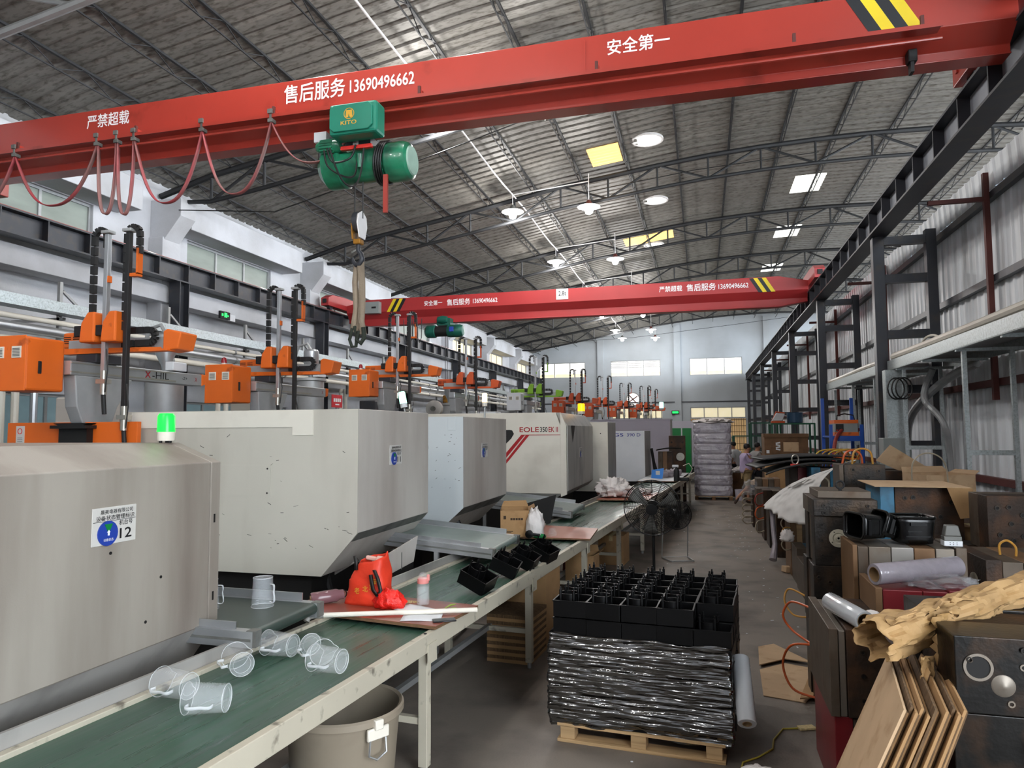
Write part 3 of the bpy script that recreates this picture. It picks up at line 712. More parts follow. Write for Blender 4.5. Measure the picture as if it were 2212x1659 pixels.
MB().box(-0.42,-0.12,-0.1,0.12,0.14,0.34).box(-0.05,0.1,-0.1,0.12,0.14,0.3).build('trolley_frame', 'dark_steel', h, smooth=False)
for x in (-0.35,0.05):
    MB().cyl((x,0.02,0.42),(x,0.1,0.42),0.075,n=18).build('trolley_wheel', 'dark_steel', h)
MB().box(-0.62,-0.46,-0.1,0.05,0.3,0.42).build('limit_box', 'white_box', h, smooth=False, bev=0.006)
for pts in ([(-0.35,-0.28,0.15),(-0.25,-0.32,-0.05),(-0.05,-0.3,-0.02),(0,-0.26,0.14)], [(-0.37,-0.3,0.1),(-0.3,-0.33,-0.1),(-0.12,-0.3,-0.22),(-0.02,-0.25,-0.2),(0.0,-0.22,-0.02)],
            [(-0.3,-0.3,0.12),(-0.2,-0.34,-0.12),(-0.1,-0.33,-0.3),(0.0,-0.3,-0.34),(0.06,-0.26,-0.2),(0.09,-0.24,0.1)]):
    MB().tube(smooth(pts), 0.011, 6).build('control_cable', 'cable_black', h)
MB().cyl((0.02,-0.2,-0.1),(0.02,-0.2,0.05),0.03,0.045,n=12).build('rope_guide', 'hoist_green', h)
MB().box(-0.2,0.18,-0.24,-0.2,0.11,0.15).build('nameplate_band', 'red_plain', h, smooth=False)
for k, x in enumerate((-0.13,-0.03)):
    MB().cyl((x,-0.02,-0.62),(x,-0.02,-0.12),0.008,n=6).build('wire_rope', 'cable_black', h)
MB().box(0.3,0.35,-0.19,-0.16,-0.63,-0.2).build('dangling_strip', 'crane_red', h, smooth=False)
for o in h.children:
    if o.name.split('.')[0] in ('drum_housing','motor_cover','end_disc','cable_wrap'): o.scale = (1.08,1.2,1.2)
# hook block
hb = thing('hook_block', 'worn yellow and white pulley hook block hanging from the green hoist', 'hook block', (-3.73,YC-0.27,4.4))
MB().lathe([(0.0,-0.02),(0.1,-0.02),(0.12,-0.03),(0.12,0.03),(0.1,0.02),(0,0.02)], 24, m=X90, c=(0,0,0.09)).build('pulley', 'dark_steel', hb)
MB().prism([(-0.07,-0.1),(0.07,-0.1),(0.12,0.05),(0.1,0.16),(0,0.22),(-0.1,0.16),(-0.12,0.05)],'x',0.035,0.05).build('side_plate', 'white_paint', hb, smooth=False, bev=0.004)
MB().prism([(-0.07,-0.12),(0.07,-0.12),(0.1,0.06),(-0.1,0.06)],'x',-0.05,-0.035).build('side_plate', 'hook_yellow', hb, smooth=False, bev=0.004)
MB().box(-0.045,0.045,-0.05,0.05,-0.17,-0.11).build('cross_head', 'hook_yellow', hb, smooth=False, bev=0.01)
MB().tube([(0,0,-0.14),(0,0,-0.24),(0.035,0,-0.28),(0.05,0,-0.34),(0.02,0,-0.39),(-0.03,0,-0.4),(-0.065,0,-0.36),(-0.07,0,-0.31)],[0.028,0.026,0.028,0.03,0.03,0.028,0.02,0.008],12).build('hook', 'dark_steel', hb)
MB().bar((-0.005,0,-0.22),(-0.08,-0.01,-0.26),0.02).build('safety_latch', 'shade_grey', hb, smooth=False)
sl = thing('lifting_sling', 'long frayed beige lifting sling looped over the crane hook', 'sling', (-3.73,YC-0.27,4.0))
def ribbon(pts, wd, nm, mt, parent, ax=(0,1,0)):
    m = MB(); ax = Vector(ax)
    for i, p in enumerate(pts):
        p = Vector(p); ww = wd[i] if isinstance(wd, list) else wd
        m.v += [tuple(p-ax*ww/2), tuple(p+ax*ww/2)]
    for i in range(len(pts)-1): m.f.append((2*i,2*i+1,2*i+3,2*i+2))
    return m.build(nm, mt, parent, fix=False, solid=0.014)
ribbon([(0.03,0,0.03),(0.045,0,-0.2),(0.05,0,-0.45),(0.04,0,-0.65),(0.07,0,-0.8)],0.075,'strap','sling',sl,(1,0.3,0))
ribbon([(-0.03,0.02,0.02),(-0.05,0.02,-0.2),(-0.03,0.02,-0.5),(-0.055,0.02,-0.65),(-0.075,0.02,-0.76)],0.06,'strap','sling',sl,(1,0.3,0))
ribbon([(0.03,0,-0.55),(0.0,0.02,-0.7),(-0.01,0.02,-0.8)],0.04,'strap','sling',sl,(1,0.3,0))
MB().tube([(-0.075,0.02,-0.72),(-0.11,0.02,-0.85),(-0.08,0.02,-0.93),(-0.03,0.02,-0.93),(-0.02,0.02,-0.82),(-0.05,0.02,-0.7)],0.02,8).build('eye_loop', 'sling_dark', sl)
MB().tube([(0.07,0,-0.72),(0.08,0,-0.84),(0.04,0,-0.9),(-0.01,0,-0.86),(0.02,0,-0.76)],0.026,8).build('eye_loop', 'sling_dark', sl)
# far crane
c2 = crane(20.8, 5.5, 'crane_red_far', 'red overhead travelling crane farther down the hall with 2.8t plate', False)
F2 = -0.303
text('安全第一', 'white_paint', (-8.3,F2,0.53), 0.6, 0.16, parent=c2, bold=0.03)
text('售后服务', 'white_paint', (-7.55,F2,0.5), 0.76, 0.2, parent=c2, bold=0.035)
text('13690496662', 'white_paint', (-6.7,F2,0.53), 0.78, 0.14, parent=c2, bold=0.02)
text('严禁超载', 'white_paint', (-1.1,F2,0.55), 0.64, 0.17, parent=c2, bold=0.02)
text('售后服务', 'white_paint', (-0.34,F2,0.53), 0.8, 0.21, parent=c2, bold=0.035)
text('13690496662', 'white_paint', (0.53,F2,0.55), 0.8, 0.14, parent=c2, bold=0.02)
stripes(c2, 1.35, 0.11, 0.24, -0.303, 0.4, 0.8, ('signal_black','signal_yellow','signal_black','signal_yellow'))
stripes(c2, -9.35, 0.11, -0.22, -0.303, 0.4, 0.8, ('signal_yellow','signal_black','signal_yellow','signal_black'))
p = MB().box(-4.1,-3.74,-0.315,-0.3,0.5,0.82).build('load_plate', 'white_paint', c2, smooth=False, bev=0.003)
text('2.8t', 'ink', (-4.03,-0.318,0.61), 0.23, 0.14, parent=c2, bold=0.01)
p = MB().box(-10.25,-9.75,-0.5,-0.3,0.35,0.72).build('control_cabinet', 'grey_box', c2, smooth=False, bev=0.01)
MB().box(-10.0,-9.85,-0.505,-0.5,0.5,0.56).build('cabinet_window', 'ink', p, smooth=False)
h2 = thing('wire_rope_hoist', 'dark teal wire rope hoist under the far crane girder', 'hoist', (-7.6,20.45,5.2))
MB().lathe([(0.0,-0.62),(0.14,-0.62),(0.2,-0.55),(0.2,-0.3),(0.17,-0.28)], 24, m=X90).build('gearbox', 'hoist_teal', h2, ang=0.5)
MB().lathe([(0.165,-0.28),(0.165,0.12)], 24, m=X90).build('drum', 'machine_black', h2)
MB().lathe([(0.19,0.12),(0.2,0.2),(0.2,0.5),(0.15,0.6),(0.0,0.62)], 24, m=X90).build('motor', 'hoist_teal', h2, ang=0.5)
MB().box(0.22,0.36,-0.23,-0.19,-0.05,0.1).build('terminal_box', 'sign_blue', h2, smooth=False, bev=0.01)
MB().lathe([(0.0,-0.16),(0.1,-0.15),(0.13,0.0),(0.1,0.15),(0.0,0.16)], 18, m=X90, c=(-0.05,-0.05,0.35)).build('trolley_motor', 'hoist_teal', h2)
MB().box(-0.25,0.2,-0.05,0.35,0.18,0.4).build('trolley_frame', 'hoist_teal', h2, smooth=False, bev=0.01)
for x in (0.02,0.08): MB().cyl((x,0,-2.0),(x,0,-0.1),0.01,n=6).build('wire_rope', 'cable_black', h2)
MB().box(-0.05,0.15,-0.06,0.06,-2.25,-1.98).build('hook_block', 'hook_yellow', h2, smooth=False, bev=0.03)
for k, x in enumerate((-8.9,-8.75,-8.6,-8.45)):
    tag(MB().tube([(x,20.3,5.6),(x+0.02,20.3,5.0),(x+0.08,20.3,4.85),(x+0.14,20.3,5.0),(x+0.15,20.3,5.6)],0.012,6).build('cable_loop','cable_black'),'%s thin black cable loop from the wall side by the far hoist' % ORD[k],'cable','cable loops by the far hoist')
# exit signs
t = thing('exit_sign', 'green lit exit sign hung on the plastered wall', 'exit sign', (-11.28,15.0,5.0))
MB().box(-0.03,0.03,-0.3,0.06,-0.1,0.08).build('housing', 'ink', t, smooth=False)
MB().box(-0.03,0.03,0.06,0.26,-0.12,0.04).build('battery_box', 'white_box', t, smooth=False)
MB().box(0.031,0.034,-0.26,-0.2,-0.04,0.02).box(0.031,0.034,-0.16,-0.06,-0.06,0.05).box(0.031,0.034,-0.05,0.0,-0.03,0.0).build('running_figure', 'exit_green', t, smooth=False)
MB().box(-0.28,-0.03,-0.02,0.02,0.04,0.1).build('wall_arm', 'cable_black', t, smooth=False)
t = thing('exit_sign', 'green lit exit sign on the far wall above the green machine', 'exit sign', (-1.75,49.8,3.35))
MB().box(-0.25,0.25,-0.03,0.17,-0.12,0.12).build('housing', 'ink', t, smooth=False)
MB().box(-0.2,0.2,-0.036,-0.031,-0.07,0.07).build('lit_panel', 'exit_green', t, smooth=False)
t = thing('notice_banner', 'small red notice with white writing behind the third robot', 'notice', (-9.0,16.35,2.9))
MB().box(-0.01,0.01,-0.26,0.26,-0.16,0.16).build('sheet', 'banner_red', t, smooth=False)
for k in range(4): MB().box(0.011,0.014,-0.19+k*0.1,-0.11+k*0.1,-0.02,0.07).build('print_mark','white_paint',t,smooth=False)
MB().box(0.011,0.014,-0.1,0.1,-0.1,-0.07).build('print_mark','white_paint',t,smooth=False)
MB().box(-0.03,-0.01,-0.02,0.02,-2.9,-0.1).build('stake', 'pale_steel', t, smooth=False)
# ------------------------------------------------------------------ injection machines (origin at the aisle end, x runs back to the wall)
def plate_sign(parent, x, y, z, num, w=0.27, hgt=0.18):
    s = MB().box(x,x+0.006,y,y+w,z,z+hgt).build('machine_sign', 'sign_grey', parent, smooth=False, bev=0.002)
    k = w/0.27
    text('晨美电器有限公司', 'ink', (x+0.008,y+0.045*k,z+0.147*k), 0.2*k, 0.022*k, '+x', s, bold=0.01)
    text('设备状态管理标识', 'ink', (x+0.008,y+0.02*k,z+0.117*k), 0.235*k, 0.024*k, '+x', s, bold=0.01)
    text('机台号', 'ink', (x+0.008,y+0.16*k,z+0.085*k), 0.085*k, 0.026*k, '+x', s, bold=0.01)
    if num: text(num, 'ink', (x+0.008,y+0.165*k,z+0.02*k), 0.075*k, 0.05*k, '+x', s, bold=0.03)
    MB().box(x+0.006,x+0.008,y+0.005*k,y+0.265*k,z+0.112*k,z+0.114*k).build('rule', 'ink', s, smooth=False)
    R = Matrix.Rotation(PI/2,3,'Y')
    MB().lathe([(0.0,0.0),(0.06*k,0.0),(0.06*k,0.006),(0.0,0.008)],24,(x+0.006,y+0.09*k,z+0.055*k),R).build('status_dial', 'sign_blue', s)
    MB().add([(x+0.0145,y+0.09*k,z+0.055*k),(x+0.0145,y+0.065*k,z+0.1*k),(x+0.0145,y+0.115*k,z+0.1*k)],[(0,1,2)]).build('dial_window','machine_green',s,smooth=False,fix=False,solid=0.001)
    MB().prism([(y+0.085*k,z+0.045*k),(y+0.095*k,z+0.045*k),(y+0.095*k,z+0.06*k),(y+0.1*k,z+0.06*k),(y+0.09*k,z+0.072*k),(y+0.08*k,z+0.06*k),(y+0.085*k,z+0.06*k)],'x',x+0.0145,x+0.016).build('dial_arrow','white_paint',s,smooth=False)
    text('设备状态', 'white_paint', (x+0.0155,y+0.06*k,z+0.018*k), 0.06*k, 0.014*k, '+x', s, bold=0.0)
    return s
def beacon(loc, lit, base, label, h=0.16, r=0.05, pole=0.0, core=True, tilt=0.0):
    t = thing('beacon_lamp', label, 'beacon', loc, (0,tilt,0))
    if pole: MB().cyl((0,0,0),(0,0,pole),0.012,n=8).build('stem', 'pale_steel', t)
    for k in range(3):
        a = k*2.1; MB().cyl((0.6*r*math.cos(a),0.6*r*math.sin(a),pole),(0.6*r*math.cos(a),0.6*r*math.sin(a),pole+0.012),0.01,n=6).build('foot', 'ink', t)
    MB().lathe([(r*0.95,pole+0.012),(r,pole+0.02),(r,pole+0.06),(r*1.02,pole+0.065)],20).build('base', base, t)
    MB().lathe([(r*1.02,pole+0.065),(r,pole+0.075),(r*0.97,pole+h),(r*0.8,pole+h+0.015),(0,pole+h+0.018)],20).build('lens', lit, t)
    return t
# --- number 12
m12 = thing('injection_machine', 'grey-beige injection machine numbered 12, closest to the camera', 'machine', (-2.8,0,0))
P = [(0,1.0),(0,1.93),(-0.3,2.045),(-4.4,2.045),(-4.4,0.7),(-0.22,0.7)]
MB().prism(P,'y',-1.2,3.60).build('cover', 'cream_dirty', m12, smooth=False, bev=0.006)
MB().prism([(a+(0.001 if a==0 else 0),b) for a,b in P],'y',3.605,3.69).build('end_strip', 'cream_dirty', m12, smooth=False, bev=0.006)
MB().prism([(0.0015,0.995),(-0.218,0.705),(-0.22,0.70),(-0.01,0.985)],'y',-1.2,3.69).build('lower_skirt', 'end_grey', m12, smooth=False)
MB().box(-4.3,-0.35,-1.2,3.5,0,0.7).build('bed', 'machine_black', m12, smooth=False)
for y, z in ((3.64,1.6),(3.64,1.15)): MB().obox((0.002,y,z),(0.004,0.012,0.05)).build('slot', 'hole', m12, smooth=False)
for y, z in ((2.88,1.52),(3.22,1.34),(3.12,1.13)): MB().cyl((-0.002,y,z),(0.003,y,z),0.008,n=10).build('screw_hole', 'hole', m12)
plate_sign(m12, 0.001, 2.76, 1.565, '12')
beacon((-3.12,3.6,2.045), 'beacon_green', 'pvc', 'glowing green beacon lamp on top of machine 12', h=0.16, r=0.05)
# --- number 11
def machine(label, x, y0, y1, z1, zb, bx, bz, depth, side, end, bed=True, name='injection_machine', kg=0.02):
    t = thing(name, label, 'machine', (x,y0,0)); W = y1-y0
    poly = [(0,zb),(0,z1),(-depth,z1),(-depth,bz),(-bx,bz)]
    MB().prism(poly,'y',0,0.012).build('side_panel', side, t, smooth=False)
    MB().prism([(0,zb),(0,z1),(-depth,z1),(-depth,bz),(-bx,bz)],'y',0.012,W).build('cover', end, t, smooth=False, bev=0.005)
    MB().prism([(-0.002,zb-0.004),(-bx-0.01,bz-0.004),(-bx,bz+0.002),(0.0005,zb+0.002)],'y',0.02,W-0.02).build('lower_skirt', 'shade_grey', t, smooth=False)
    if bed: MB().box(-depth+0.05,-bx-0.15,0.1,W-0.1,0,bz).build('bed', 'machine_black', t, smooth=False)
    return t
m11 = machine('cream injection machine numbered 11 with a scratched side panel', -2.8, 5.45, 7.04, 2.3, 1.26, 0.33, 0.89, 2.35, 'cream', 'cream_taupe')
MB().box(-2.3,-0.42,-0.008,0.0,2.15,2.295).box(-0.62,-0.42,-0.008,0,2.08,2.15).build('patch_panel', 'cream_clean', m11, smooth=False)
MB().box(-2.1,-0.83,-0.005,0.0,1.55,1.82).build('access_panel', 'cream', m11, smooth=False)
for x in (-2.07,-0.86):
    for z in (1.58,1.79): MB().cyl((x,-0.008,z),(x,-0.003,z),0.008,n=8).build('screw','hole',m11)
plate_sign(m11, 0.001, 0.62, 1.8, '11', 0.27)
random.seed(3)
for i in range(46):
    x = random.uniform(-1.9,-0.05); z = random.choice([random.uniform(0.95,1.4), random.uniform(1.0,2.2), random.uniform(1.0,1.3)])
    if z < 0.9+(0.33+x)*1.1: continue
    L = random.uniform(0.008,0.05); MB().obox((x,-0.0008,z),(L,0.001,random.uniform(0.002,0.005)),(0,random.uniform(-0.7,0.7),0)).build('scratch','scuff',m11,smooth=False)
MB().prism([(-0.95,0.62),(-0.35,0.92),(-0.28,0.92),(-0.9,0.55)],'y',0.5,0.54).build('chute_edge', 'cream_taupe', m11, smooth=False)
MB().tube([(-0.55,0.4,0.95),(-0.5,0.4,0.8),(-0.45,0.38,0.66)],0.03,8).build('black_hose', 'cable_black', m11)
m3 = machine('pale injection machine with white clips on its top edge, next after number 11', -2.7, 7.88, 9.77, 2.28, 1.22, 0.4, 0.85, 2.3, 'pale_blue_white', 'cream_taupe')
for x in (-0.55,-0.16): MB().box(x-0.03,x+0.07,-0.006,0,2.12,2.28).build('top_clip', 'pale_blue_white', m3, smooth=False, bev=0.01)
plate_sign(m3, 0.001, 0.7, 1.78, None, 0.27)
for i in range(26):
    MB().obox((random.uniform(-0.5,-0.03),-0.0008,random.uniform(1.3,2.1)),(random.uniform(0.005,0.03),0.001,0.004),(0,random.uniform(-0.9,0.9),0)).build('scratch','scuff',m3,smooth=False)
MB().tube([(-0.3,0.5,1.1),(-0.22,0.5,0.95),(-0.2,0.5,0.7)],0.035,8).build('black_hose', 'cable_black', m3)
# --- the cream machine with red lettering
me = thing('injection_machine', 'cream injection machine with red model lettering and red diagonal stripes', 'machine', (-2.2,11.83,0))
MB().prism([(-0.12,1.05),(-0.12,2.2),(-0.2,2.42),(-2.6,2.42),(-2.6,1.05)],'y',0,2.8).build('side_door', 'cream_clean', me, smooth=False, bev=0.006)
MB().prism([(-0.11,1.0),(0,1.1),(0,2.2),(-0.15,2.42),(-0.2,2.42),(-0.11,2.2)],'y',0.05,2.87).build('end_cover', 'end_grey', me, smooth=False, bev=0.006)
MB().prism([(-0.12,1.0),(-0.02,1.04),(-0.02,2.2),(-0.12,2.42)],'y',0.0,0.05).build('corner_post', 'cream_clean', me, smooth=False)
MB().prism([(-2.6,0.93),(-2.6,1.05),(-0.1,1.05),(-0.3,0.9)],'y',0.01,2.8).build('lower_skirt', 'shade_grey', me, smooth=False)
MB().box(-2.5,-0.4,0.1,2.7,0,0.93).build('bed', 'machine_black', me, smooth=False)
MB().prism([(-1.45,1.55),(-1.22,1.75),(-0.98,1.98),(-0.93,2.06),(-0.96,2.12),(-1.0,2.13),(-1.45,2.13)],'y',-0.004,0).build('side_window', 'ink', me, smooth=False)
text('EOLE', 'ink_red', (-0.83,-0.004,2.09), 0.34, 0.085, parent=me, bold=0.02)
text('350', 'ink', (-0.47,-0.004,2.09), 0.13, 0.085, parent=me, bold=0.03)
text('EK II', 'ink_red', (-0.32,-0.004,2.09), 0.16, 0.085, parent=me, bold=0.03)
MB().prism([(-1.4,1.36),(-0.8,2.045),(-0.02-0.1,2.045),(-0.12,2.038),(-0.74,2.035),(-1.32,1.36)],'y',-0.003,0).build('stripe', 'ink_red', me, smooth=False)
MB().prism([(-1.28,1.36),(-0.72,2.035),(-0.66,2.035),(-1.23,1.36)],'y',-0.0035,0).build('stripe', 'ink_red', me, smooth=False)
plate_sign(me, 0.001, 1.2, 1.62, None, 0.27)
MB().add([(0.002,0.35,2.2),(0.002,0.75,2.2),(0.002,0.6,2.0),(0.002,0.5,1.9)],[(0,1,2,3)]).build('oil_stain','scuff',me,smooth=False,fix=False,solid=0.001)
m5 = machine('narrow beige injection machine with a dull end, after the red lettered one', -1.9, 14.8, 16.2, 2.29, 0.95, 0.1, 0.85, 2.2, 'cream_clean', 'end_grey')
for z in (2.05,1.05): MB().cyl((-0.15,-0.005,z),(-0.15,0.0,z),0.012,n=8).build('screw_hole','hole',m5)
mg = machine('white injection machine with blue model lettering', -1.5, 19.35, 21.6, 2.1, 0.8, 0.25, 0.75, 2.2, 'white_box', 'end_grey')
text('GS', 'ink_blue', (-0.83,-0.003,1.95), 0.27, 0.09, parent=mg, bold=0.05)
text('390 D', 'ink_blue', (-0.47,-0.003,1.95), 0.36, 0.09, parent=mg, bold=0.0)
ml = machine('lavender grey injection machine rising behind the white lettered one', -1.0, 23.6, 25.2, 2.45, 0.7, 0.2, 0.6, 2.6, 'lavender', 'end_grey')
MB().box(-2.6,0.02,-0.02,1.62,2.45,2.49).build('top_trim','lavender',ml,smooth=False)
mn = machine('bright green injection machine beyond the lavender one', -0.45, 29.5, 32.0, 2.2, 0.5, 0.1, 0.4, 2.4, 'machine_green', 'machine_green')
MB().box(-0.38,-0.33,-0.03,0,0.9,2.2).build('edge_strip','pale_blue_white',mn,smooth=False)
mo = machine('grey injection machine at the far end behind the wrapped stack', 0.2, 35.0, 38.0, 2.55, 0.5, 0.1, 0.4, 2.6, 'lavender', 'end_grey')
# orange base panel in front of robot one
op = thing('orange_guard', 'long orange machine guard panel with warning label behind machine 12', 'guard', (-5.0,5.35,0))
MB().box(-1.45,0.05,0,0.05,0.9,2.21).build('panel', 'orange', op, smooth=False, bev=0.004)
MB().box(-1.34,-1.24,-0.004,0,1.98,2.18).build('warning_label', 'sign_grey', op, smooth=False)
MB().ring((-1.29,-0.006,2.13),0.022,0.028,0.003,18,Matrix.Rotation(PI/2,3,'X')).build('ban_ring','red_plain',op)
for i in range(5): MB().box(-1.32,-1.26,-0.0055,-0.004,2.0+i*0.016,2.004+i*0.016).build('print_line','ink',op,smooth=False)
MB().box(-1.4,0,0.01,0.04,0,0.9).build('support','machine_black',op,smooth=False)
# ------------------------------------------------------------------ robots
def cable_chain(m, pts, w, hgt):
    for a, b in zip(pts, pts[1:]):
        a = Vector(a); b = Vector(b); m.bar(a, a+(b-a)*0.86, w, hgt, up=(0,1,0))
    return m
def robot(label, loc, body='orange', box='orange', s=1.0, red_lamp=False, mark=True, zoff=0.0, boxed=True, lean=0.0, bz=2.2, lettering=None):
    t = thing('take_out_robot', label, 'robot', loc, (0,0,lean), group='take-out robots'); t.scale = (s,s,s)
    B = bz/s   # distance down to the machine bed
    # base
    MB().prism([(-0.14,-0.02),(0.14,-0.02),(0.2,0.0),(-0.2,0.0)],'y',0.05,0.5).box(-0.2,0.2,0.02,0.53,-0.05,-0.02).build('base', 'machine_black', t, smooth=False)
    MB().box(-0.16,0.16,0.08,0.48,-B,-0.05).build('pedestal', 'machine_black', t, smooth=False)
    MB().prism([(0.12,0.0),(0.46,0.0),(0.52,0.16),(0.62,0.3),(0.7,0.44),(0.02,0.44),(0.05,0.15)],'x',-0.07,0.07).build('riser', 'alu_matte', t, smooth=False, bev=0.01)
    if boxed:
        b = MB().box(-0.39,0,-0.42,-0.03,0.28,0.75).build('control_box', box, t, smooth=False, bev=0.02)
        MB().box(-0.392,0.004,-0.425,-0.415,0.275,0.755).build('box_door', box, b, smooth=False, bev=0.02)
        for x in (-0.33,-0.14):
            v = MB().box(x,x+0.1,-0.432,-0.424,0.56,0.66).build('vent', 'pvc', b, smooth=False)
            for k in range(6): MB().box(x+0.012,x+0.088,-0.436,-0.432,0.572+k*0.013,0.578+k*0.013).build('vent_slot','shade_grey',b,smooth=False)
        MB().box(0.0,0.012,-0.3,-0.27,0.43,0.54).build('latch', 'ink', b, smooth=False, bev=0.004)
        if red_lamp:
            MB().lathe([(0.03,0.755),(0.03,0.79)],14,(-0.25,-0.25,0)).build('lamp_base','pvc',b)
            MB().lathe([(0.034,0.79),(0.036,0.82),(0.025,0.855),(0,0.865)],14,(-0.25,-0.25,0)).build('lamp_dome','beacon_red',b)
    # traverse beam along the hall
    tb = MB().box(-0.07,0.07,-0.03,1.72,0.44,0.57).build('traverse_beam', 'alu', t, smooth=False, bev=0.008)
    MB().prism([(1.72,0.44),(1.78,0.46),(1.80,0.57),(1.72,0.575)],'x',-0.075,0.075).build('beam_cap', body, tb, smooth=False, bev=0.006)
    MB().box(0.07,0.08,-0.03,1.3,0.46,0.475).box(0.07,0.08,-0.03,1.3,0.545,0.555).build('guide_rail', 'steel_bright', tb, smooth=False)
    if lettering:
        text('X', 'ink_red', (0.0725,0.86,0.475), 0.08, 0.07, '+x', tb, bold=0.02)
        text('-HIL', 'ink', (0.0725,0.96,0.475), 0.24, 0.07, '+x', tb, bold=0.0)
        text('-Z+', 'ink', (0.0725,1.4,0.49), 0.08, 0.035, '+x', tb, bold=0.0)
    text('X', 'ink_red', (0.0725,1.6,0.48), 0.045, 0.05, '+x', tb, bold=0.0)
    # kick arm across the machine, on a carriage
    MB().box(-0.12,0.12,0.2,0.5,0.57,0.66).build('carriage', 'dark_steel', t, smooth=False, bev=0.01)
    ka = MB().box(-0.3,0.86,0.28,0.38,0.68,0.80).build('kick_arm', 'alu_matte', t, smooth=False, bev=0.008)
    MB().box(-0.28,0.92,0.19,0.29,0.655,0.675).prism([(-0.28,0.675),(0.85,0.675),(0.85,0.69),(-0.28,0.71)],'y',0.19,0.195).build('arm_tray', body, ka, smooth=False)
    MB().prism([(0.84,0.655),(1.0,0.67),(1.04,0.82),(0.88,0.86),(0.84,0.84)],'y',0.22,0.44).build('arm_cap', body, ka, smooth=False, bev=0.012)
    mh = MB().box(-0.5,0.0,0.4,0.6,0.74,0.9).build('motor_housing', body, ka, smooth=False, bev=0.02)
    for k in range(4):
        MB().box(-0.48,-0.40,0.395,0.4,0.79+k*0.02,0.797+k*0.02).box(-0.37,-0.29,0.395,0.4,0.79+k*0.02,0.797+k*0.02).build('louvre','ink',mh,smooth=False)
    pts = [(0.15,0.24,0.86)] + [(0.15+0.08*i,0.24,0.86) for i in range(1,7)] + [(0.68+0.06*math.sin(a),0.24,0.80+0.06*math.cos(a)) for a in [0.2,0.6,1.1,1.6,2.1,2.6,3.0]] + [(0.5,0.24,0.74),(0.35,0.24,0.735)]
    cable_chain(MB(), pts, 0.06, 0.03).build('cable_chain', 'chain_black', ka, smooth=False)
    # the two vertical arms
    for k, x in enumerate((0.29, 0.53)):
        ua = MB().box(x-0.022,x+0.022,0.10,0.145,0.05 if k else 0.35,1.76).build('vertical_arm', 'alu' if k == 0 else 'chain_black', t, smooth=False, bev=0.004)
        MB().box(x-0.05,x+0.05,0.08,0.16,1.76,1.79).build('arm_head', 'alu_matte', ua, smooth=False, bev=0.006)
        x2 = x-0.13 if k == 0 else x-0.0
        pts = [(x2-0.03,0.13,0.85+0.09*i) for i in range(10)] + [(x2-0.03+0.07*(1-math.cos(a)),0.13,1.74+0.07*math.sin(a)) for a in [0.3,0.8,1.3,1.8,2.3,2.8]] + [(x2+0.11,0.13,1.7-0.08*i) for i in range(3 if k else 2)]
        cable_chain(MB(), pts, 0.05, 0.04).build('cable_chain', 'chain_black', ua, smooth=False)
        if k: MB().box(x+0.1,x+0.12,0.1,0.16,1.36,1.6).box(x+0.03,x+0.12,0.1,0.16,1.34,1.37).build('cable_bracket', body, ua, smooth=False)
        else: MB().box(x+0.022,x+0.04,0.1,0.14,1.3,1.36).build('cable_bracket', body, ua, smooth=False)
        MB().prism([(x-0.22,0.74),(x-0.05,0.74),(x-0.05,1.02),(x-0.13,1.02),(x-0.2,0.92)],'y',0.04,0.2).build('arm_cover', body, ua, smooth=False, bev=0.015)
        MB().box(x-0.3,x-0.2,0.06,0.16,0.8,0.9).build('servo', 'ink', ua, smooth=False, bev=0.008)
        zb = 0.38 if k == 0 else 0.05
        g = MB().cyl((x,0.12,zb-0.12),(x,0.12,zb+0.1),0.03,n=12).box(x-0.05,x+0.05,0.08,0.16,zb-0.02,zb+0.02).build('gripper', 'steel_bright', ua)
        MB().cyl((x+0.02,0.12,zb-0.3),(x,0.12,zb-0.1),0.02,n=10).build('gripper_finger', 'machine_black', ua)
        MB().tube([(x+0.04,0.1,zb+0.3),(x+0.1,0.06,zb+0.1),(x+0.06,0.08,zb-0.1)],0.006,6).build('air_line','cable_black',ua)
    return t
robot('orange take-out robot with X-HIL lettering, closest to the camera', (-5.6,5.2,2.2), lettering=True)
robot('orange take-out robot with dark red lamp, second along the row', (-5.6,7.98,2.2), red_lamp=True)
robot('orange take-out robot third along the row, dark red lamp on its box', (-5.6,11.72,2.45), red_lamp=True, bz=2.45)
robot('older orange take-out robot without control box behind the pale machine', (-5.4,15.0,2.42), body='orange_far', boxed=False, bz=2.42)
robot('lime green take-out robot with a white control box', (-4.75,19.1,2.4), body='lime', box='white_box', bz=2.4)
robot('orange take-out robot behind the lime green one', (-4.35,23.2,2.35), body='orange_far', box='orange_far', bz=2.35)
robot('orange take-out robot beside the amber beacon', (-3.9,26.5,2.35), body='orange_far', box='orange_far', bz=2.35)
robot('small orange take-out robot far along the row before the wall fan', (-3.7,32.2,2.45), body='orange_far', box='orange_far', bz=2.45)
robot('last orange take-out robot under the round wall fan', (-3.0,34.6,2.45), body='orange_far', box='orange_far', bz=2.45)
robot('orange take-out robot nearest the far exit sign', (-2.9,38.4,2.5), body='orange_far', box='orange_far', bz=2.5, boxed=False)
beacon((-3.6,8.3,2.28), 'beacon_mint', 'white_box', 'mint glowing beacon tilted on a pole behind machine 11', h=0.2, r=0.045, pole=0.12, tilt=-0.2)
beacon((-2.75,8.9,2.28), 'beacon_warm', 'pvc', 'warm white beacon on a thin pole above the pale machine', h=0.17, r=0.035, pole=0.14)
beacon((-2.25,13.6,2.42), 'beacon_amber', 'pvc', 'amber yellow beacon on the red lettered machine', h=0.2, r=0.07)
beacon((-1.3,24.2,2.49), 'beacon_mint', 'white_box', 'small mint beacon on the lavender machine', h=0.25, r=0.07, pole=0.3)
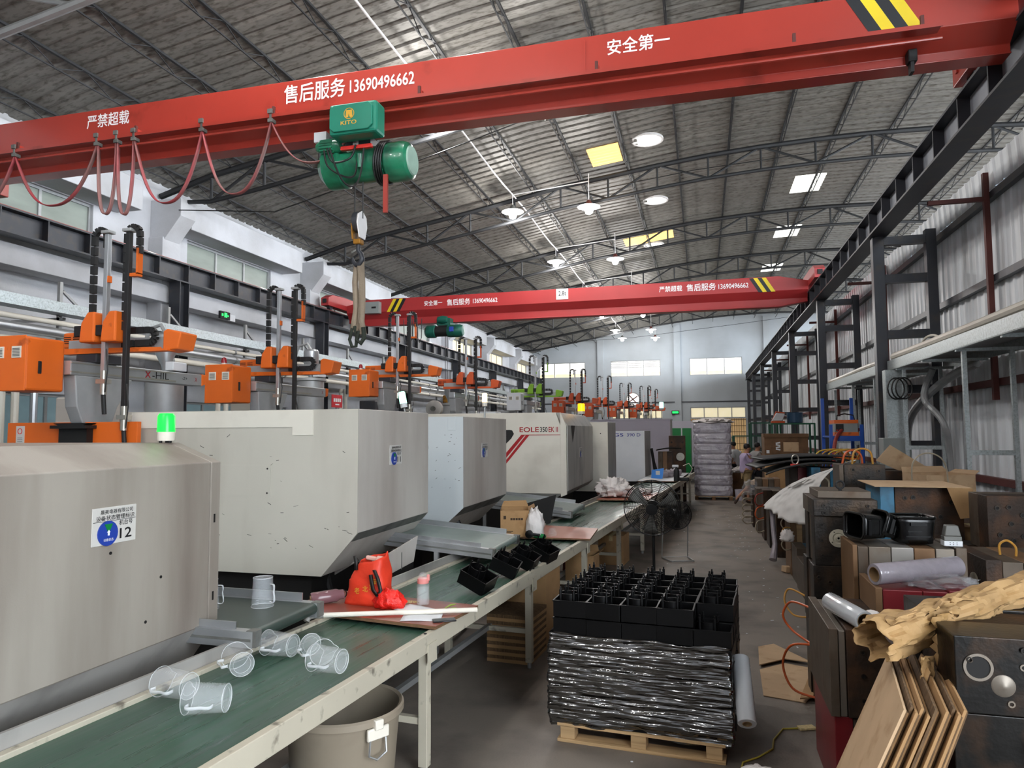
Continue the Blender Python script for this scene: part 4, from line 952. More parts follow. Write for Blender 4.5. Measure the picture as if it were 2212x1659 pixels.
# hopper loaders between the robots and the wall
def hopper(label, loc, s=1.0):
    t = thing('hopper_loader', label, 'hopper', loc, group='hopper loaders'); t.scale = (s,s,s); B = loc[2]/s
    MB().lathe([(0.04,-0.25),(0.05,-0.18),(0.13,0.0),(0.13,0.2),(0.11,0.23),(0,0.24)],20).build('vessel','alu',t,ang=0.5)
    MB().lathe([(0.23,-0.32),(0.25,-0.31),(0.25,-0.27),(0.1,-0.25),(0,-0.25)],24).build('lid','alu_matte',t,ang=0.5)
    MB().lathe([(0.22,-0.32),(0.22,-0.9),(0.08,-1.2)],24).build('hopper_body','alu_matte',t)
    MB().box(-0.08,0.08,-0.08,0.08,-B,-1.18).build('throat','machine_black',t,smooth=False)
    MB().tube([(0,0,0.22),(-0.08,0,0.34),(-0.25,0,0.3),(-0.35,0,0.0)],0.025,8).build('suction_hose','alu_matte',t)
    MB().box(0.1,0.22,-0.12,0.12,-0.25,-0.14).build('valve_box','white_box',t,smooth=False,bev=0.01)
hopper('stainless hopper loader behind the X-HIL robot beam', (-6.45,7.4,3.12))
hopper('stainless hopper loader behind the second robot', (-6.5,10.9,3.3))
hopper('stainless hopper loader behind the older robot', (-6.3,17.3,3.1))
t = thing('dust_blower', 'round grey blower fan housing between the third and fourth robots', 'blower', (-5.0,12.9,2.55))
MB().lathe([(0,-0.08),(0.13,-0.08),(0.16,-0.04),(0.16,0.06),(0.06,0.08),(0,0.08)],24,m=Matrix.Rotation(PI/2,3,'X')).build('housing','end_grey',t)
MB().box(-0.05,0.05,-0.05,0.05,-2.55,-0.1).build('stand','machine_black',t,smooth=False)
MB().cyl((0.0,-0.1,0),(0,-0.08,0),0.05,n=14).build('inlet','shade_grey',t)
for k, (x, y, z0, z1, wd, mat, lab) in enumerate(((-7.4,7.2,0,2.55,0.5,'cream_taupe','beige upright dryer cabinet behind the first robot'),(-7.3,10.4,0,2.6,0.5,'cream','beige upright dryer cabinet behind the second robot'),(-7.5,9.2,0,2.3,0.4,'end_grey','grey machine column behind the first robot beam'),(-6.6,13.4,0,2.75,0.35,'dark_steel','dark post cabinet behind the third robot'),(-5.2,17.2,0,2.6,0.5,'white_box','white cabinet behind the older robot'))):
    t = thing('dryer_cabinet', lab, 'cabinet', (x,y,0))
    MB().box(-wd/2,wd/2,-wd/2,wd/2,0.1,z1).build('body', mat, t, smooth=False, bev=0.02)
    MB().box(-wd/2+0.03,wd/2-0.03,-wd/2-0.01,-wd/2,0.3,z1-0.3).build('door', mat, t, smooth=False, bev=0.006)
    MB().box(wd/2-0.08,wd/2-0.05,-wd/2-0.03,-wd/2-0.01,z1*0.5,z1*0.5+0.15).build('handle', 'ink', t, smooth=False)
    MB().box(-wd/2+0.02,wd/2-0.02,-wd/2+0.02,wd/2-0.02,0,0.1).build('plinth', 'machine_black', t, smooth=False)
# ------------------------------------------------------------------ main belt conveyor
BR = -math.radians(4.55); BO = Vector((-1.985,0,0))
def bw(lx, ly, z=0.0): return Vector((BO.x + lx*math.cos(BR) - ly*math.sin(BR), lx*math.sin(BR) + ly*math.cos(BR), z))
bc = thing('belt_conveyor', 'long green belt conveyor table with cream steel frame running down the hall', 'conveyor', tuple(BO), (0,0,BR))
Y0, Y1 = 0.6, 22.0
MB().box(-0.83,-0.04,Y0,Y1,0.825,0.842).build('belt', 'belt_green', bc, smooth=False)
MB().box(-0.045,0.0,Y0,Y1,0.75,0.86).build('front_rail', 'frame_cream', bc, smooth=False, bev=0.004)
MB().box(-0.87,-0.825,Y0,Y1,0.75,0.865).build('back_rail', 'frame_cream', bc, smooth=False, bev=0.004)
MB().box(-0.8,-0.06,Y0,Y1,0.76,0.82).build('slider_bed', 'shade_grey', bc, smooth=False)
for a, b in ((0.6,3.75),(4.9,7.1),(8.0,9.6),(11.2,14.5)):
    MB().box(-0.89,-0.872,a,b,0.80,0.93).build('back_guard', 'end_grey', bc, smooth=False)
ly = 2.15
while ly < 22.3:
    for lx in (-0.05,-0.84):
        MB().box(lx-0.03,lx+0.03,ly-0.03,ly+0.03,0.05,0.77).build('leg', 'frame_cream', bc, smooth=False, bev=0.004)
        MB().cyl((lx,ly,0),(lx,ly,0.06),0.02,n=8).build('levelling_foot', 'pale_steel', bc)
    MB().box(-0.002,0.006,ly-0.06,ly+0.06,0.68,0.8).build('leg_bracket', 'frame_cream', bc, smooth=False)
    for d in (-0.05,0.05): MB().cyl((-0.022,ly+d,0.86),(-0.022,ly+d,0.866),0.01,n=8).build('bolt', 'ink', bc)
    MB().box(-0.84,-0.05,ly-0.02,ly+0.02,0.3,0.34).build('cross_tie', 'frame_cream', bc, smooth=False)
    ly += 2.08
MB().box(-0.87,-0.82,Y0,Y1,0.28,0.33).build('lower_rail', 'pale_steel', bc, smooth=False)
MB().box(-0.47,-0.43,2.2,21.8,0.3,0.34).build('lower_rail', 'pale_steel', bc, smooth=False)
# side conveyors from the machines
def side_conv(label, x1, y0, y1, z, length, slope, belt):
    t = thing('side_conveyor', label, 'conveyor', (x1,y0,0), group='side conveyors'); W = y1-y0
    m = Matrix.Rotation(slope,3,'Y')
    def T(p): v = m @ Vector((p[0],p[1],p[2])); return (v.x, v.y, v.z+z)
    def tb(nm, mt, x0,xx,ya,yb,z0,z1):
        b = MB().box(x0,xx,ya,yb,z0,z1); b.v = [T(p) for p in b.v]; return b.build(nm, mt, t, smooth=False)
    tb('belt', belt, -length, -0.02, 0.06, W-0.06, -0.012, 0.0)
    b = MB().cyl((-0.02,0.06,-0.035),(-0.02,W-0.06,-0.035),0.036,n=18); b.v = [T(p) for p in b.v]; b.build('end_roller', belt, t)
    for ya in (0.0, W-0.06):
        r = tb('profile_rail', 'alu', -length, 0.01, ya, ya+0.06, -0.09, 0.0)
        tb('profile_groove', 'shade_grey', -length, 0.0, ya-0.001 if ya == 0 else ya+0.055, ya+0.005 if ya == 0 else ya+0.061, -0.055, -0.04)
        tb('bearing_block', 'shade_grey', -0.03, 0.03, ya+0.002, ya+0.058, -0.085, 0.005)
    tb('side_fence', 'alu', -length, -0.12, W-0.02, W-0.012, 0.0, 0.05)
    tb('side_fence', 'alu', -length, -0.12, 0.03, 0.038, 0.0, 0.04)
    for x in (-length*0.35, -length*0.9):
        for ya in (0.03, W-0.03):
            MB().box(x-0.02,x+0.02,ya-0.02,ya+0.02,0,z-0.09-x*math.sin(slope)).build('leg', 'alu_matte', t, smooth=False)
        MB().box(x-0.02,x+0.02,0.05,W-0.05,0.3,0.34).build('leg_tie', 'alu_matte', t, smooth=False)
    return t
side_conv('small dark side conveyor carrying upright cups beside machine 12', -2.44, 3.5, 4.24, 1.0, 1.9, 0.01, 'belt_dark')
side_conv('grey-green side conveyor sloping out below machine 11', -1.93, 6.45, 7.42, 1.0, 1.6, 0.085, 'belt_pale')
side_conv('silver side conveyor sloping out below the pale machine', -1.8, 9.85, 10.95, 0.98, 1.4, 0.1, 'belt_pale')
# guard sheets beside the belt
t = thing('guard_sheet', 'pale olive folded guard sheet leaning behind the belt by the red bag', 'guard', (-2.47,5.05,0))
MB().prism([(0.0,0.86),(1.18,0.9),(1.28,1.2-0.08),(0.14,1.02)],'x',-0.16,-0.15).build('sheet', 'cream_taupe', t, smooth=False)
for k in range(1,4): MB().box(-0.149,-0.145,0.3*k-0.006,0.3*k+0.006,0.88,1.03).build('crease','shade_grey',t,smooth=False)
MB().box(-0.17,-0.16,0.05,1.2,0.0,0.9).build('support_leg','machine_black',t,smooth=False)
t = thing('black_chute', 'dark tapered sheet chute standing behind the cardboard box', 'chute', (-2.2,9.45,0))
MB().prism([(-0.15,1.12),(0.28,1.25),(0.2,0.87),(-0.02,0.8)],'y',0,0.02).prism([(0.02,0.8),(0.02,1.12),(-0.13,1.12),(-0.13,0.8)],'x',-0.16,-0.15).build('sheet', 'machine_black', t, smooth=False)
MB().box(-0.02,0.02,0.0,0.03,0,0.82).build('prop', 'pale_steel', t, smooth=False)
# ------------------------------------------------------------------ measuring cups
R0, R1, CH_ = 0.060, 0.069, 0.18
def make_cup(label):
    t = thing('measuring_cup', label, 'cup', (0,0,0), group='clear measuring cups')
    m = MB()
    def wall(u, v):
        a = 2*PI*u; r = lerp(R0,R1,v)
        sp = max(0, 1-min(abs(a-PI),1)/0.34)
        r += 0.022*sp*max(0,(v-0.8)/0.2)
        return (r*math.cos(a), r*math.sin(a), CH_*v)
    m.grid(wall, 40, 10, wrapu=True).build('body', 'cup', t, fix=True)
    MB().lathe([(0,0.004),(R0-0.004,0.004),(R0,0.0)],32,cap=False).build('base', 'cup', t)
    b = MB().tube([wall(i/40,1.0) for i in range(40)],0.0016,6,closed=True).build('rim', 'cup_edge', t)
    MB().tube([(R0*math.cos(2*PI*i/32),R0*math.sin(2*PI*i/32),0.002) for i in range(32)],0.0018,6,closed=True).build('base_ring', 'cup_edge', t)
    MB().tube([(R0*0.72*math.cos(2*PI*i/32),R0*0.72*math.sin(2*PI*i/32),0.004) for i in range(32)],0.001,5,closed=True).build('base_ring', 'cup_edge', t)
    hp = [(0.062,0,0.145),(0.085,0,0.152),(0.098,0,0.14),(0.097,0,0.11),(0.092,0,0.085),(0.095,0,0.06),(0.09,0,0.04),(0.062,0,0.038)]
    m = MB()
    hp = [tuple(q) for q in smooth(hp, 3)]
    for p in hp: m.v += [(p[0],-0.007,p[2]),(p[0],0.007,p[2])]
    for i in range(len(hp)-1): m.f.append((2*i,2*i+1,2*i+3,2*i+2))
    m.build('handle', 'cup_edge', t, fix=False, solid=0.004)
    for a0 in (1.15, -1.15, 2.2):
        g = MB()
        for k in range(11):
            z = 0.03+k*0.0125; r = lerp(R0,R1,z/CH_)+0.0006; da = 0.16 if k % 2 else 0.26
            g.add([(r*math.cos(a0+q),r*math.sin(a0+q),z+dz) for q,dz in ((0,0),(da,0),(da,0.0018),(0,0.0018))],[(0,1,2,3)])
        g.build('graduation_marks', 'cup_edge', t, smooth=False, fix=False)
    return t
cup0 = make_cup('clear measuring cup lying first on the green belt, handle toward the aisle')
def lay(cup, p, d, roll=0.35):
    d = Vector((d[0],d[1],0)).normalized(); zax = -d; hx = Vector((d.y,-d.x,0))
    if hx.y > 0: hx = -hx
    hx = (hx*math.cos(roll) - Vector((0,0,1))*math.sin(roll)).normalized(); yax = zax.cross(hx)
    m = Matrix((hx,yax,zax)).transposed(); cup.rotation_euler = m.to_euler()
    cup.location = Vector((p[0],p[1],0.842+R1+0.006)) + d*CH_/2
CUPS = [((-2.44,2.92),(1,-0.12),'clear cup lying on the belt behind the closest cup, base toward the aisle'),
        ((-2.17,2.80),(1,0.28),'clear cup lying closest to the camera on the green belt'),
        ((-2.37,3.30),(0.75,-0.7),'clear cup on the belt showing its round base, spout at the back'),
        ((-2.32,3.60),(1,-0.1),'clear cup lying against the back rail of the belt'),
        ((-2.08,3.58),(-0.75,0.6),'clear cup on the belt with its open mouth toward the aisle'),
        ((-1.92,3.42),(1,-0.12),'clear cup touching the open-mouthed cup, nearest the red board')]
for i, (p, d, lab) in enumerate(CUPS):
    c = cup0 if i == 0 else copy_tree(cup0)
    c['label'] = lab; lay(c, p, d, 0.1)
for x, y, rz, lab in ((-2.72,4.02,-0.2,'upturned clear cup standing on the small dark conveyor'),(-3.02,3.88,0.3,'upturned clear cup half hidden behind machine 12')):
    copy_tree(cup0, (x,y,1.003+CH_+0.003), (PI,0,rz), lab)
# ------------------------------------------------------------------ red-brown boards across the belt
def slab(name, pts, z0, z1, mt, edge, label, cat):
    t = thing(name, label, cat, (pts[0][0],pts[0][1],z0)); q = [(a-pts[0][0],b-pts[0][1]) for a,b in pts]
    MB().prism(q,'z',0,z1-z0-0.003).build('core', edge, t, smooth=False)
    MB().prism(q,'z',z1-z0-0.003,z1-z0).build('face', mt, t, smooth=False); return t
slab('plywood_board', [(-2.86,4.44),(-1.64,4.25),(-1.545,4.83),(-2.70,5.03)], 0.866, 0.888, 'board_red', 'board_edge', 'red-brown plywood board laid across the belt under the red bag', 'board')
slab('plywood_board', [(-2.3,8.05),(-1.25,8.06),(-1.29,8.95),(-2.15,9.12)], 0.868, 0.888, 'board_pink', 'board_edge', 'red-brown board across the belt under the cardboard box', 'board')
slab('plywood_board', [(-1.95,12.7),(-0.95,12.8),(-0.85,14.3),(-1.85,14.4)], 0.868, 0.888, 'board_pink', 'board_edge', 'board across the belt beneath the white cloth bundle', 'board')
slab('plywood_board', [(-1.55,17.6),(-0.62,17.6),(-0.4,21.2),(-1.35,21.2)], 0.868, 0.888, 'white_box', 'board_edge', 'pale board covering the far part of the belt', 'board')
ZT = 0.888
# red shopping bag
t = thing('shopping_bag', 'red non-woven shopping bag with gold characters, stuffed full', 'bag', (-2.33,4.72,ZT), (0,0,-0.1))
def bag(u, v):
    a = 2*PI*u; k = lerp(1.0,0.62,v**1.2); sx, sy = 0.17*k, 0.10*k*(1+0.25*v)
    c, s = math.cos(a), math.sin(a); x = sx*math.copysign(abs(c)**0.55,c); y = sy*math.copysign(abs(s)**0.55,s)
    z = 0.30*v + (0.035*c*v if v > 0.6 else 0)
    n = 0.012*vn(x*9,y*9,z*9); return (x + n + 0.03*v, y + n, z*(1+0.0*c) + 0.03*v*(s>0))
MB().grid(bag, 40, 16, wrapu=True).build('bag_body', 'bag_red', t, solid=0.003)
MB().grid(lambda u,v: (bag(u,0)[0]*v, bag(u,0)[1]*v, 0.002), 40, 2, wrapu=True).build('bag_base', 'bag_red', t)
MB().grid(lambda u,v: (0.03+0.095*v*math.cos(2*PI*u), 0.075*v*math.sin(2*PI*u), 0.285-0.02*v+0.02*vn(u*9,v*5)), 24, 5, wrapu=True).build('stuffing', 'cotton_white', t)
MB().obox((0.07,0.045,0.29),(0.07,0.06,0.05),(0.3,0.2,0.4)).obox((0.0,0.06,0.30),(0.12,0.03,0.03),(0,0.1,0)).build('pink_cloth', 'pink_soft', t, bev=0.01)
for s0 in (-1,1):
    ribbon([(0.03+0.07,-0.09 if s0<0 else 0.08,0.25),(0.14,-0.11,0.2),(0.17,-0.12,0.12),(0.155,-0.13,0.08),(0.11,-0.12,0.12),(0.08,-0.105,0.22)] if s0<0 else [(-0.06,-0.06,0.3),(-0.07,-0.075,0.33),(-0.055,-0.08,0.3),(-0.05,-0.085,0.24)],0.022,'strap','cable_black',t,(1,0,0.2))
for i, (ch, x, z) in enumerate((('老',-0.045,0.085),('北',0.02,0.1),('京',0.07,0.115))):
    text(ch, 'gold', (x,-0.116+0.003*i,z), 0.042, 0.042, parent=t, bold=0.03)
MB().obox((0.105,-0.092,0.185),(0.03,0.003,0.006)).obox((0.105,-0.092,0.172),(0.036,0.003,0.006)).obox((0.105,-0.093,0.16),(0.02,0.003,0.01)).build('gold_emblem','gold',t,smooth=False)
def crumple(name, mt, parent, loc, size, seed, nu=26, nv=14, amp=0.35, freq=3.0, flat=True):
    def fn(u, v):
        a = 2*PI*u; b = PI*v; d = Vector((math.sin(b)*math.cos(a), math.sin(b)*math.sin(a), math.cos(b)))
        r = 1 + amp*vn(d.x*freq+seed, d.y*freq+seed*2, d.z*freq) + amp*0.5*vn(d.x*freq*2.7+seed, d.y*freq*2.7, d.z*freq*2.7+seed)
        z = d.z*size[2]*r
        if flat: z = max(z, -size[2]*0.55)
        return (d.x*size[0]*r, d.y*size[1]*r, z)
    o = MB().grid(fn, nu, nv, wrapu=True).build(name, mt, parent, ang=1.2); o.location = loc; return o
o = crumple('plastic_bag', 'film_red', None, (-2.12,4.62,ZT+0.045), (0.11,0.07,0.08), 4); tag(o, 'crumpled thin red plastic bag in front of the shopping bag', 'plastic bag')
# bottles
t = thing('water_bottle', 'clear water bottle with pink lid standing on the red-brown board', 'bottle', (-1.93,4.76,ZT))
MB().lathe([(0,0),(0.042,0.0),(0.046,0.01),(0.046,0.13),(0.04,0.145),(0.036,0.15)],24).build('bottle_body','clear',t,ang=0.5)
MB().lathe([(0,0.003),(0.042,0.004),(0.042,0.115),(0,0.115)],24).build('water','water',t,ang=0.5)
MB().lathe([(0.04,0.148),(0.042,0.155),(0.04,0.18),(0.03,0.186)],24).build('lid','pink_plastic',t)
MB().lathe([(0.038,0.182),(0.036,0.2),(0.022,0.22),(0,0.226)],20).build('dome_cap','clear',t)
MB().box(0.03,0.05,-0.012,0.012,0.165,0.21).build('lid_clip','pink_plastic',t,bev=0.006)
t = thing('tumbler_bottle', 'plum tinted bottle lying on its side beside the red bag', 'bottle', (-2.62,4.62,ZT+0.045), (0,PI/2-0.06,0.72))
MB().lathe([(0,-0.1),(0.04,-0.1),(0.045,-0.09),(0.045,0.08),(0.036,0.1),(0.034,0.13),(0,0.13)],24).build('bottle_body','plum_clear',t,ang=0.5)
MB().lathe([(0.0,-0.1015),(0.026,-0.1015)],20,cap=False).build('base_sticker','cardboard_pale',t,solid=0.001)
MB().tube([(0.025*math.cos(2*PI*i/14),0.006,0.135+0.02*math.sin(2*PI*i/14)) for i in range(14)],0.004,6,closed=True).build('carry_loop','ink',t)
# pipe, papers, phone, beans
t = thing('plastic_pipe', 'white plastic pipe with grey elbow lying along the board edge', 'pipe', (-2.46,4.24,ZT+0.02))
MB().cyl((0,0,0),(0.98,0.37,0.004),0.016,n=14).build('tube','pvc',t)
MB().tube([(0.04,0.015,0),(-0.02,-0.008,0),(-0.045,-0.03,-0.005),(-0.05,-0.05,-0.03)],0.021,12).build('elbow','pvc_grey',t)
for i, (x, y, rz, lab) in enumerate(((-1.80,4.42,0.25,'white paper sheet under the plastic pipe'),(-1.93,4.60,-0.4,'paper sheet half under the red plastic bag'))):
    tag(MB().grid(lambda u,v: ((u-0.5)*0.26,(v-0.5)*0.17,0.001+0.006*u*v+0.002*math.sin(u*5)),8,6).build('paper_sheet','paper',None,(x,y,ZT+0.001+0.002*i),(0,0,rz),solid=0.0008), lab, 'paper')
t = thing('mobile_phone', 'black mobile phone lying at the corner of the board', 'phone', (-1.63,4.38,ZT+0.001), (0,0,0.5))
MB().box(-0.075,0.075,-0.037,0.037,0,0.009).build('case','phone_black',t,bev=0.004); MB().box(-0.07,0.07,-0.033,0.033,0.009,0.0095).build('screen','black_gloss',t)
for i, (a, b) in enumerate((((-1.72,4.62,0.008),(-1.60,4.66,0.008)),((-1.73,4.66,0.008),(-1.68,4.74,0.02)))):
    a = Vector(a); b = Vector(b); c = (a+b)/2 + Vector((0,0.008,0.006))
    tag(MB().tube([a+Vector((0,0,ZT)),c+Vector((0,0,ZT)),b+Vector((0,0,ZT))],[0.003,0.008,0.003],8).build('green_bean','leaf_green'), ['long green bean pod beside the white pipe','short green bean pod tilted up beside the pipe'][i], 'bean')
o = MB()
random.seed(5)
for i in range(160):
    a = random.uniform(0,2*PI); r = math.sqrt(random.random()); o.obox((r*0.075*math.cos(a),r*0.03*math.sin(a),0.003),(0.006,0.004,0.004),(0,0,a))
o = o.build('grain_pile','grain',None,(-2.05,4.80,ZT),smooth=False); tag(o,'scatter of pale husks between the red bag and the water bottle','husks',kind='stuff')
# ------------------------------------------------------------------ black moulded housings
def make_housing(label, grp):
    t = thing('moulded_housing', label, 'moulding', (0,0,0), group=grp)
    W, D, H = 0.235, 0.215, 0.112; m = MB(); th = 0.006
    m.box(-W/2,W/2,-D/2,-D/2+th,0,H).box(-W/2,W/2,D/2-th,D/2,0,H).box(-W/2,-W/2+th,-D/2+th,D/2-th,0,H).box(W/2-th,W/2,-D/2+th,D/2-th,0,H)
    m.box(-W/2+th,W/2-th,-D/2+th,D/2-th,0.02,0.028).build('tray', 'black_plastic', t, smooth=False, bev=0.003)
    MB().box(-W/2-0.004,W/2+0.004,-D/2-0.004,-D/2+0.002,H-0.008,H).box(-W/2-0.004,W/2+0.004,D/2-0.002,D/2+0.004,H-0.008,H).box(-W/2-0.004,-W/2+0.002,-D/2,D/2,H-0.008,H).box(W/2-0.002,W/2+0.004,-D/2,D/2,H-0.008,H).build('lip', 'black_plastic', t, smooth=False)
    MB().lathe([(0.062,0.028),(0.062,0.145),(0.066,0.145),(0.066,0.138),(0.058,0.138),(0.058,0.028)],24,(-0.03,0.01,0),cap=False).build('motor_collar', 'black_plastic', t, ang=0.5)
    for a in (0.6,2.2,3.75,5.4):
        MB().cyl((-0.03+0.066*math.cos(a),0.01+0.066*math.sin(a),0.028),(-0.03+0.066*math.cos(a),0.01+0.066*math.sin(a),0.17),0.010,n=8).cyl((-0.03+0.066*math.cos(a),0.01+0.066*math.sin(a),0.17),(-0.03+0.066*math.cos(a),0.01+0.066*math.sin(a),0.188),0.006,n=6).build('screw_post', 'black_plastic', t)
    return t
hs = make_housing('black moulded housing closest to the camera on the belt', 'black housings on the belt')
HB = [((-1.755,5.42),0.1,'black moulded housing closest to the camera on the belt'),((-1.70,6.03),0.35,'black moulded housing second along the belt'),((-1.62,6.40),0.2,'black moulded housing third along the belt'),((-1.53,6.80),0.0,'black moulded housing nearest the pinkish far board')]
for i, (p, rz, lab) in enumerate(HB):
    o = hs if i == 0 else copy_tree(hs)
    o['label'] = lab; o.location = (p[0],p[1],0.842+0.052); o.rotation_euler = (0.12,0.42,rz-0.25)
# ------------------------------------------------------------------ pallet with housings and stretch film
PR = -math.radians(4.7); PO = Vector((-1.0,4.88,0))
def pw(lx, ly, z): return Vector((PO.x+lx*math.cos(PR)-ly*math.sin(PR), PO.y+lx*math.sin(PR)+ly*math.cos(PR), z))
pl = thing('wooden_pallet', 'wooden pallet under the film wrapped black housings', 'pallet', tuple(PO), (0,0,PR))
for k in range(6): MB().box(0,1.1,k*0.2,k*0.2+0.13,0.105,0.125).build('deck_board','wood_pale',pl,smooth=False,bev=0.003)
for y in (0.0,0.5,1.0):
    MB().box(0,1.1,y,y+0.12,0,0.022).build('bottom_board','wood_pale',pl,smooth=False,bev=0.003)
    for x in (0.02,0.5,0.98): MB().box(x,x+0.1,y+0.01,y+0.11,0.022,0.105).build('block','wood_pale',pl,smooth=False,bev=0.003)
L0 = 0.126; LH = 0.117
for row in range(5):
    for c in range(5):
        jit = random.uniform(-0.006,0.006)
        lx = 0.0+0.115+c*0.236-0.02+jit; lyy = 0.115+row*0.222+random.uniform(-0.005,0.005)
        for L in range(7):
            hidden = L < 5 and not (row == 0 or c == 4 or c == 0)
            if hidden or (L == 6 and c == 4 and row == 0) : continue
            if L < 5 and (row not in (0,)) and c == 0: continue
            p = pw(lx, lyy, L0+L*LH); rz = PR+random.uniform(-0.04,0.04)
            if L >= 5:
                lab = 'black housing in the %s pallet layer, %s row from the front, %s from the belt' % ('top' if L == 6 else 'second', ORD[row], ORD[c])
                g = 'housings on the pallet'
            else:
                lab = 'black moulded housing inside the stretch film on the pallet'; g = 'housings under the film'
            copy_tree(hs, tuple(p), (0,0,rz), lab, g)
W_, D_ = 1.2, 1.14
def loop(u):
    per = 2*(W_+D_); s = u*per
    if s < W_: return (s,0)
    s -= W_
    if s < D_: return (W_,s)
    s -= D_
    if s < W_: return (W_-s,D_)
    return (0,D_-(s-W_))
def wrapf(u, v):
    x, y = loop(u % 1.0); cx, cy = W_/2, D_/2
    z = lerp(0.10,0.72,v); z += (0.018*vn(x*5,y*5,3.0)) * (1 if 0.05<v<0.95 else 1.3)
    n = 0.016*vn(x*3,y*3,z*11)+0.008*vn(x*9,y*9,z*38)+0.004*vn(x*20,y*20,z*70)
    k = 1.0+n/0.6+ (0.012 if v < 0.9 else 0.0)
    if v < 0.12: k -= 0.03*(0.12-v)/0.12
    return pw(cx+(x-cx)*k-0.055, cy+(y-cy)*k-0.0, z)
sf = MB().grid(wrapf, 260, 70, wrapu=True).build('stretch_film','film_dark',ang=3.0)
tag(sf, 'glossy stretch film wound around the lower part of the pallet load', 'stretch film')
t = thing('film_roll', 'stretch film roll hanging at the corner of the pallet load', 'film roll', tuple(pw(1.235,-0.06,0.295)), (-0.85,0.0,0.05))
MB().lathe([(0.028,0),(0.055,0.0),(0.058,0.004),(0.058,0.44),(0.055,0.445),(0.028,0.445)],28,cap=False).build('film','film_roll',t,ang=0.5)
MB().lathe([(0.0,0.03),(0.026,0.03),(0.026,-0.002),(0.029,-0.002),(0.029,0.447),(0.026,0.447)],20,cap=False).build('core','carton_core',t,ang=0.5)
MB().add([(-0.05,0.03,0.05),(0.05,0.0,0.44),(-0.02,0.2,0.62),(-0.17,0.1,0.4)],[(0,1,2,3)]).build('loose_film','film_clear',t,fix=False,solid=0.001)
# ------------------------------------------------------------------ fans
def fan(label, loc, r, hgt, tilt, pole=True, yaw=0.0):
    t = thing('industrial_fan', label, 'fan', (loc[0],loc[1],0), (0,0,yaw))
    c = Vector((0,0,hgt)); RX = Matrix.Rotation(PI/2+tilt,3,'X')
    def P(rr, a, d): return tuple(c + RX @ Vector((rr*math.cos(a), rr*math.sin(a), d)))
    NR = 15
    for side, sg in (('front',1),('back',-1)):
        g = MB()
        for k in range(NR):
            rr = r*(0.2+0.8*k/(NR-1)); d = sg*(0.085*(1-((rr/r)**2.4))+0.02)
            g.tube([P(rr,2*PI*i/36,d) for i in range(36)], 0.0022, 4, closed=True)
        g.build('guard_rings', 'fan_black', t, fix=False)
        for k in range(16):
            a = 2*PI*k/16
            MB().tube([P(r*(0.12+0.88*j/6),a,sg*(0.085*(1-((0.12+0.88*j/6)**2.4))+0.02)) for j in range(7)],0.0028,4).build('guard_spoke','fan_black',t,fix=False)
        MB().lathe([(0,0),(r*0.2,0),(r*0.2,0.01),(0,0.012)],20,m=RX,c=tuple(c+RX@Vector((0,0,sg*0.105)))).build('hub_badge','fan_black',t)
    MB().tube([P(r,2*PI*i/40,0) for i in range(40)],0.007,6,closed=True).build('outer_ring','fan_black',t)
    for k in range(3):
        a0 = 2*PI*k/3+0.4
        MB().grid(lambda u,v: P(lerp(0.05,r*0.9,v), a0+(u-0.5)*0.62*(0.6+0.5*v), -0.03+0.06*(u)),6,5).build('blade','shade_grey' if r > 0.3 else 'fan_black',t,solid=0.002)
    MB().lathe([(0,-0.2),(0.07,-0.19),(0.075,-0.06),(0.05,-0.03),(0,-0.03)],18,m=RX,c=tuple(c)).build('motor','fan_black',t)
    if pole:
        MB().cyl((0,0.13,0.03),(0,0.13,hgt),0.018,n=12).build('pole','fan_black',t)
        MB().lathe([(0,0),(0.24,0),(0.25,0.015),(0.05,0.04),(0,0.045)],28,(0,0.13,0)).build('base','fan_black',t)
    else:
        MB().tube([(-r*0.9,0.1,hgt),(-r*0.95,0.2,0.02),(r*0.95,0.2,0.02),(r*0.9,0.1,hgt)],0.012,8).build('floor_stand','pale_steel',t)
        MB().tube([(-r*0.95,0.2,0.02),(-r*0.8,-0.2,0.02),(r*0.8,-0.2,0.02),(r*0.95,0.2,0.02)],0.012,8).build('floor_bar','pale_steel',t)
    return t
fan('large black pedestal fan standing in the aisle beside the belt', (-0.62,9.0), 0.345, 1.15, 0.12)
fan('smaller floor fan behind the pedestal fan', (-0.42,12.0), 0.23, 0.72, 0.1, pole=False, yaw=0.35)
# ------------------------------------------------------------------ under and on the belt
t = thing('plastic_tub', 'large beige plastic tub with white handle clip under the belt', 'tub', (-1.93,3.62,0))
MB().lathe([(0,0.004),(0.24,0.004),(0.245,0.0),(0.255,0.03),(0.30,0.56),(0.31,0.585),(0.325,0.59),(0.325,0.62),(0.315,0.63),(0.30,0.62),(0.292,0.56),(0.245,0.03),(0,0.02)],44,cap=False).build('tub_body','bin_beige',t,ang=0.5)
MB().obox((0.28,-0.16,0.555),(0.02,0.13,0.06),(0,0,-0.52)).obox((0.285,-0.165,0.6),(0.03,0.05,0.05),(0,0,-0.52)).build('handle_clip','pvc',t,bev=0.006)
MB().tube([(0.3,-0.11,0.53),(0.31,-0.12,0.45),(0.285,-0.18,0.43),(0.262,-0.22,0.46),(0.262,-0.21,0.53)],0.006,6).build('wire_handle','pale_steel',t)
MB().lathe([(0,0.4),(0.28,0.4)],36,cap=False).build('dark_contents','shade_grey',t,solid=0.004)
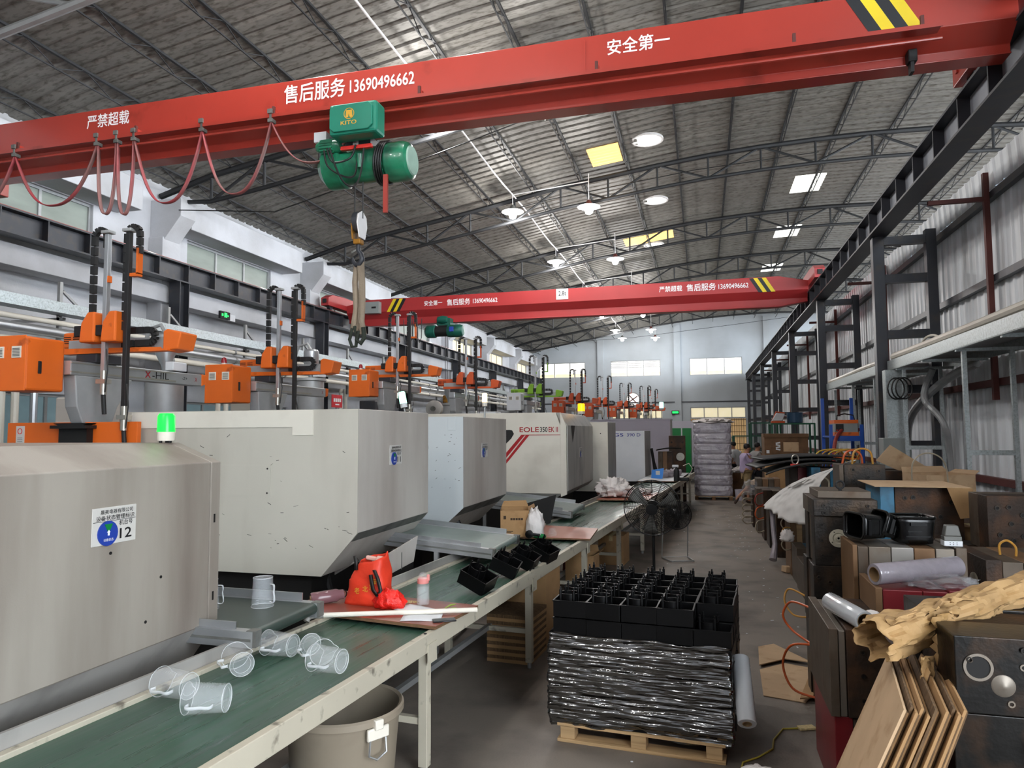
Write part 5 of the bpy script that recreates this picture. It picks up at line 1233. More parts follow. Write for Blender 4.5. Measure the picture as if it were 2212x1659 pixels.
def carton(name, label, loc, w, d, h, rz, mt='cardboard', open_top=True, flaps=True, prints=()):
    t = thing(name, label, 'box', loc, (0,0,rz)); th = 0.006
    MB().box(-w/2,w/2,-d/2,-d/2+th,0,h).box(-w/2,w/2,d/2-th,d/2,0,h).box(-w/2,-w/2+th,-d/2+th,d/2-th,0,h).box(w/2-th,w/2,-d/2+th,d/2-th,0,h).box(-w/2+th,w/2-th,-d/2+th,d/2-th,0,th).build('walls',mt,t,smooth=False)
    if not open_top:
        MB().box(-w/2,w/2,-d/2,-0.004,h,h+0.006).build('flap',mt,t,smooth=False); MB().box(-w/2,w/2,0.004,d/2,h,h+0.006).build('flap',mt,t,smooth=False)
        MB().box(-0.03,0.03,-d/2-0.002,d/2+0.002,h+0.006,h+0.008).box(-0.03,0.03,-d/2-0.002,-d/2,h-0.08,h+0.006).build('tape','grain',t,smooth=False)
    elif flaps:
        MB().prism([(-w/2,0),(w/2,0),(w/2-0.03,0.1),(-w/2+0.03,0.09)],'z',0,0.005).build('flap',mt,t,(0,d/2,h),(0.75,0,0),smooth=False)
        MB().prism([(-d/2,0),(d/2,0),(d/2-0.03,0.08),(-d/2+0.02,0.08)],'z',0,0.005).build('flap',mt,t,(w/2,0,h),(0.5,0,-PI/2),smooth=False)
    for (x, z, pw_, ph) in prints: MB().box(x,x+pw_,-d/2-0.0015,-d/2,z,z+ph).build('print_mark','box_print',t,smooth=False)
    return t
carton('cardboard_box', 'open cardboard box with printed symbols standing on the belt', (-2.17,8.22,0.888), 0.33, 0.42, 0.30, 0.25, prints=((-0.13,0.2,0.03,0.04),(-0.05,0.19,0.025,0.025),(-0.02,0.19,0.025,0.025),(0.01,0.19,0.025,0.025),(0.04,0.19,0.025,0.025),(0.07,0.19,0.025,0.025),(-0.14,0.06,0.12,0.008),(-0.14,0.045,0.1,0.006)))
o = crumple('plastic_bag','cotton_white',None,(-1.88,8.05,ZT+0.13),(0.1,0.1,0.2),11,amp=0.3); tag(o,'white plastic bag slumped against the printed cardboard box','plastic bag')
t = thing('glass_jar','small clear jar lid cup on the pinkish board','jar',(-1.72,8.22,ZT))
MB().lathe([(0,0.003),(0.045,0.003),(0.05,0.0),(0.052,0.05),(0.04,0.06),(0.036,0.085),(0.03,0.085)],24,cap=False).build('body','clear',t,ang=0.5)
t = thing('round_moulding','round black moulded knob lying in front of the white bag','moulding',(-1.93,7.95,ZT+0.045))
MB().lathe([(0,-0.03),(0.045,-0.03),(0.045,0.02),(0.02,0.03),(0,0.03)],18,m=Matrix.Rotation(PI/2,3,'X')).build('wheel','black_plastic',t); MB().cyl((0.04,0,0.0),(0.12,0.02,-0.01),0.015,n=10).build('stub','black_plastic',t)
o = crumple('green_cloth','machine_green',None,(-1.82,8.02,ZT+0.015),(0.07,0.04,0.03),6); tag(o,'small crumpled green cloth in front of the white bag','cloth')
# under the belt
carton('cardboard_box', 'tall open cardboard box under the belt behind the pallet', tuple(bw(-0.28,7.15,0)), 0.42, 0.5, 0.72, BR, flaps=False)
carton('cardboard_box', 'torn cardboard box under the belt below the pinkish board', tuple(bw(-0.25,9.1,0)), 0.36, 0.4, 0.55, BR+0.05)
carton('cardboard_box', 'closed carton under the belt beyond the torn box', tuple(bw(-0.35,11.6,0)), 0.4, 0.5, 0.45, BR, open_top=False)
o = crumple('red_bag','mold_red',None,tuple(bw(-0.45,9.55,0.32)),(0.16,0.2,0.26),9); tag(o,'dark red bag stuffed under the belt','bag')
for k in range(14):
    o = MB().box(-0.21,0.21,-0.25,0.25,0,0.03).build('flat_carton','cardboard_edge' if k % 2 else 'cardboard',None,tuple(bw(-0.27,6.62,0.001+0.0305*k)),(0,0,BR+random.uniform(-0.02,0.02)),smooth=False)
    tag(o,'flat folded carton under the belt beside the tall box, %s up from the floor' % (ORD+['ninth','tenth','eleventh','twelfth','thirteenth','fourteenth'])[k],'carton','flat cartons under the belt')
t = thing('caster_trolley','low steel trolley with black casters under the belt','trolley',tuple(bw(-1.3,5.3,0)),(0,0,BR))
MB().box(-0.35,0.45,-0.5,0.9,0.2,0.24).build('deck','shade_grey',t,smooth=False)
for x in (-0.3,0.4):
    for y in (-0.42,0.8):
        w0 = MB().cyl((x-0.02,y,0.06),(x+0.02,y,0.06),0.06,n=16).build('caster_wheel','dark_rubber',t); MB().box(x-0.03,x+0.03,y-0.03,y+0.03,0.12,0.2).build('caster_fork','ink',w0,smooth=False)
MB().box(-0.3,0.4,-0.45,0.85,0.24,0.55).build('metal_case','end_grey',t,smooth=False,bev=0.02)
# far items on the belt
o = crumple('white_sack','cotton_white',None,(-1.62,13.3,0.888+0.13),(0.3,0.33,0.2),21,40,22,amp=0.5,freq=4.0); tag(o,'bunched white cloth sack on the belt behind the pedestal fan','sack')
o = crumple('white_sack','cotton_white',None,(-1.2,14.0,0.888+0.04),(0.25,0.3,0.07),23,amp=0.3); tag(o,'flattened white cloth beside the bunched sack','cloth')
for k in range(5):
    tag(MB().grid(lambda u,v: ((u-0.5)*0.45,(v-0.5)*0.3,0.001+0.012*math.sin(u*4+k)*v),8,4).build('paper_bag','paper' if k % 2 else 'cotton_white',None,(-1.25+0.12*(k%3),17.9+0.45*k,0.889+0.004*k),(0,0,0.3*k),solid=0.002), '%s loose white paper from the near end of the far pale board' % ORD[k],'paper','papers on the far board')
t = thing('blue_folder','bright blue folder propped on the far belt','folder',(-1.12,18.4,0.889))
MB().prism([(-0.16,0),(0.12,0),(0.16,0.27),(-0.14,0.22)],'y',0,0.02).build('cover','ink_blue',t,smooth=False); MB().box(-0.04,0.06,-0.004,0,0.1,0.2).build('label','sign_grey',t,smooth=False)
MATS['folder'] = M('folder','#3f86d8',0.5,var=0.05); t.children[0].data.materials[0] = MATS['folder']
t = thing('spray_bottle','dark upright bottle on the far belt with white nozzle','bottle',(-0.62,17.6,0.889))
MB().lathe([(0,0),(0.07,0),(0.07,0.24),(0.05,0.29),(0.03,0.31),(0.03,0.34)],18).build('body','dark_rubber',t); MB().box(-0.1,0.05,-0.025,0.025,0.33,0.39).build('nozzle','white_box',t,bev=0.01)
t = thing('black_device','low black electric device beside the dark bottle','device',(-0.45,17.75,0.889))
MB().box(-0.12,0.12,-0.08,0.08,0,0.08).build('body','dark_rubber',t,bev=0.02); MB().tube([(0.1,0,0.06),(0.2,0,0.3),(0.12,0.05,0.42),(-0.02,0.05,0.36)],0.008,6).build('cord','pvc',t)
for k in range(4):
    o = crumple('film_bundle','film_purple',None,(-1.0+0.1*k,18.9+0.3*k,0.889+0.07),(0.14,0.16,0.12),31+k,amp=0.3); tag(o,'%s crumpled film bundle counted away from the dark bottle' % ORD[k],'film','film bundles on the far board')
# moulds beyond the white machine
def holes(parent, pts, face='-y', r=0.02, at0=0.0):
    for a, b in pts:
        if face == '-y': MB().cyl((a,at0-0.002,b),(a,at0+0.001,b),r,n=12).build('bolt_hole','hole',parent)
        else: MB().cyl((at0+0.002,a,b),(at0-0.001,a,b),r,n=12).build('bolt_hole','hole',parent)
t = thing('upright_mould','tall brown steel mould plate standing past the white machine','mould',(-0.98,21.9,0))
MB().box(0,0.48,0,0.3,0.0,1.95).build('plate','mold_rust',t,smooth=False,bev=0.01); MB().cyl((0.33,-0.01,1.32),(0.33,0.0,1.32),0.12,n=20).build('locating_ring','steel_bright',t)
holes(t,[(0.08,1.75),(0.4,1.75),(0.08,0.9),(0.4,0.9)],r=0.03)
t = thing('mould_block','layered brown mould under the black sheet on the machine end','mould',(-1.25,21.0,0))
for k, (a, b, mt) in enumerate(((0,0.13,'mold_plate'),(0.13,0.26,'mold_ochre'),(0.26,0.4,'mold_rust'))): MB().box(a,b-0.004,0,0.35,0.9,1.5).build('mould_plate',mt,t,smooth=False,bev=0.004)
MB().box(0.02,0.38,0.02,0.33,0,0.9).build('stand','machine_black',t,smooth=False)
o = MB().grid(lambda u,v: ((u-0.5)*0.7,(v-0.5)*0.5,0.04*math.sin(u*3)+0.02*math.cos(v*4)),10,6).build('black_sheet','dark_rubber',None,(-0.95,21.0,1.56),(0,-0.05,0.1),solid=0.01); tag(o,'black rubber sheet draped over the layered mould','sheet')
t = thing('hose_bundle','thick black hose bundle hanging from the white machine end','hoses',(-1.42,20.6,0))
for k in range(4): MB().tube([(0,0.1*k,1.6),(0.06,0.1*k,1.2),(0.1+0.02*k,0.1*k,0.85),(0.02,0.1*k,0.7)],0.03,8).build('hose','cable_black',t)
# wrapped tall bundle
t = thing('wrapped_stack','tall pallet stack of clear wrapped goods with torn white film on top','pallet stack',(0.29,23.0,0))
for k in range(6): MB().box(-0.55,0.55,-0.55+k*0.2,-0.42+k*0.2,0.1,0.12).build('deck_board','wood_pale',t,smooth=False)
for x in (-0.55,-0.05,0.45):
    MB().box(x,x+0.1,-0.55,0.55,0,0.1).build('skid','plywood',t,smooth=False)
for L in range(7):
    def fn(u, v, L=L):
        a = 2*PI*u; c, s = math.cos(a), math.sin(a); q = 0.56*(1+0.03*vn(c*3+L,s*3,v*3+L)+0.03*vn(c*9+L,s*9,v*6+L))*(1-0.035*(abs(2*v-1)**5))
        return (q*math.copysign(abs(c)**0.25,c), q*math.copysign(abs(s)**0.25,s), 0.12+L*0.315+0.315*v)
    MB().grid(fn,96,14,wrapu=True).build('wrapped_layer','bundle',t,ang=1.5)
crumple('torn_film','cotton_white',t,(0,0,2.36),(0.58,0.58,0.12),41,40,12,amp=0.4,freq=5)
# ------------------------------------------------------------------ injection moulds along the right
Y90 = Matrix.Rotation(PI/2,3,'X'); X90n = Matrix.Rotation(-PI/2,3,'Y')
def mould(label, x0, x1, y0, y1, z0, z1, mats, axis='y', ring=None, hole=(), hr=0.014, eye=(), rim=None, name='injection_mould', wid=None):
    t = thing(name, label, 'mould', (x0,y0,z0), group='injection moulds'); W, D, H = x1-x0, y1-y0, z1-z0
    n = len(mats); wid = wid or [1]*n; tot = sum(wid); a = 0.0
    for i, mt in enumerate(mats):
        b = a + wid[i]/tot; ins = 0.0 if i in (0, n-1) or n < 3 else 0.012
        if axis == 'y': m = MB().box(ins,W-ins,D*a,D*b-0.004,0,H-ins)
        elif axis == 'x': m = MB().box(W*a,W*b-0.004,ins,D-ins,0,H-ins)
        else: m = MB().box(ins,W-ins,ins,D-ins,H*a,H*b-0.003)
        m.build('mould_plate', mt, t, smooth=False, bev=0.004); a = b
    for u, v in hole:
        MB().ring((W*u,-0.004,H*v), hr*0.62, hr, 0.006, 14, Y90).build('bolt_rim','mold_black',t)
        MB().cyl((W*u,-0.003,H*v),(W*u,0.002,H*v),hr*0.62,n=12).build('bolt_hole','hole',t)
    if ring:
        u, v, r, mt = ring; c = (W*u,0.0,H*v)
        q = MB().lathe([(r,-0.002),(r,0.008),(r*0.62,0.010),(r*0.5,0.002),(r*0.28,0.004),(r*0.26,0.014),(r*0.14,0.014),(r*0.12,0.0),(0,0.0)],28,c,Y90,cap=False).build('locating_ring',mt,t,ang=0.5)
        for k in range(4): MB().cyl((c[0]+r*0.8*math.cos(k*1.57+0.6),-0.0125,c[2]+r*0.8*math.sin(k*1.57+0.6)),(c[0]+r*0.8*math.cos(k*1.57+0.6),-0.008,c[2]+r*0.8*math.sin(k*1.57+0.6)),r*0.06,n=8).build('ring_screw','hole',q)
    for u, v in eye:
        MB().tube([(W*u+0.028*math.cos(2*PI*i/18),D*v,H+0.045+0.028*math.sin(2*PI*i/18)) for i in range(18)],0.008,8,closed=True).cyl((W*u,D*v,H),(W*u,D*v,H+0.02),0.012,n=8).build('eye_bolt','ink',t)
    return t
def hose(label, pts, mt, r=0.009):
    # smooth the control points
    P = [Vector(p) for p in pts]; out = []
    for i in range(len(P)-1):
        p0, p1, p2, p3 = P[max(i-1,0)], P[i], P[i+1], P[min(i+2,len(P)-1)]
        for k in range(7):
            u = k/7; out.append(0.5*((2*p1)+(p2-p0)*u+(2*p0-5*p1+4*p2-p3)*u*u+(3*p1-p0-3*p2+p3)*u**3))
    out.append(P[-1]); return tag(MB().tube(out, r, 8).build('water_hose', mt), label, 'hose', 'mould hoses')
# black stack nearest the aisle
mould('oily black mould at the foot of the tall stack by the aisle', 0.78,1.28,5.76,6.3,0,0.62,['mold_black','mold_rust','mold_black'],hole=((0.1,0.6),(0.12,0.2)))
mould('second black mould up in the tall stack, ring half hidden by a film roll', 0.775,1.2,5.75,6.3,0.62,1.095,['mold_black','mold_rust','mold_black'],ring=(0.42,0.12,0.075,'bone_ring'),hole=((0.08,0.82),(0.26,0.75)))
mould('black mould with a pale locating ring facing the camera, third in the tall stack', 0.79,1.2,5.75,6.25,1.097,1.46,['mold_black','mold_plate','mold_black'],ring=(0.40,0.56,0.066,'bone_ring'),hole=((0.12,0.82),(0.12,0.5),(0.13,0.2),(0.75,0.8)))
mould('stained dark mould topping the tall stack with an eye bolt', 0.785,1.22,5.72,6.3,1.462,1.585,['mold_black','mold_plate'],hole=((0.16,0.65),(0.16,0.2),(0.85,0.65),(0.62,0.2)))
mould('low grey plate with steel eye bolt on top of the tall stack', 0.83,1.2,5.82,6.25,1.587,1.64,['mold_plate'],eye=((0.45,0.1),))
# behind the black crates
mould('dark base mould under the striped brown mould', 0.95,1.66,5.22,5.7,0,0.88,['mold_rust','mold_plate','mold_black'])
mould('brown and grey plated mould carrying the black crates', 0.955,1.64,5.25,5.68,0.88,1.33,['mold_ochre','mold_plate','mold_pale','mold_white','mold_ochre','mold_pale','mold_plate'],'x',wid=[0.6,1.2,2.4,2.4,2.2,2.0,1.2])
# front stack
mould('red painted mould on the floor under the rusty one', 0.68,1.25,4.42,5.18,0,0.5,['mold_red','mold_plate','mold_red'],'x',wid=[1,0.8,4])
mould('rusty brown mould with bolt holes facing the camera beside the flat cartons', 0.66,1.28,4.4,5.2,0.502,0.985,['mold_plate','mold_pale','mold_rust'],'x',hole=((0.28,0.75),(0.28,0.48),(0.28,0.2)),wid=[0.7,0.5,7])
mould('red mould with ochre end plate and paper tag under the lilac film roll', 0.98,1.56,4.74,5.2,0.987,1.155,['mold_ochre','mold_red','mold_red','mold_red'],'x',wid=[0.5,2.6,1.6,2.2])
t = thing('paper_tag','small paper tag with red number on the red mould','tag',(1.42,4.742,1.04))
MB().box(0,0.065,-0.004,-0.002,0,0.055).build('card','cardboard_pale',t,smooth=False); text('40','ink_red',(0.012,-0.005,0.012),0.035,0.03,parent=t,bold=0.0)
# dark moulds in the right foreground
mould('large oily mould on the floor in the corner, brown lower half', 0.985,1.9,3.42,4.2,0,0.92,['mold_oil','mold_rust','mold_oil'],hole=((0.3,0.55),(0.62,0.7)),hr=0.03)
t = mould('oily black mould with a big bright ring and polished sprue in the corner', 1.0,1.9,3.42,4.2,0.922,1.235,['mold_oil','mold_rust','mold_oil'],hole=((0.28,0.86),(0.06,0.7),(0.3,0.3)),hr=0.012)
MB().ring((0.085,0.0,0.19),0.045,0.056,0.006,28,Y90).build('bright_ring','mold_pale',t); MB().cyl((0.085,-0.002,0.19),(0.085,0.001,0.19),0.05,n=24).build('ring_bore','hole',t)
MB().lathe([(0.045,0.0),(0.04,0.004),(0.022,0.006),(0.01,0.014),(0,0.014)],28,(0.175,0.0,0.12),Y90,cap=False).build('sprue_bush','mold_pale',t)
for u, v in ((0.2,0.05),(0.25,0.2),(0.3,0.06),(0.33,0.26)): MB().ring((u,0,v),0.008,0.014,0.005,12,Y90).build('bolt_rim','mold_pale',t)
hose('brown hose looping out of the corner mould', ((1.28,3.42,0.72),(1.27,3.34,0.80),(1.36,3.3,0.83),(1.45,3.34,0.78),(1.46,3.42,0.7)),'hose_red',0.009)
# flat cartons leaning on the dark mould
for k in range(20):
    th = 0.0125; q = 0.40; hh = 1.085-0.012*(k%3); ln = 0.76+0.015*((k*7)%4)
    o = MB().prism([(0,0),(0,hh),(th-0.0025,hh),(th-0.0025,0)],'y',0,ln).build('flat_carton','cardboard_pale' if k == 0 else ('cardboard_edge' if k%2 == 1 else 'cardboard'),None,smooth=False)
    dx = k*th*1.13
    o.location = (0.32+dx*0.99+0.01*(k>8),3.22-dx*0.16+0.012*((k*5)%4),0.006); o.rotation_euler = (0,q-0.003*k,-0.15)
    tag(o, 'flattened carton leaning on the dark mould, %s counted from the aisle' % NUM[k],'carton','flattened cartons')
# kraft paper wrapped roll
A = Vector((0.73,3.60,1.14)); B = Vector((1.75,4.25,1.36)); d = (B-A).normalized(); s0 = d.cross(Vector((0,0,1))).normalized(); u0 = s0.cross(d)
t = thing('kraft_roll','roll torn out of brown kraft paper lying across the dark mould','paper roll',tuple(A))
def kr(u, v):
    a = 2*PI*u; c, sn = math.cos(a), math.sin(a)
    r = 0.078*(1+0.42*vn(c*1.5+v*3,sn*1.5,v*6)+0.30*abs(vn(c*3+7,sn*3,v*9))+0.14*vn(c*7,sn*7,v*26))*(1.12-0.3*v)
    p = d*(v*1.25+0.06*vn(c*2,sn*2,2.0)*max(0,1-v*8)) + s0*r*1.2*c + u0*r*0.9*sn; return p
MB().grid(kr,40,54,wrapu=True).build('paper_sleeve','kraft',t,ang=0.32,solid=0.002)
MB().cyl(tuple(d*0.1),tuple(d*1.2),0.04,n=24).build('film_core','film_purple',t)
MB().grid(lambda u,v: d*(0.24+0.16*u+0.05*vn(u*4,v*4)) + s0*(0.10+0.035*vn(u*6,v*6)) + Vector((0,0,0.07-0.24*v*(0.7+0.3*math.sin(u*7)))),9,9).build('torn_flap','kraft',t,ang=0.3,solid=0.002)
MB().grid(lambda u,v: d*(0.05+0.5*u) + s0*(0.02+0.06*v+0.03*vn(u*8,v*3,4)) + u0*(0.085+0.03*vn(u*7,v*5)),14,6).build('torn_flap','kraft',t,ang=0.3,solid=0.002)
tag(MB().grid(lambda u,v: (0.0+0.07*u+0.01*vn(u*5,v*4), -0.01+0.02*vn(v*4,u*3,2), -0.14*v*(0.75+0.25*math.sin(u*9))),8,10).build('torn_paper','kraft',None,(0.90,3.56,1.10),(0,0,0.5),solid=0.002),'torn strip of kraft paper hanging in front of the flattened cartons','paper')
# film rolls
def roll(label, p, q, r, film, core=0.6):
    p = Vector(p); q = Vector(q); L = (q-p).length; t = thing('film_roll', label, 'film roll', tuple(p)); t.rotation_euler = (q-p).to_track_quat('Z','Y').to_euler()
    MB().lathe([(r*core,0.0),(r*0.97,0.0),(r,0.004),(r,L-0.004),(r*0.97,L),(r*core,L)],30,cap=False).build('film',film,t,ang=0.5)
    MB().lathe([(r*core,-0.002),(r*core*0.93,-0.002),(r*core*0.93,L+0.002),(r*core,L+0.002)],24,cap=False).build('core','carton_core',t,ang=0.5); return t
roll('silver stretch film roll pointing its open core at the camera', (0.845,4.36,1.043), (0.735,4.78,1.05), 0.055, 'film_roll', 0.8)
roll('lilac shrink film roll lying on the red mould', (0.99,4.80,1.222), (1.52,5.06,1.245), 0.064, 'film_purple', 0.7)
roll('short cardboard tube behind the lilac film roll', (1.16,5.2,1.2), (1.4,5.21,1.2), 0.03, 'film_purple', 0.8)
o = crumple('crumpled_film','film_clear',None,(1.36,4.9,1.175),(0.2,0.12,0.045),17,40,18,amp=0.4,freq=6); tag(o,'crumpled clear film spilling over the red mould','film')
t = thing('work_glove','off-white knitted work glove beside the silver film roll','glove',(0.93,4.6,0.987),(0,0,-0.35))
crumple('palm','cotton_white',t,(0,0,0.028),(0.06,0.045,0.035),5,amp=0.2)
for k in range(4): MB().tube([(0.04,-0.03+0.02*k,0.03),(0.09,-0.035+0.022*k,0.025),(0.13-0.012*abs(k-1.5),-0.038+0.024*k,0.012)],[0.012,0.012,0.009],8).build('finger','cotton_white',t)
MB().tube([(0.0,-0.04,0.03),(0.03,-0.07,0.02),(0.06,-0.075,0.012)],[0.012,0.012,0.009],8).build('thumb','cotton_white',t)
# black plastic housings on the brown mould
def crate(label, loc, w, d, h, rz, rot=(0,0,0)):
    t = thing('black_crate', label, 'crate', loc, (rot[0],rot[1],rz), group='black crates on the mould'); th = 0.006
    def fn(u, v):
        a = 2*PI*u; c, s = math.cos(a), math.sin(a); k = 0.86+0.14*v
        return (w/2*k*math.copysign(abs(c)**0.4,c), d/2*k*math.copysign(abs(s)**0.4,s), h*v)
    MB().grid(fn,48,6,wrapu=True).build('shell','black_gloss',t,solid=0.006)
    MB().grid(lambda u,v: tuple(Vector(fn(u,0))*v+Vector((0,0,0.001))),48,1,wrapu=True).build('floor_plate','black_gloss',t)
    MB().tube([Vector(fn(i/48,1))+Vector((0,0,0)) for i in range(48)],0.009,6,closed=True).build('lip','black_gloss',t)
    MB().box(-0.05,0.05,-d/2-0.012,-d/2+0.01,h-0.05,h-0.03).build('grip','black_plastic',t)
    MB().box(-w*0.3,w*0.3,-d/2*0.93-0.003,-d/2*0.9,h*0.25,h*0.3).box(-w*0.25,w*0.1,-d/2*0.93-0.003,-d/2*0.9,h*0.45,h*0.5).build('moulded_rib','black_plastic',t,smooth=False)
    return t
crate('black plastic crate tipped on its side with its open mouth to the aisle', (1.16,5.48,1.43), 0.17,0.24,0.17, 0.35, (0,-PI/2+0.05,0))
crate('black plastic crate wedged in the middle of the row on the mould', (1.26,5.50,1.425), 0.17,0.24,0.1, 0.2, (0,-PI/2+0.3,0))
crate('glossy black plastic crate at the wall end of the row on the mould', (1.37,5.47,1.335), 0.25,0.26,0.17, 0.1)
t = thing('mould_connector','grey industrial plug connector standing on the striped mould','connector',(1.575,5.34,1.332))
MB().box(-0.055,0.055,-0.04,0.04,0,0.035).build('base','white_box',t,bev=0.004); MB().box(-0.053,0.053,-0.035,0.035,0.035,0.065).build('collar','shade_grey',t,bev=0.004)
MB().prism([(-0.05,0.065),(0.05,0.065),(0.035,0.135),(-0.035,0.135)],'y',-0.033,0.033).build('hood','shade_grey',t,bev=0.006)
for x in (-0.02,0,0.02):
    for z in (0.012,0.024): MB().cyl((x,-0.0415,z),(x,-0.039,z),0.003,n=6).build('screw','hole',t)
# right hand moulds farther in
mould('rusty base mould under the spool mould', 1.74,2.5,5.3,6.0,0,0.95,['mold_rust','mold_plate','mold_rust'])
t = mould('brown layered mould with a white spool disc on its aisle side', 1.76,2.45,5.32,6.0,0.952,1.25,['mold_rust','mold_plate','mold_ochre','mold_plate','mold_rust'],'x',wid=[1.2,1.5,2,1.6,2])
MB().lathe([(0.07,0),(0.07,0.012),(0.05,0.016),(0.015,0.012),(0,0.012)],28,(-0.001,0.2,0.11),X90n,cap=False).build('spool_disc','bone_ring',t,ang=0.5)
hose('amber hose loop on top of the layered mould', ((1.95,5.62,1.24),(1.95,5.62,1.31),(1.99,5.6,1.34),(2.03,5.58,1.30),(2.03,5.58,1.24)),'hose_amber',0.008)
mould('dark base mould behind the layered one', 1.72,2.6,6.1,6.95,0,1.15,['mold_black','mold_rust','mold_black'])
mould('big dark mould with bolt holes standing by the wall posts', 2.13,2.7,6.35,6.75,1.152,1.58,['mold_rust','mold_plate'],hole=((0.12,0.78),(0.26,0.8),(0.28,0.5),(0.42,0.66),(0.14,0.3),(0.42,0.28),(0.3,0.2)),hr=0.02)
mould('dark base mould under the cardboard covered one', 1.58,2.3,7.0,7.75,0,0.95,['mold_rust','mold_plate','mold_rust'])
mould('rusty mould with blue painted side under the flattened cardboard sheet', 1.52,2.18,7.02,7.6,0.952,1.59,['mold_blue','mold_rust'],'x',hole=((0.3,0.85),(0.4,0.86),(0.48,0.6),(0.62,0.6),(0.85,0.8),(0.86,0.35),(0.86,0.2),(0.72,0.6)),hr=0.02,wid=[1.1,5])
t = thing('cardboard_sheet','wide flattened cardboard sheet with bent corner on the blue-sided mould','cardboard',(1.46,6.93,1.596))
MB().prism([(0,0),(0.74,-0.03),(0.76,0.8),(0.02,0.82)],'z',0,0.006).build('flat_panel','cardboard_pale',t,smooth=False)
MB().prism([(0.0,0.0),(0.19,0.0),(0.23,-0.24),(0.09,-0.26)],'y',-0.035,-0.03).build('hanging_flap','cardboard',t,(0.56,0,0),(0,0,-0.04),smooth=False)
carton('cardboard_box','pale open cardboard box on the moulds beside the wall post', (2.55,9.0,1.3),0.55,0.45,0.3,0.3,'cardboard_pale')
mould('rusty mould block supporting the pale cardboard box', 2.2,2.95,8.65,9.4,0,1.3,['mold_rust','mold_plate','mold_rust'])
carton('cardboard_box','small closed carton stacked beside the blue-sided mould', (2.32,7.3,0),0.28,0.3,0.9,0.0,'cardboard',open_top=False)
carton('cardboard_box','small closed carton on top of the one beside the blue-sided mould', (2.32,7.3,0.91),0.26,0.28,0.32,0.06,'cardboard',open_top=False)
mould('dark base mould below the upright black one', 1.3,1.95,8.0,8.6,0,1.3,['mold_black','mold_plate','mold_black'])
mould('black mould standing upright in front of the white cloth', 1.36,1.8,8.02,8.4,1.302,1.74,['mold_plate','mold_black'],'x',hole=((0.3,0.88),(0.62,0.7),(0.3,0.6),(0.85,0.85),(0.62,0.4),(0.85,0.2)),hr=0.022,wid=[0.6,5])
hose('orange hose arched over the upright black mould', ((1.52,8.2,1.73),(1.54,8.2,1.86),(1.62,8.2,1.9),(1.7,8.2,1.86),(1.72,8.2,1.73)),'hose_amber',0.011)
hose('second orange hose arched over the upright black mould', ((1.44,8.3,1.73),(1.47,8.3,1.84),(1.54,8.3,1.88),(1.62,8.3,1.84),(1.64,8.3,1.73)),'hose_orange',0.011)
hose('clear hose arch beside the pale cardboard box', ((2.22,8.7,1.3),(2.22,8.7,1.72),(2.38,8.7,1.84),(2.54,8.7,1.72),(2.56,8.7,1.3)),'hose_clear',0.008)
# aisle row going away
mould('blue sided mould low on the floor by the aisle', 1.18,1.6,9.6,10.3,0,0.42,['mold_plate','mold_blue','mold_blue'],'x',wid=[1,1,2])
mould('second blue sided mould on the floor behind it', 1.2,1.75,10.4,11.0,0,0.5,['mold_plate','mold_blue','mold_blue'],'x',wid=[1,1,2])
mould('dark mould on the blue one with a red hose', 1.32,1.8,9.0,9.55,0,1.02,['mold_black','mold_rust','mold_black'],'x',hole=((0.3,0.85),(0.3,0.6)))
mould('pale ochre mould with amber hose coils', 1.2,1.62,11.1,11.8,0,1.05,['mold_ochre','wood_pale','mold_plate','mold_blue'],'x',wid=[1,1,1,2])
hose('red hose bulging from the dark mould by the tall stack', ((1.32,9.0,0.9),(1.22,8.95,0.8),(1.2,8.93,0.65),(1.24,8.95,0.5),(1.32,9.0,0.46)),'hose_red',0.016)
for k in range(4): hose('%s amber hose ring from the top on the pale ochre mould' % ORD[k], ((1.22,11.12,0.98-0.15*k),(1.12,11.05,0.99-0.15*k),(1.07,11.05,0.9-0.15*k),(1.12,11.08,0.82-0.15*k),(1.22,11.12,0.83-0.15*k)),('hose_amber','hose_clear')[k%2],0.009)
hose('long orange hose loop at the foot of the tall stack', ((0.78,5.8,0.5),(0.62,5.9,0.46),(0.56,5.95,0.3),(0.62,5.9,0.14),(0.78,5.85,0.1)),'hose_orange',0.009)
hose('orange hose loop near the floor beside the tall stack', ((0.78,5.85,0.75),(0.66,6.2,0.72),(0.6,6.25,0.6),(0.66,6.2,0.5),(0.78,5.95,0.46)),'hose_orange',0.009)
hose('amber hose loop above the floor cardboard', ((0.8,6.3,0.74),(0.68,6.5,0.76),(0.64,6.5,0.66),(0.7,6.45,0.56),(0.8,6.3,0.58)),'hose_amber',0.008)
for k, (x, y, h, mts, lab) in enumerate(((1.15,12.6,0.85,['mold_rust','mold_plate','mold_black'],'rusty mould by the aisle under the cloth edge'),(1.12,13.6,0.75,['mold_black','mold_rust'],'slim dark mould by the aisle'),(1.1,14.5,0.95,['mold_rust','mold_plate','mold_rust'],'upright rusty mould with red hoses'),(1.05,15.5,0.9,['mold_plate','mold_black'],'dark mould behind the red hoses'),(1.02,16.4,0.8,['mold_rust','mold_plate'],'mould draped with clear plastic'),(1.15,16.9,1.02,['mold_plate','mold_ochre','mold_plate','mold_ochre'],'brown slatted mould in front of the cardboard drum'))):
    mould(lab, x, x+0.5, y, y+0.6, 0, h, mts, 'x')
for k in range(3): hose('%s hose curl from the top on the upright rusty mould' % ORD[k], ((1.1,14.5,0.9-0.25*k),(0.98,14.45,0.86-0.25*k),(0.94,14.4,0.74-0.25*k),(1.0,14.45,0.66-0.25*k),(1.1,14.5,0.68-0.25*k)),('hose_red','hose_orange','hose_clear')[k],0.012)
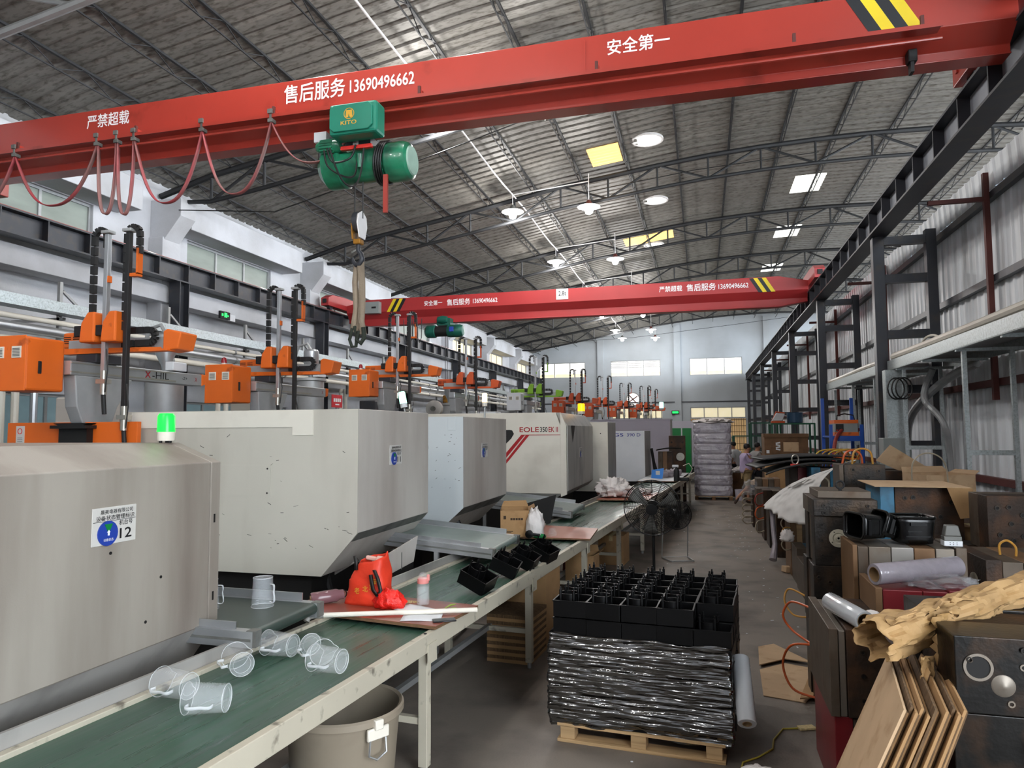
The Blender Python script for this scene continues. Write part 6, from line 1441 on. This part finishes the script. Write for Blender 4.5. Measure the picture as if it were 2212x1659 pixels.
for k in range(5): hose('%s pale hose ring from the top on the plastic draped mould' % ORD[k], ((1.02,16.4,0.75-0.13*k),(0.86,16.3,0.76-0.13*k),(0.8,16.3,0.68-0.13*k),(0.88,16.35,0.6-0.13*k),(1.02,16.4,0.62-0.13*k)),'hose_clear',0.012)
o = crumple('clear_plastic','film_clear',None,(0.98,16.3,0.82),(0.16,0.14,0.2),13,amp=0.4); tag(o,'clear plastic bag hanging over the mould with pale hoses','plastic bag')
o = crumple('clear_plastic','cotton_white',None,(1.12,10.75,0.6),(0.09,0.1,0.1),15,amp=0.4); tag(o,'small white plastic bag beside the pale ochre mould','plastic bag')
# cloth
t = thing('white_cloth','big white cloth draped over the moulds by the aisle','cloth')
def cl(u, v):
    a = Vector((1.72,8.75,1.76)).lerp(Vector((1.5,10.2,1.5)),u); b = Vector((1.22,8.9,0.95)).lerp(Vector((1.02,12.6,0.86)),u)
    mid = Vector((1.3,9.1,1.66)).lerp(Vector((1.12,11.2,1.28)),u)
    p = a*(1-v)**2 + mid*2*v*(1-v) + b*v*v; n = 0.10*vn(u*3.5,v*2.5,1.0)+0.06*abs(vn(u*6,v*6,4.0))+0.012*vn(u*13,v*13,9.0)
    return (p.x+n-0.05, p.y+n*0.5, p.z+n*0.6)
MB().grid(cl,60,40).build('draped_sheet','cloth_white',t,ang=3.0,solid=0.003)
tag(MB().tube([(1.06,12.2,0.86),(1.05,12.1,0.6),(1.07,12.05,0.3),(1.02,11.9,0.08)],[0.05,0.035,0.04,0.06],10).build('film_strip','film_purple'),'strip of clear film trailing from the white cloth to the floor','film')
tag(MB().box(-0.08,0.08,-0.06,0.06,0,0.09).build('cardboard_scrap','cardboard_pale',None,(1.18,11.35,0),(0,0.1,0.5),bev=0.01),'small cardboard scrap by the trailing film','scrap')
# mid distance
mould('red edged mould standing under the black sheets', 1.35,1.75,12.4,13.0,0,1.5,['mold_rust','mold_red','mold_red'],'x')
mould('blue mould with paper labels under the black sheets', 1.62,2.3,11.9,12.5,0,1.52,['mold_blue','mold_plate','mold_blue','mold_blue','mold_blue'],'x')
mould('low blue mould with clear hose arch in front of the tall blue one', 1.5,1.9,11.85-0.5,11.85-0.02,0,1.22,['mold_ochre','mold_blue'],'x',wid=[1,2])
hose('clear hose arch on the low blue mould', ((1.6,11.5,1.2),(1.6,11.5,1.34),(1.7,11.5,1.4),(1.8,11.5,1.34),(1.8,11.5,1.2)),'hose_clear',0.012)
t = thing('cardboard_note','cardboard note with handwriting on the blue mould','note',(1.95,11.895,1.28))
MB().box(0,0.14,-0.006,-0.001,0,0.2).build('card','cardboard_pale',t,smooth=False)
for k, (a, b) in enumerate(((0.03,0.14),(0.02,0.1),(0.04,0.06))): MB().obox((0.07,-0.0075,b),(0.07,0.002,0.012),(0,0.4-0.3*k,0)).build('pen_stroke','ink_red',t,smooth=False)
for k, (z, x0, x1, yy) in enumerate(((1.53,0.95,2.1,12.2),(1.58,0.78,2.2,12.6),(1.62,0.9,2.35,12.9))):
    o = MB().grid(lambda u,v: (lerp(x0,x1,u)+0.06*math.sin(v*3+k), yy+lerp(-0.3,0.9,v), z+0.05*math.sin(u*2.4)-(0.13-0.03*k)*(1-u)**3*(1 if k<2 else 0.2)),24,10).build('rubber_sheet','dark_rubber',None,solid=0.02)
    tag(o,['lowest','middle','topmost'][k]+' of the limp black rubber sheets laid over the moulds','sheet','black rubber sheets')
t = thing('ring_clamp','round steel ring clamp hooked on the sheet edge','clamp',(1.42,12.15,1.55))
MB().tube([(0.05*math.sin(2*PI*i/20),0,0.08+0.075*math.cos(2*PI*i/20)) for i in range(20)],0.012,8,closed=True).build('ring','steel_bright',t)
MB().box(-0.07,0.07,-0.03,0.03,-0.03,0.01).build('red_base','red_plain',t,smooth=False)
t = thing('cardboard_drum','cardboard drum with black band in the aisle edge','drum',(1.33,18.1,0))
MB().lathe([(0,0.0),(0.235,0.0),(0.235,0.88),(0.22,0.9),(0,0.9)],8,cap=False).build('drum_wall','cardboard',t,ang=0.3); MB().lathe([(0.237,0.7),(0.243,0.7),(0.243,0.8),(0.237,0.8)],8,cap=False).build('band','ink',t,ang=0.3)
MB().lathe([(0.2,0.9),(0.12,0.95),(0,0.94)],8).build('top_flaps','cardboard_pale',t,ang=0.2)
carton('cardboard_box','open cardboard box behind the cardboard drum', (1.75,18.6,0),0.5,0.5,1.15,0.1)
# blue rack with welders
t = thing('blue_rack','blue steel rack standing under the farther gantry','rack',(2.42,15.0,0))
for x in (0,0.55):
    for y in (0,0.9): MB().box(x-0.03,x+0.03,y-0.03,y+0.03,0,2.2 if y == 0 else 2.75).build('upright','rack_blue',t,smooth=False)
for z in (0.5,1.25,1.95):
    MB().box(-0.02,0.57,-0.02,0.92,z,z+0.03).build('shelf','rack_blue',t,smooth=False); MB().box(0,0.55,-0.035,-0.02,z-0.07,z+0.03).build('shelf_beam','rack_blue',t,smooth=False)
MB().bar((0.0,0,1.2),(0.55,0,0.6),0.04).build('brace','rack_blue',t,smooth=False)
for k, (x, z, lab) in enumerate(((2.5,1.982,'orange and grey welding machine on the top of the blue rack'),(2.5,1.282,'orange and grey welding machine on the middle shelf of the blue rack'))):
    t = thing('welding_machine',lab,'welder',(x,15.05,z),group='welding machines')
    MB().box(0,0.42,0,0.6,0.06,0.3).build('case','grey_box',t,bev=0.01); MB().box(-0.005,0.425,-0.005,0.6,0.24,0.31).box(-0.005,0.425,-0.005,0.6,0,0.07).build('orange_trim','orange',t,smooth=False)
    MB().box(0.02,0.16,-0.012,-0.004,0.09,0.23).build('front_grille','ink',t,smooth=False)
    MB().tube([(0.05,0.05,0.31),(0.06,0.05,0.4),(0.2,0.1,0.43),(0.36,0.1,0.4),(0.38,0.1,0.31)],0.012,8).build('carry_handle','ink',t)
    for q in (0.04,0.08,0.12): MB().cyl((q,-0.03,0.11),(q,-0.004,0.11),0.012,n=8).build('socket','red_plain',t)
tag(MB().tube(smooth([(3.0,15.4,2.1),(2.75,15.2,2.15),(2.5,14.9,1.95),(2.42,14.8,1.5),(2.42,14.7,0.9),(2.5,14.7,0.05)]),0.035,10).build('thick_hose','hose_red'),'thick dark red hose curving down in front of the blue rack','hose')
for k in range(4): hose('%s yellow hose loop from the aisle before the blue rack' % ORD[k], ((1.85+0.08*k,13.4,1.4),(1.92+0.1*k,13.4,1.68),(2.1+0.12*k,13.5,1.75),(2.35+0.1*k,13.6,1.72),(2.5,13.7,1.4)),('hose_yellow','hose_amber')[k%2],0.014)
mould('dark mould below the yellow hoses', 1.85,2.8,13.3,14.2,0,1.42,['mold_black','mold_rust','mold_black'])
tag(MB().prism([(0,0),(0.5,-0.25),(0.62,-0.12),(0.15,0.2)],'y',0,0.01).build('cardboard_scrap','cardboard_pale',None,(2.05,9.6,1.72),(0.3,0,0)),'bent cardboard scrap leaning beside the upright black mould','cardboard')
mould('rusty mould carrying the bent cardboard scrap', 2.0,2.7,9.5,10.2,0,1.6,['mold_rust','mold_plate','mold_rust'])
# crates and cages far back
t = thing('plywood_crate','big brown plywood crate with papers pasted on its side','crate',(1.68,21.2,0))
MB().box(0,1.15,0,1.0,0.12,2.0).build('panels','plywood',t,smooth=False,bev=0.01)
for z in (0.12,1.9): MB().box(-0.02,1.17,-0.02,0.0,z,z+0.1).build('batten','plywood',t,smooth=False)
for x in (0,0.5,1.05): MB().box(x,x+0.1,0,1.0,0,0.12).build('skid','plywood',t,smooth=False)
MB().box(0.5,0.9,-0.006,0,1.5,1.76).build('paper_label','cardboard_pale',t,smooth=False)
for k in range(4): MB().obox((0.36,-0.004,1.56+0.06*k),(0.12,0.004,0.04),(0,0.2*(-1)**k,0)).build('paper_scrap','paper',t,smooth=False)
MB().box(0.05,0.13,-0.005,0,1.45,1.54).build('paper_label','paper',t,smooth=False)
def cage(label, loc, w, d, h):
    t = thing('wire_cage', label, 'cage', loc, group='green wire cages')
    for x in (0,w):
        for y in (0,d): MB().box(x-0.025,x+0.025,y-0.025,y+0.025,0,h).build('corner_post','cage_green',t,smooth=False)
    for z in (0.15,h*0.5,h-0.03): MB().box(0,w,-0.015,0.015,z,z+0.04).box(0,w,d-0.015,d+0.015,z,z+0.04).box(-0.015,0.015,0,d,z,z+0.04).box(w-0.015,w+0.015,0,d,z,z+0.04).build('rail','cage_green',t,smooth=False)
    n = int(w/0.1)
    for i in range(1,n): MB().box(w*i/n-0.006,w*i/n+0.006,-0.006,0.006,0.15,h).build('bar','cage_green',t,smooth=False)
    MB().box(0.02,w-0.02,0.02,d-0.02,0.16,0.2).build('cage_floor','plywood',t,smooth=False); return t
cage('green wire cage behind the plywood crate, near the wall', (2.05,22.9,0), 1.2, 1.0, 2.3)
cage('green wire cage stacked behind the white shirted person', (1.1,27.0,0), 1.2, 1.0, 1.9)
cage('green wire cage between the plywood crate and the person in grey', (1.55,24.6,0), 0.9, 0.9, 2.35)
t = thing('enamel_pot','dark blue two-handled pot on the cage behind the crate','pot',(2.75,23.3,2.3))
MB().lathe([(0,0),(0.2,0),(0.23,0.03),(0.23,0.33),(0.24,0.34),(0.22,0.34),(0.21,0.04),(0,0.03)],24,cap=False).build('vessel','pot_blue',t,ang=0.5)
for s1 in (-1,1): MB().tube([(s1*0.23,0,0.26),(s1*0.33,0,0.27),(s1*0.33,0,0.2),(s1*0.23,0,0.19)],0.012,6).build('handle','pot_blue',t)
t = thing('orange_tool','orange and white power tool on the cage beside the pot','tool',(2.25,23.2,2.3))
MB().box(-0.2,0.2,-0.1,0.1,0.0,0.08).build('foot','orange_far',t,bev=0.02); MB().prism([(-0.18,0.08),(0.12,0.08),(0.2,0.3),(-0.05,0.32)],'y',-0.1,0.1).build('case','white_box',t,bev=0.02); MB().tube([(-0.15,0,0.1),(-0.05,0,0.36),(0.2,0,0.32)],0.02,8).build('handle','orange_far',t)
carton('cardboard_box','brown box of cloth scraps beside the wrapped stack', (1.12,24.0,0),0.5,0.5,0.75,0.1,'plywood',flaps=False)
o = crumple('cloth_scraps','cotton_white',None,(1.12,24.0,0.8),(0.24,0.24,0.13),51,amp=0.4); tag(o,'pale cloth scraps heaped in the brown box','cloth')
tag(MB().lathe([(0,0),(0.12,0),(0.15,0.32),(0.14,0.32),(0.11,0.01)],16,cap=False).build('small_bin','lavender',None,(1.05,22.6,0)),'small pale grey bin on the floor by the wrapped stack','bin')
# floor cardboard, wire and litter
t = thing('floor_cardboard','flattened pale cardboard lying on the floor in two torn pieces','cardboard',(0.42,6.0,0.002))
MB().prism([(0.0,0.08),(0.3,0.0),(0.42,0.3),(0.5,0.85),(0.25,0.95),(0.02,0.72)],'z',0.0,0.006).build('sheet','cardboard_pale',t,smooth=False)
MB().prism([(0.02,0.78),(0.26,1.0),(0.48,0.95),(0.2,1.42),(0.05,1.3)],'z',0.004,0.012).build('sheet','cardboard_pale',t,smooth=False,rot=(0.02,0,0))
MB().prism([(0.26,-0.02),(0.36,0.02),(0.46,0.5),(0.4,0.52)],'z',0.02,0.03).build('curled_edge','cardboard',t,smooth=False,rot=(0,-0.05,0))
tag(MB().tube([(0.78,5.55,0.006),(0.5,5.45,0.006),(0.42,5.25,0.006),(0.40,5.1,0.006),(0.3,4.95,0.006),(0.2,4.85,0.006),(0.17,4.65,0.006)],0.006,6).build('yellow_wire','wire_yellow'),'thin yellow wire lying across the floor','wire')
tag(MB().box(-0.06,0.06,-0.03,0.03,0,0.02).build('paper_scrap','grain',None,(0.66,5.5,0),(0,0,0.4),bev=0.006),'small torn paper scrap at the end of the yellow wire','scrap')
o = crumple('plastic_scrap','cotton_white',None,(0.28,4.55,0.05),(0.13,0.1,0.07),61,amp=0.25); tag(o,'white crumpled plastic lying at the bottom of the aisle','plastic')
random.seed(11)
o = MB()
for i in range(140):
    x = random.uniform(-0.6,1.0); y = random.uniform(4.2,20); 
    if random.random() < 0.5: x = random.uniform(0.5,1.1)
    if -1.1 < x < 0.3 and 4.7 < y < 6.2: continue
    o.obox((x,y,0.003),(random.uniform(0.008,0.035),random.uniform(0.006,0.02),0.004),(0,0,random.uniform(0,3)))
tag(o.build('floor_litter','paper',smooth=False),'tiny pale litter scattered over the aisle floor','litter',kind='stuff')
# ------------------------------------------------------------------ people
def skin_obj(name, pts, edges, mat, parent, root=0):
    me = bpy.data.meshes.new(name); me.from_pydata([p[:3] for p in pts], edges, []); o = bpy.data.objects.new(name, me); COL.objects.link(o); o.parent = parent
    md = o.modifiers.new('skin','SKIN'); md.use_smooth_shade = True
    sv = me.skin_vertices[0].data if len(me.skin_vertices) else None
    if sv is None:
        o.modifiers.remove(md); bm = bmesh.new(); bm.from_mesh(me); lay = bm.verts.layers.skin.verify(); bm.to_mesh(me); bm.free(); md = o.modifiers.new('skin','SKIN'); md.use_smooth_shade = True; sv = me.skin_vertices[0].data
    for i, p in enumerate(pts):
        sv[i].radius = (p[3], p[4] if len(p) > 4 else p[3]); sv[i].use_root = (i == root)
    sd = o.modifiers.new('sub','SUBSURF'); sd.levels = 1; sd.render_levels = 2; me.materials.append(MATS[mat]); return o
def person(label, loc, yaw, shirt, lower, legs='stand', arms='down', scale=1.0, short=True):
    t = thing('person', label, 'person', loc, (0,0,yaw)); t.scale = (scale,)*3
    # x forward, y to the left hand side
    if legs == 'walk':
        LF = [(0.03,0.09,0.86),(0.12,0.09,0.47),(0.08,0.09,0.09),(0.2,0.1,0.04)]; LB = [(0.0,-0.09,0.86),(0.0,-0.09,0.47),(-0.30,-0.09,0.20),(-0.36,-0.09,0.08)]
    else:
        LF = [(0.0,0.1,0.86),(0.02,0.1,0.47),(-0.01,0.1,0.09),(0.13,0.11,0.04)]; LB = [(0.0,-0.1,0.86),(0.02,-0.1,0.47),(-0.01,-0.1,0.09),(0.13,-0.11,0.04)]
    if arms == 'hold': AL = [(0.02,0.19,1.38),(0.06,0.23,1.12),(0.26,0.18,1.02)]; AR = [(0.02,-0.19,1.38),(0.06,-0.23,1.12),(0.26,-0.18,1.02)]
    else: AL = [(0.0,0.19,1.38),(-0.03,0.23,1.1),(0.06,0.24,0.86)]; AR = [(0.0,-0.19,1.38),(-0.03,-0.23,1.1),(0.06,-0.24,0.86)]
    P = [(0,0,0.93,0.12,0.15),(0.01,0,1.12,0.1,0.14),(0.02,0,1.3,0.11,0.16),(0.03,0,1.43,0.06,0.06),(0.06,0,1.5,0.07,0.068),(0.075,0,1.57,0.09,0.078),(0.07,0,1.65,0.082,0.07)]
    E = [(0,1),(1,2),(2,3),(3,4),(4,5),(5,6)]
    for A_ in (AL,AR):
        b = len(P); P += [(*A_[0],0.062),(*A_[1],0.045),(*A_[2],0.03)]; E += [(2,b),(b,b+1),(b+1,b+2)]
    for L_ in (LF,LB):
        b = len(P); P += [(*L_[0],0.085),(*L_[1],0.06),(*L_[2],0.038),(*L_[3],0.03)]; E += [(0,b),(b,b+1),(b+1,b+2),(b+2,b+3)]
    body = skin_obj('body', P, E, 'skin', t)
    for s2, A_ in ((1,AL),(-1,AR)):
        w0 = Vector(A_[2]); dr = (Vector(A_[2])-Vector(A_[1])).normalized(); sd = Vector((0,1,0))
        m = MB().tube([w0,w0+dr*0.04,w0+dr*0.085],[0.026,0.036,0.034],8)
        for k, L in enumerate((0.065,0.075,0.07,0.055)):
            f0 = w0+dr*0.08+sd*(0.02-0.0133*k)*s2; m.tube([f0,f0+dr*L*0.5,f0+dr*L*0.85+Vector((0,0,-0.015))],[0.009,0.009,0.007],6)
        f0 = w0+dr*0.03+sd*0.03*s2+Vector((0.01,0,0)); m.tube([f0,f0+dr*0.035+Vector((0.02,0,0))],[0.01,0.008],6)
        m.build('hand','skin',t)
    # shirt, lower clothing, hair, shoes
    Q = [(-0.005,0,0.84,0.15,0.2),(0,0,1.0,0.14,0.19),(0.015,0,1.2,0.135,0.2),(0.02,0,1.34,0.135,0.205),(0.025,0,1.43,0.085,0.09)]; F = [(0,1),(1,2),(2,3),(3,4)]
    for A_ in (AL,AR):
        b = len(Q); a0 = Vector(A_[0]); a1 = Vector(A_[1]); k = a0.lerp(a1,0.85); Q += [(*a0,0.105),(*k,0.085)]; F += [(3,b),(b,b+1)]
    skin_obj('shirt', Q, F, shirt, t)
    G = [(0,0,0.93,0.13,0.165)]; H = []
    for L_ in (LF,LB):
        b = len(G); l0 = Vector(L_[0]); l1 = Vector(L_[1]); l2 = Vector(L_[2])
        G += [(*l0,0.115),(*l0.lerp(l1,0.95),0.09)]; H += [(0,b),(b,b+1)]
        if not short: G += [(*l1.lerp(l2,0.95),0.065)]; H += [(b+1,b+2)]
    skin_obj('shorts' if short else 'trousers', G, H, lower, t)
    MB().lathe([(0.082,-0.03),(0.094,0.02),(0.088,0.07),(0.06,0.105),(0,0.115)],20,(0.045,0,1.605),cap=False).build('hair','hair',t)
    MB().lathe([(0.018,0),(0.016,0.035),(0,0.05)],8,(0.15,0,1.55),Matrix.Rotation(0.3,3,'Y')).build('nose','skin',t)
    for s2 in (-1,1):
        MB().lathe([(0,-0.012),(0.022,-0.01),(0.026,0.0),(0.015,0.012),(0,0.012)],10,(0.055,s2*0.083,1.575),Matrix.Rotation(PI/2,3,'X')).build('ear','skin',t)
        MB().lathe([(0,-0.006),(0.009,0),(0,0.006)],8,(0.158,s2*0.032,1.59),Matrix.Rotation(PI/2,3,'Y')).build('eye','ink',t)
    MB().obox((0.16,0,1.515),(0.012,0.045,0.009)).build('mouth','hose_red',t)
    for L_ in (LF,LB):
        a1 = Vector(L_[2]); b1 = Vector(L_[3]); dv = (b1-a1); 
        MB().tube([a1-dv*0.5+Vector((0,0,-0.035)),a1+Vector((0,0,-0.04)),b1+Vector((0,0,-0.005)),b1+dv*0.5+Vector((0,0,0.0))],[0.03,0.04,0.042,0.025],10).build('shoe','shoe',t)
    return t
person('person in a lilac shirt and khaki shorts walking past the drum', (1.18,21.5,0), 0.35, 'shirt_lilac', 'shorts_khaki', 'walk', 'hold')
person('person in a grey shirt standing behind the lilac shirted walker', (1.62,23.6,0), 0.6, 'shirt_grey', 'trousers_dark', 'stand', 'hold', short=False)
person('person in a white shirt half hidden behind the wrapped stack', (1.05,25.4,0), 2.6, 'shirt_white', 'trousers_dark', 'stand', 'down', short=False)
fit_texts()
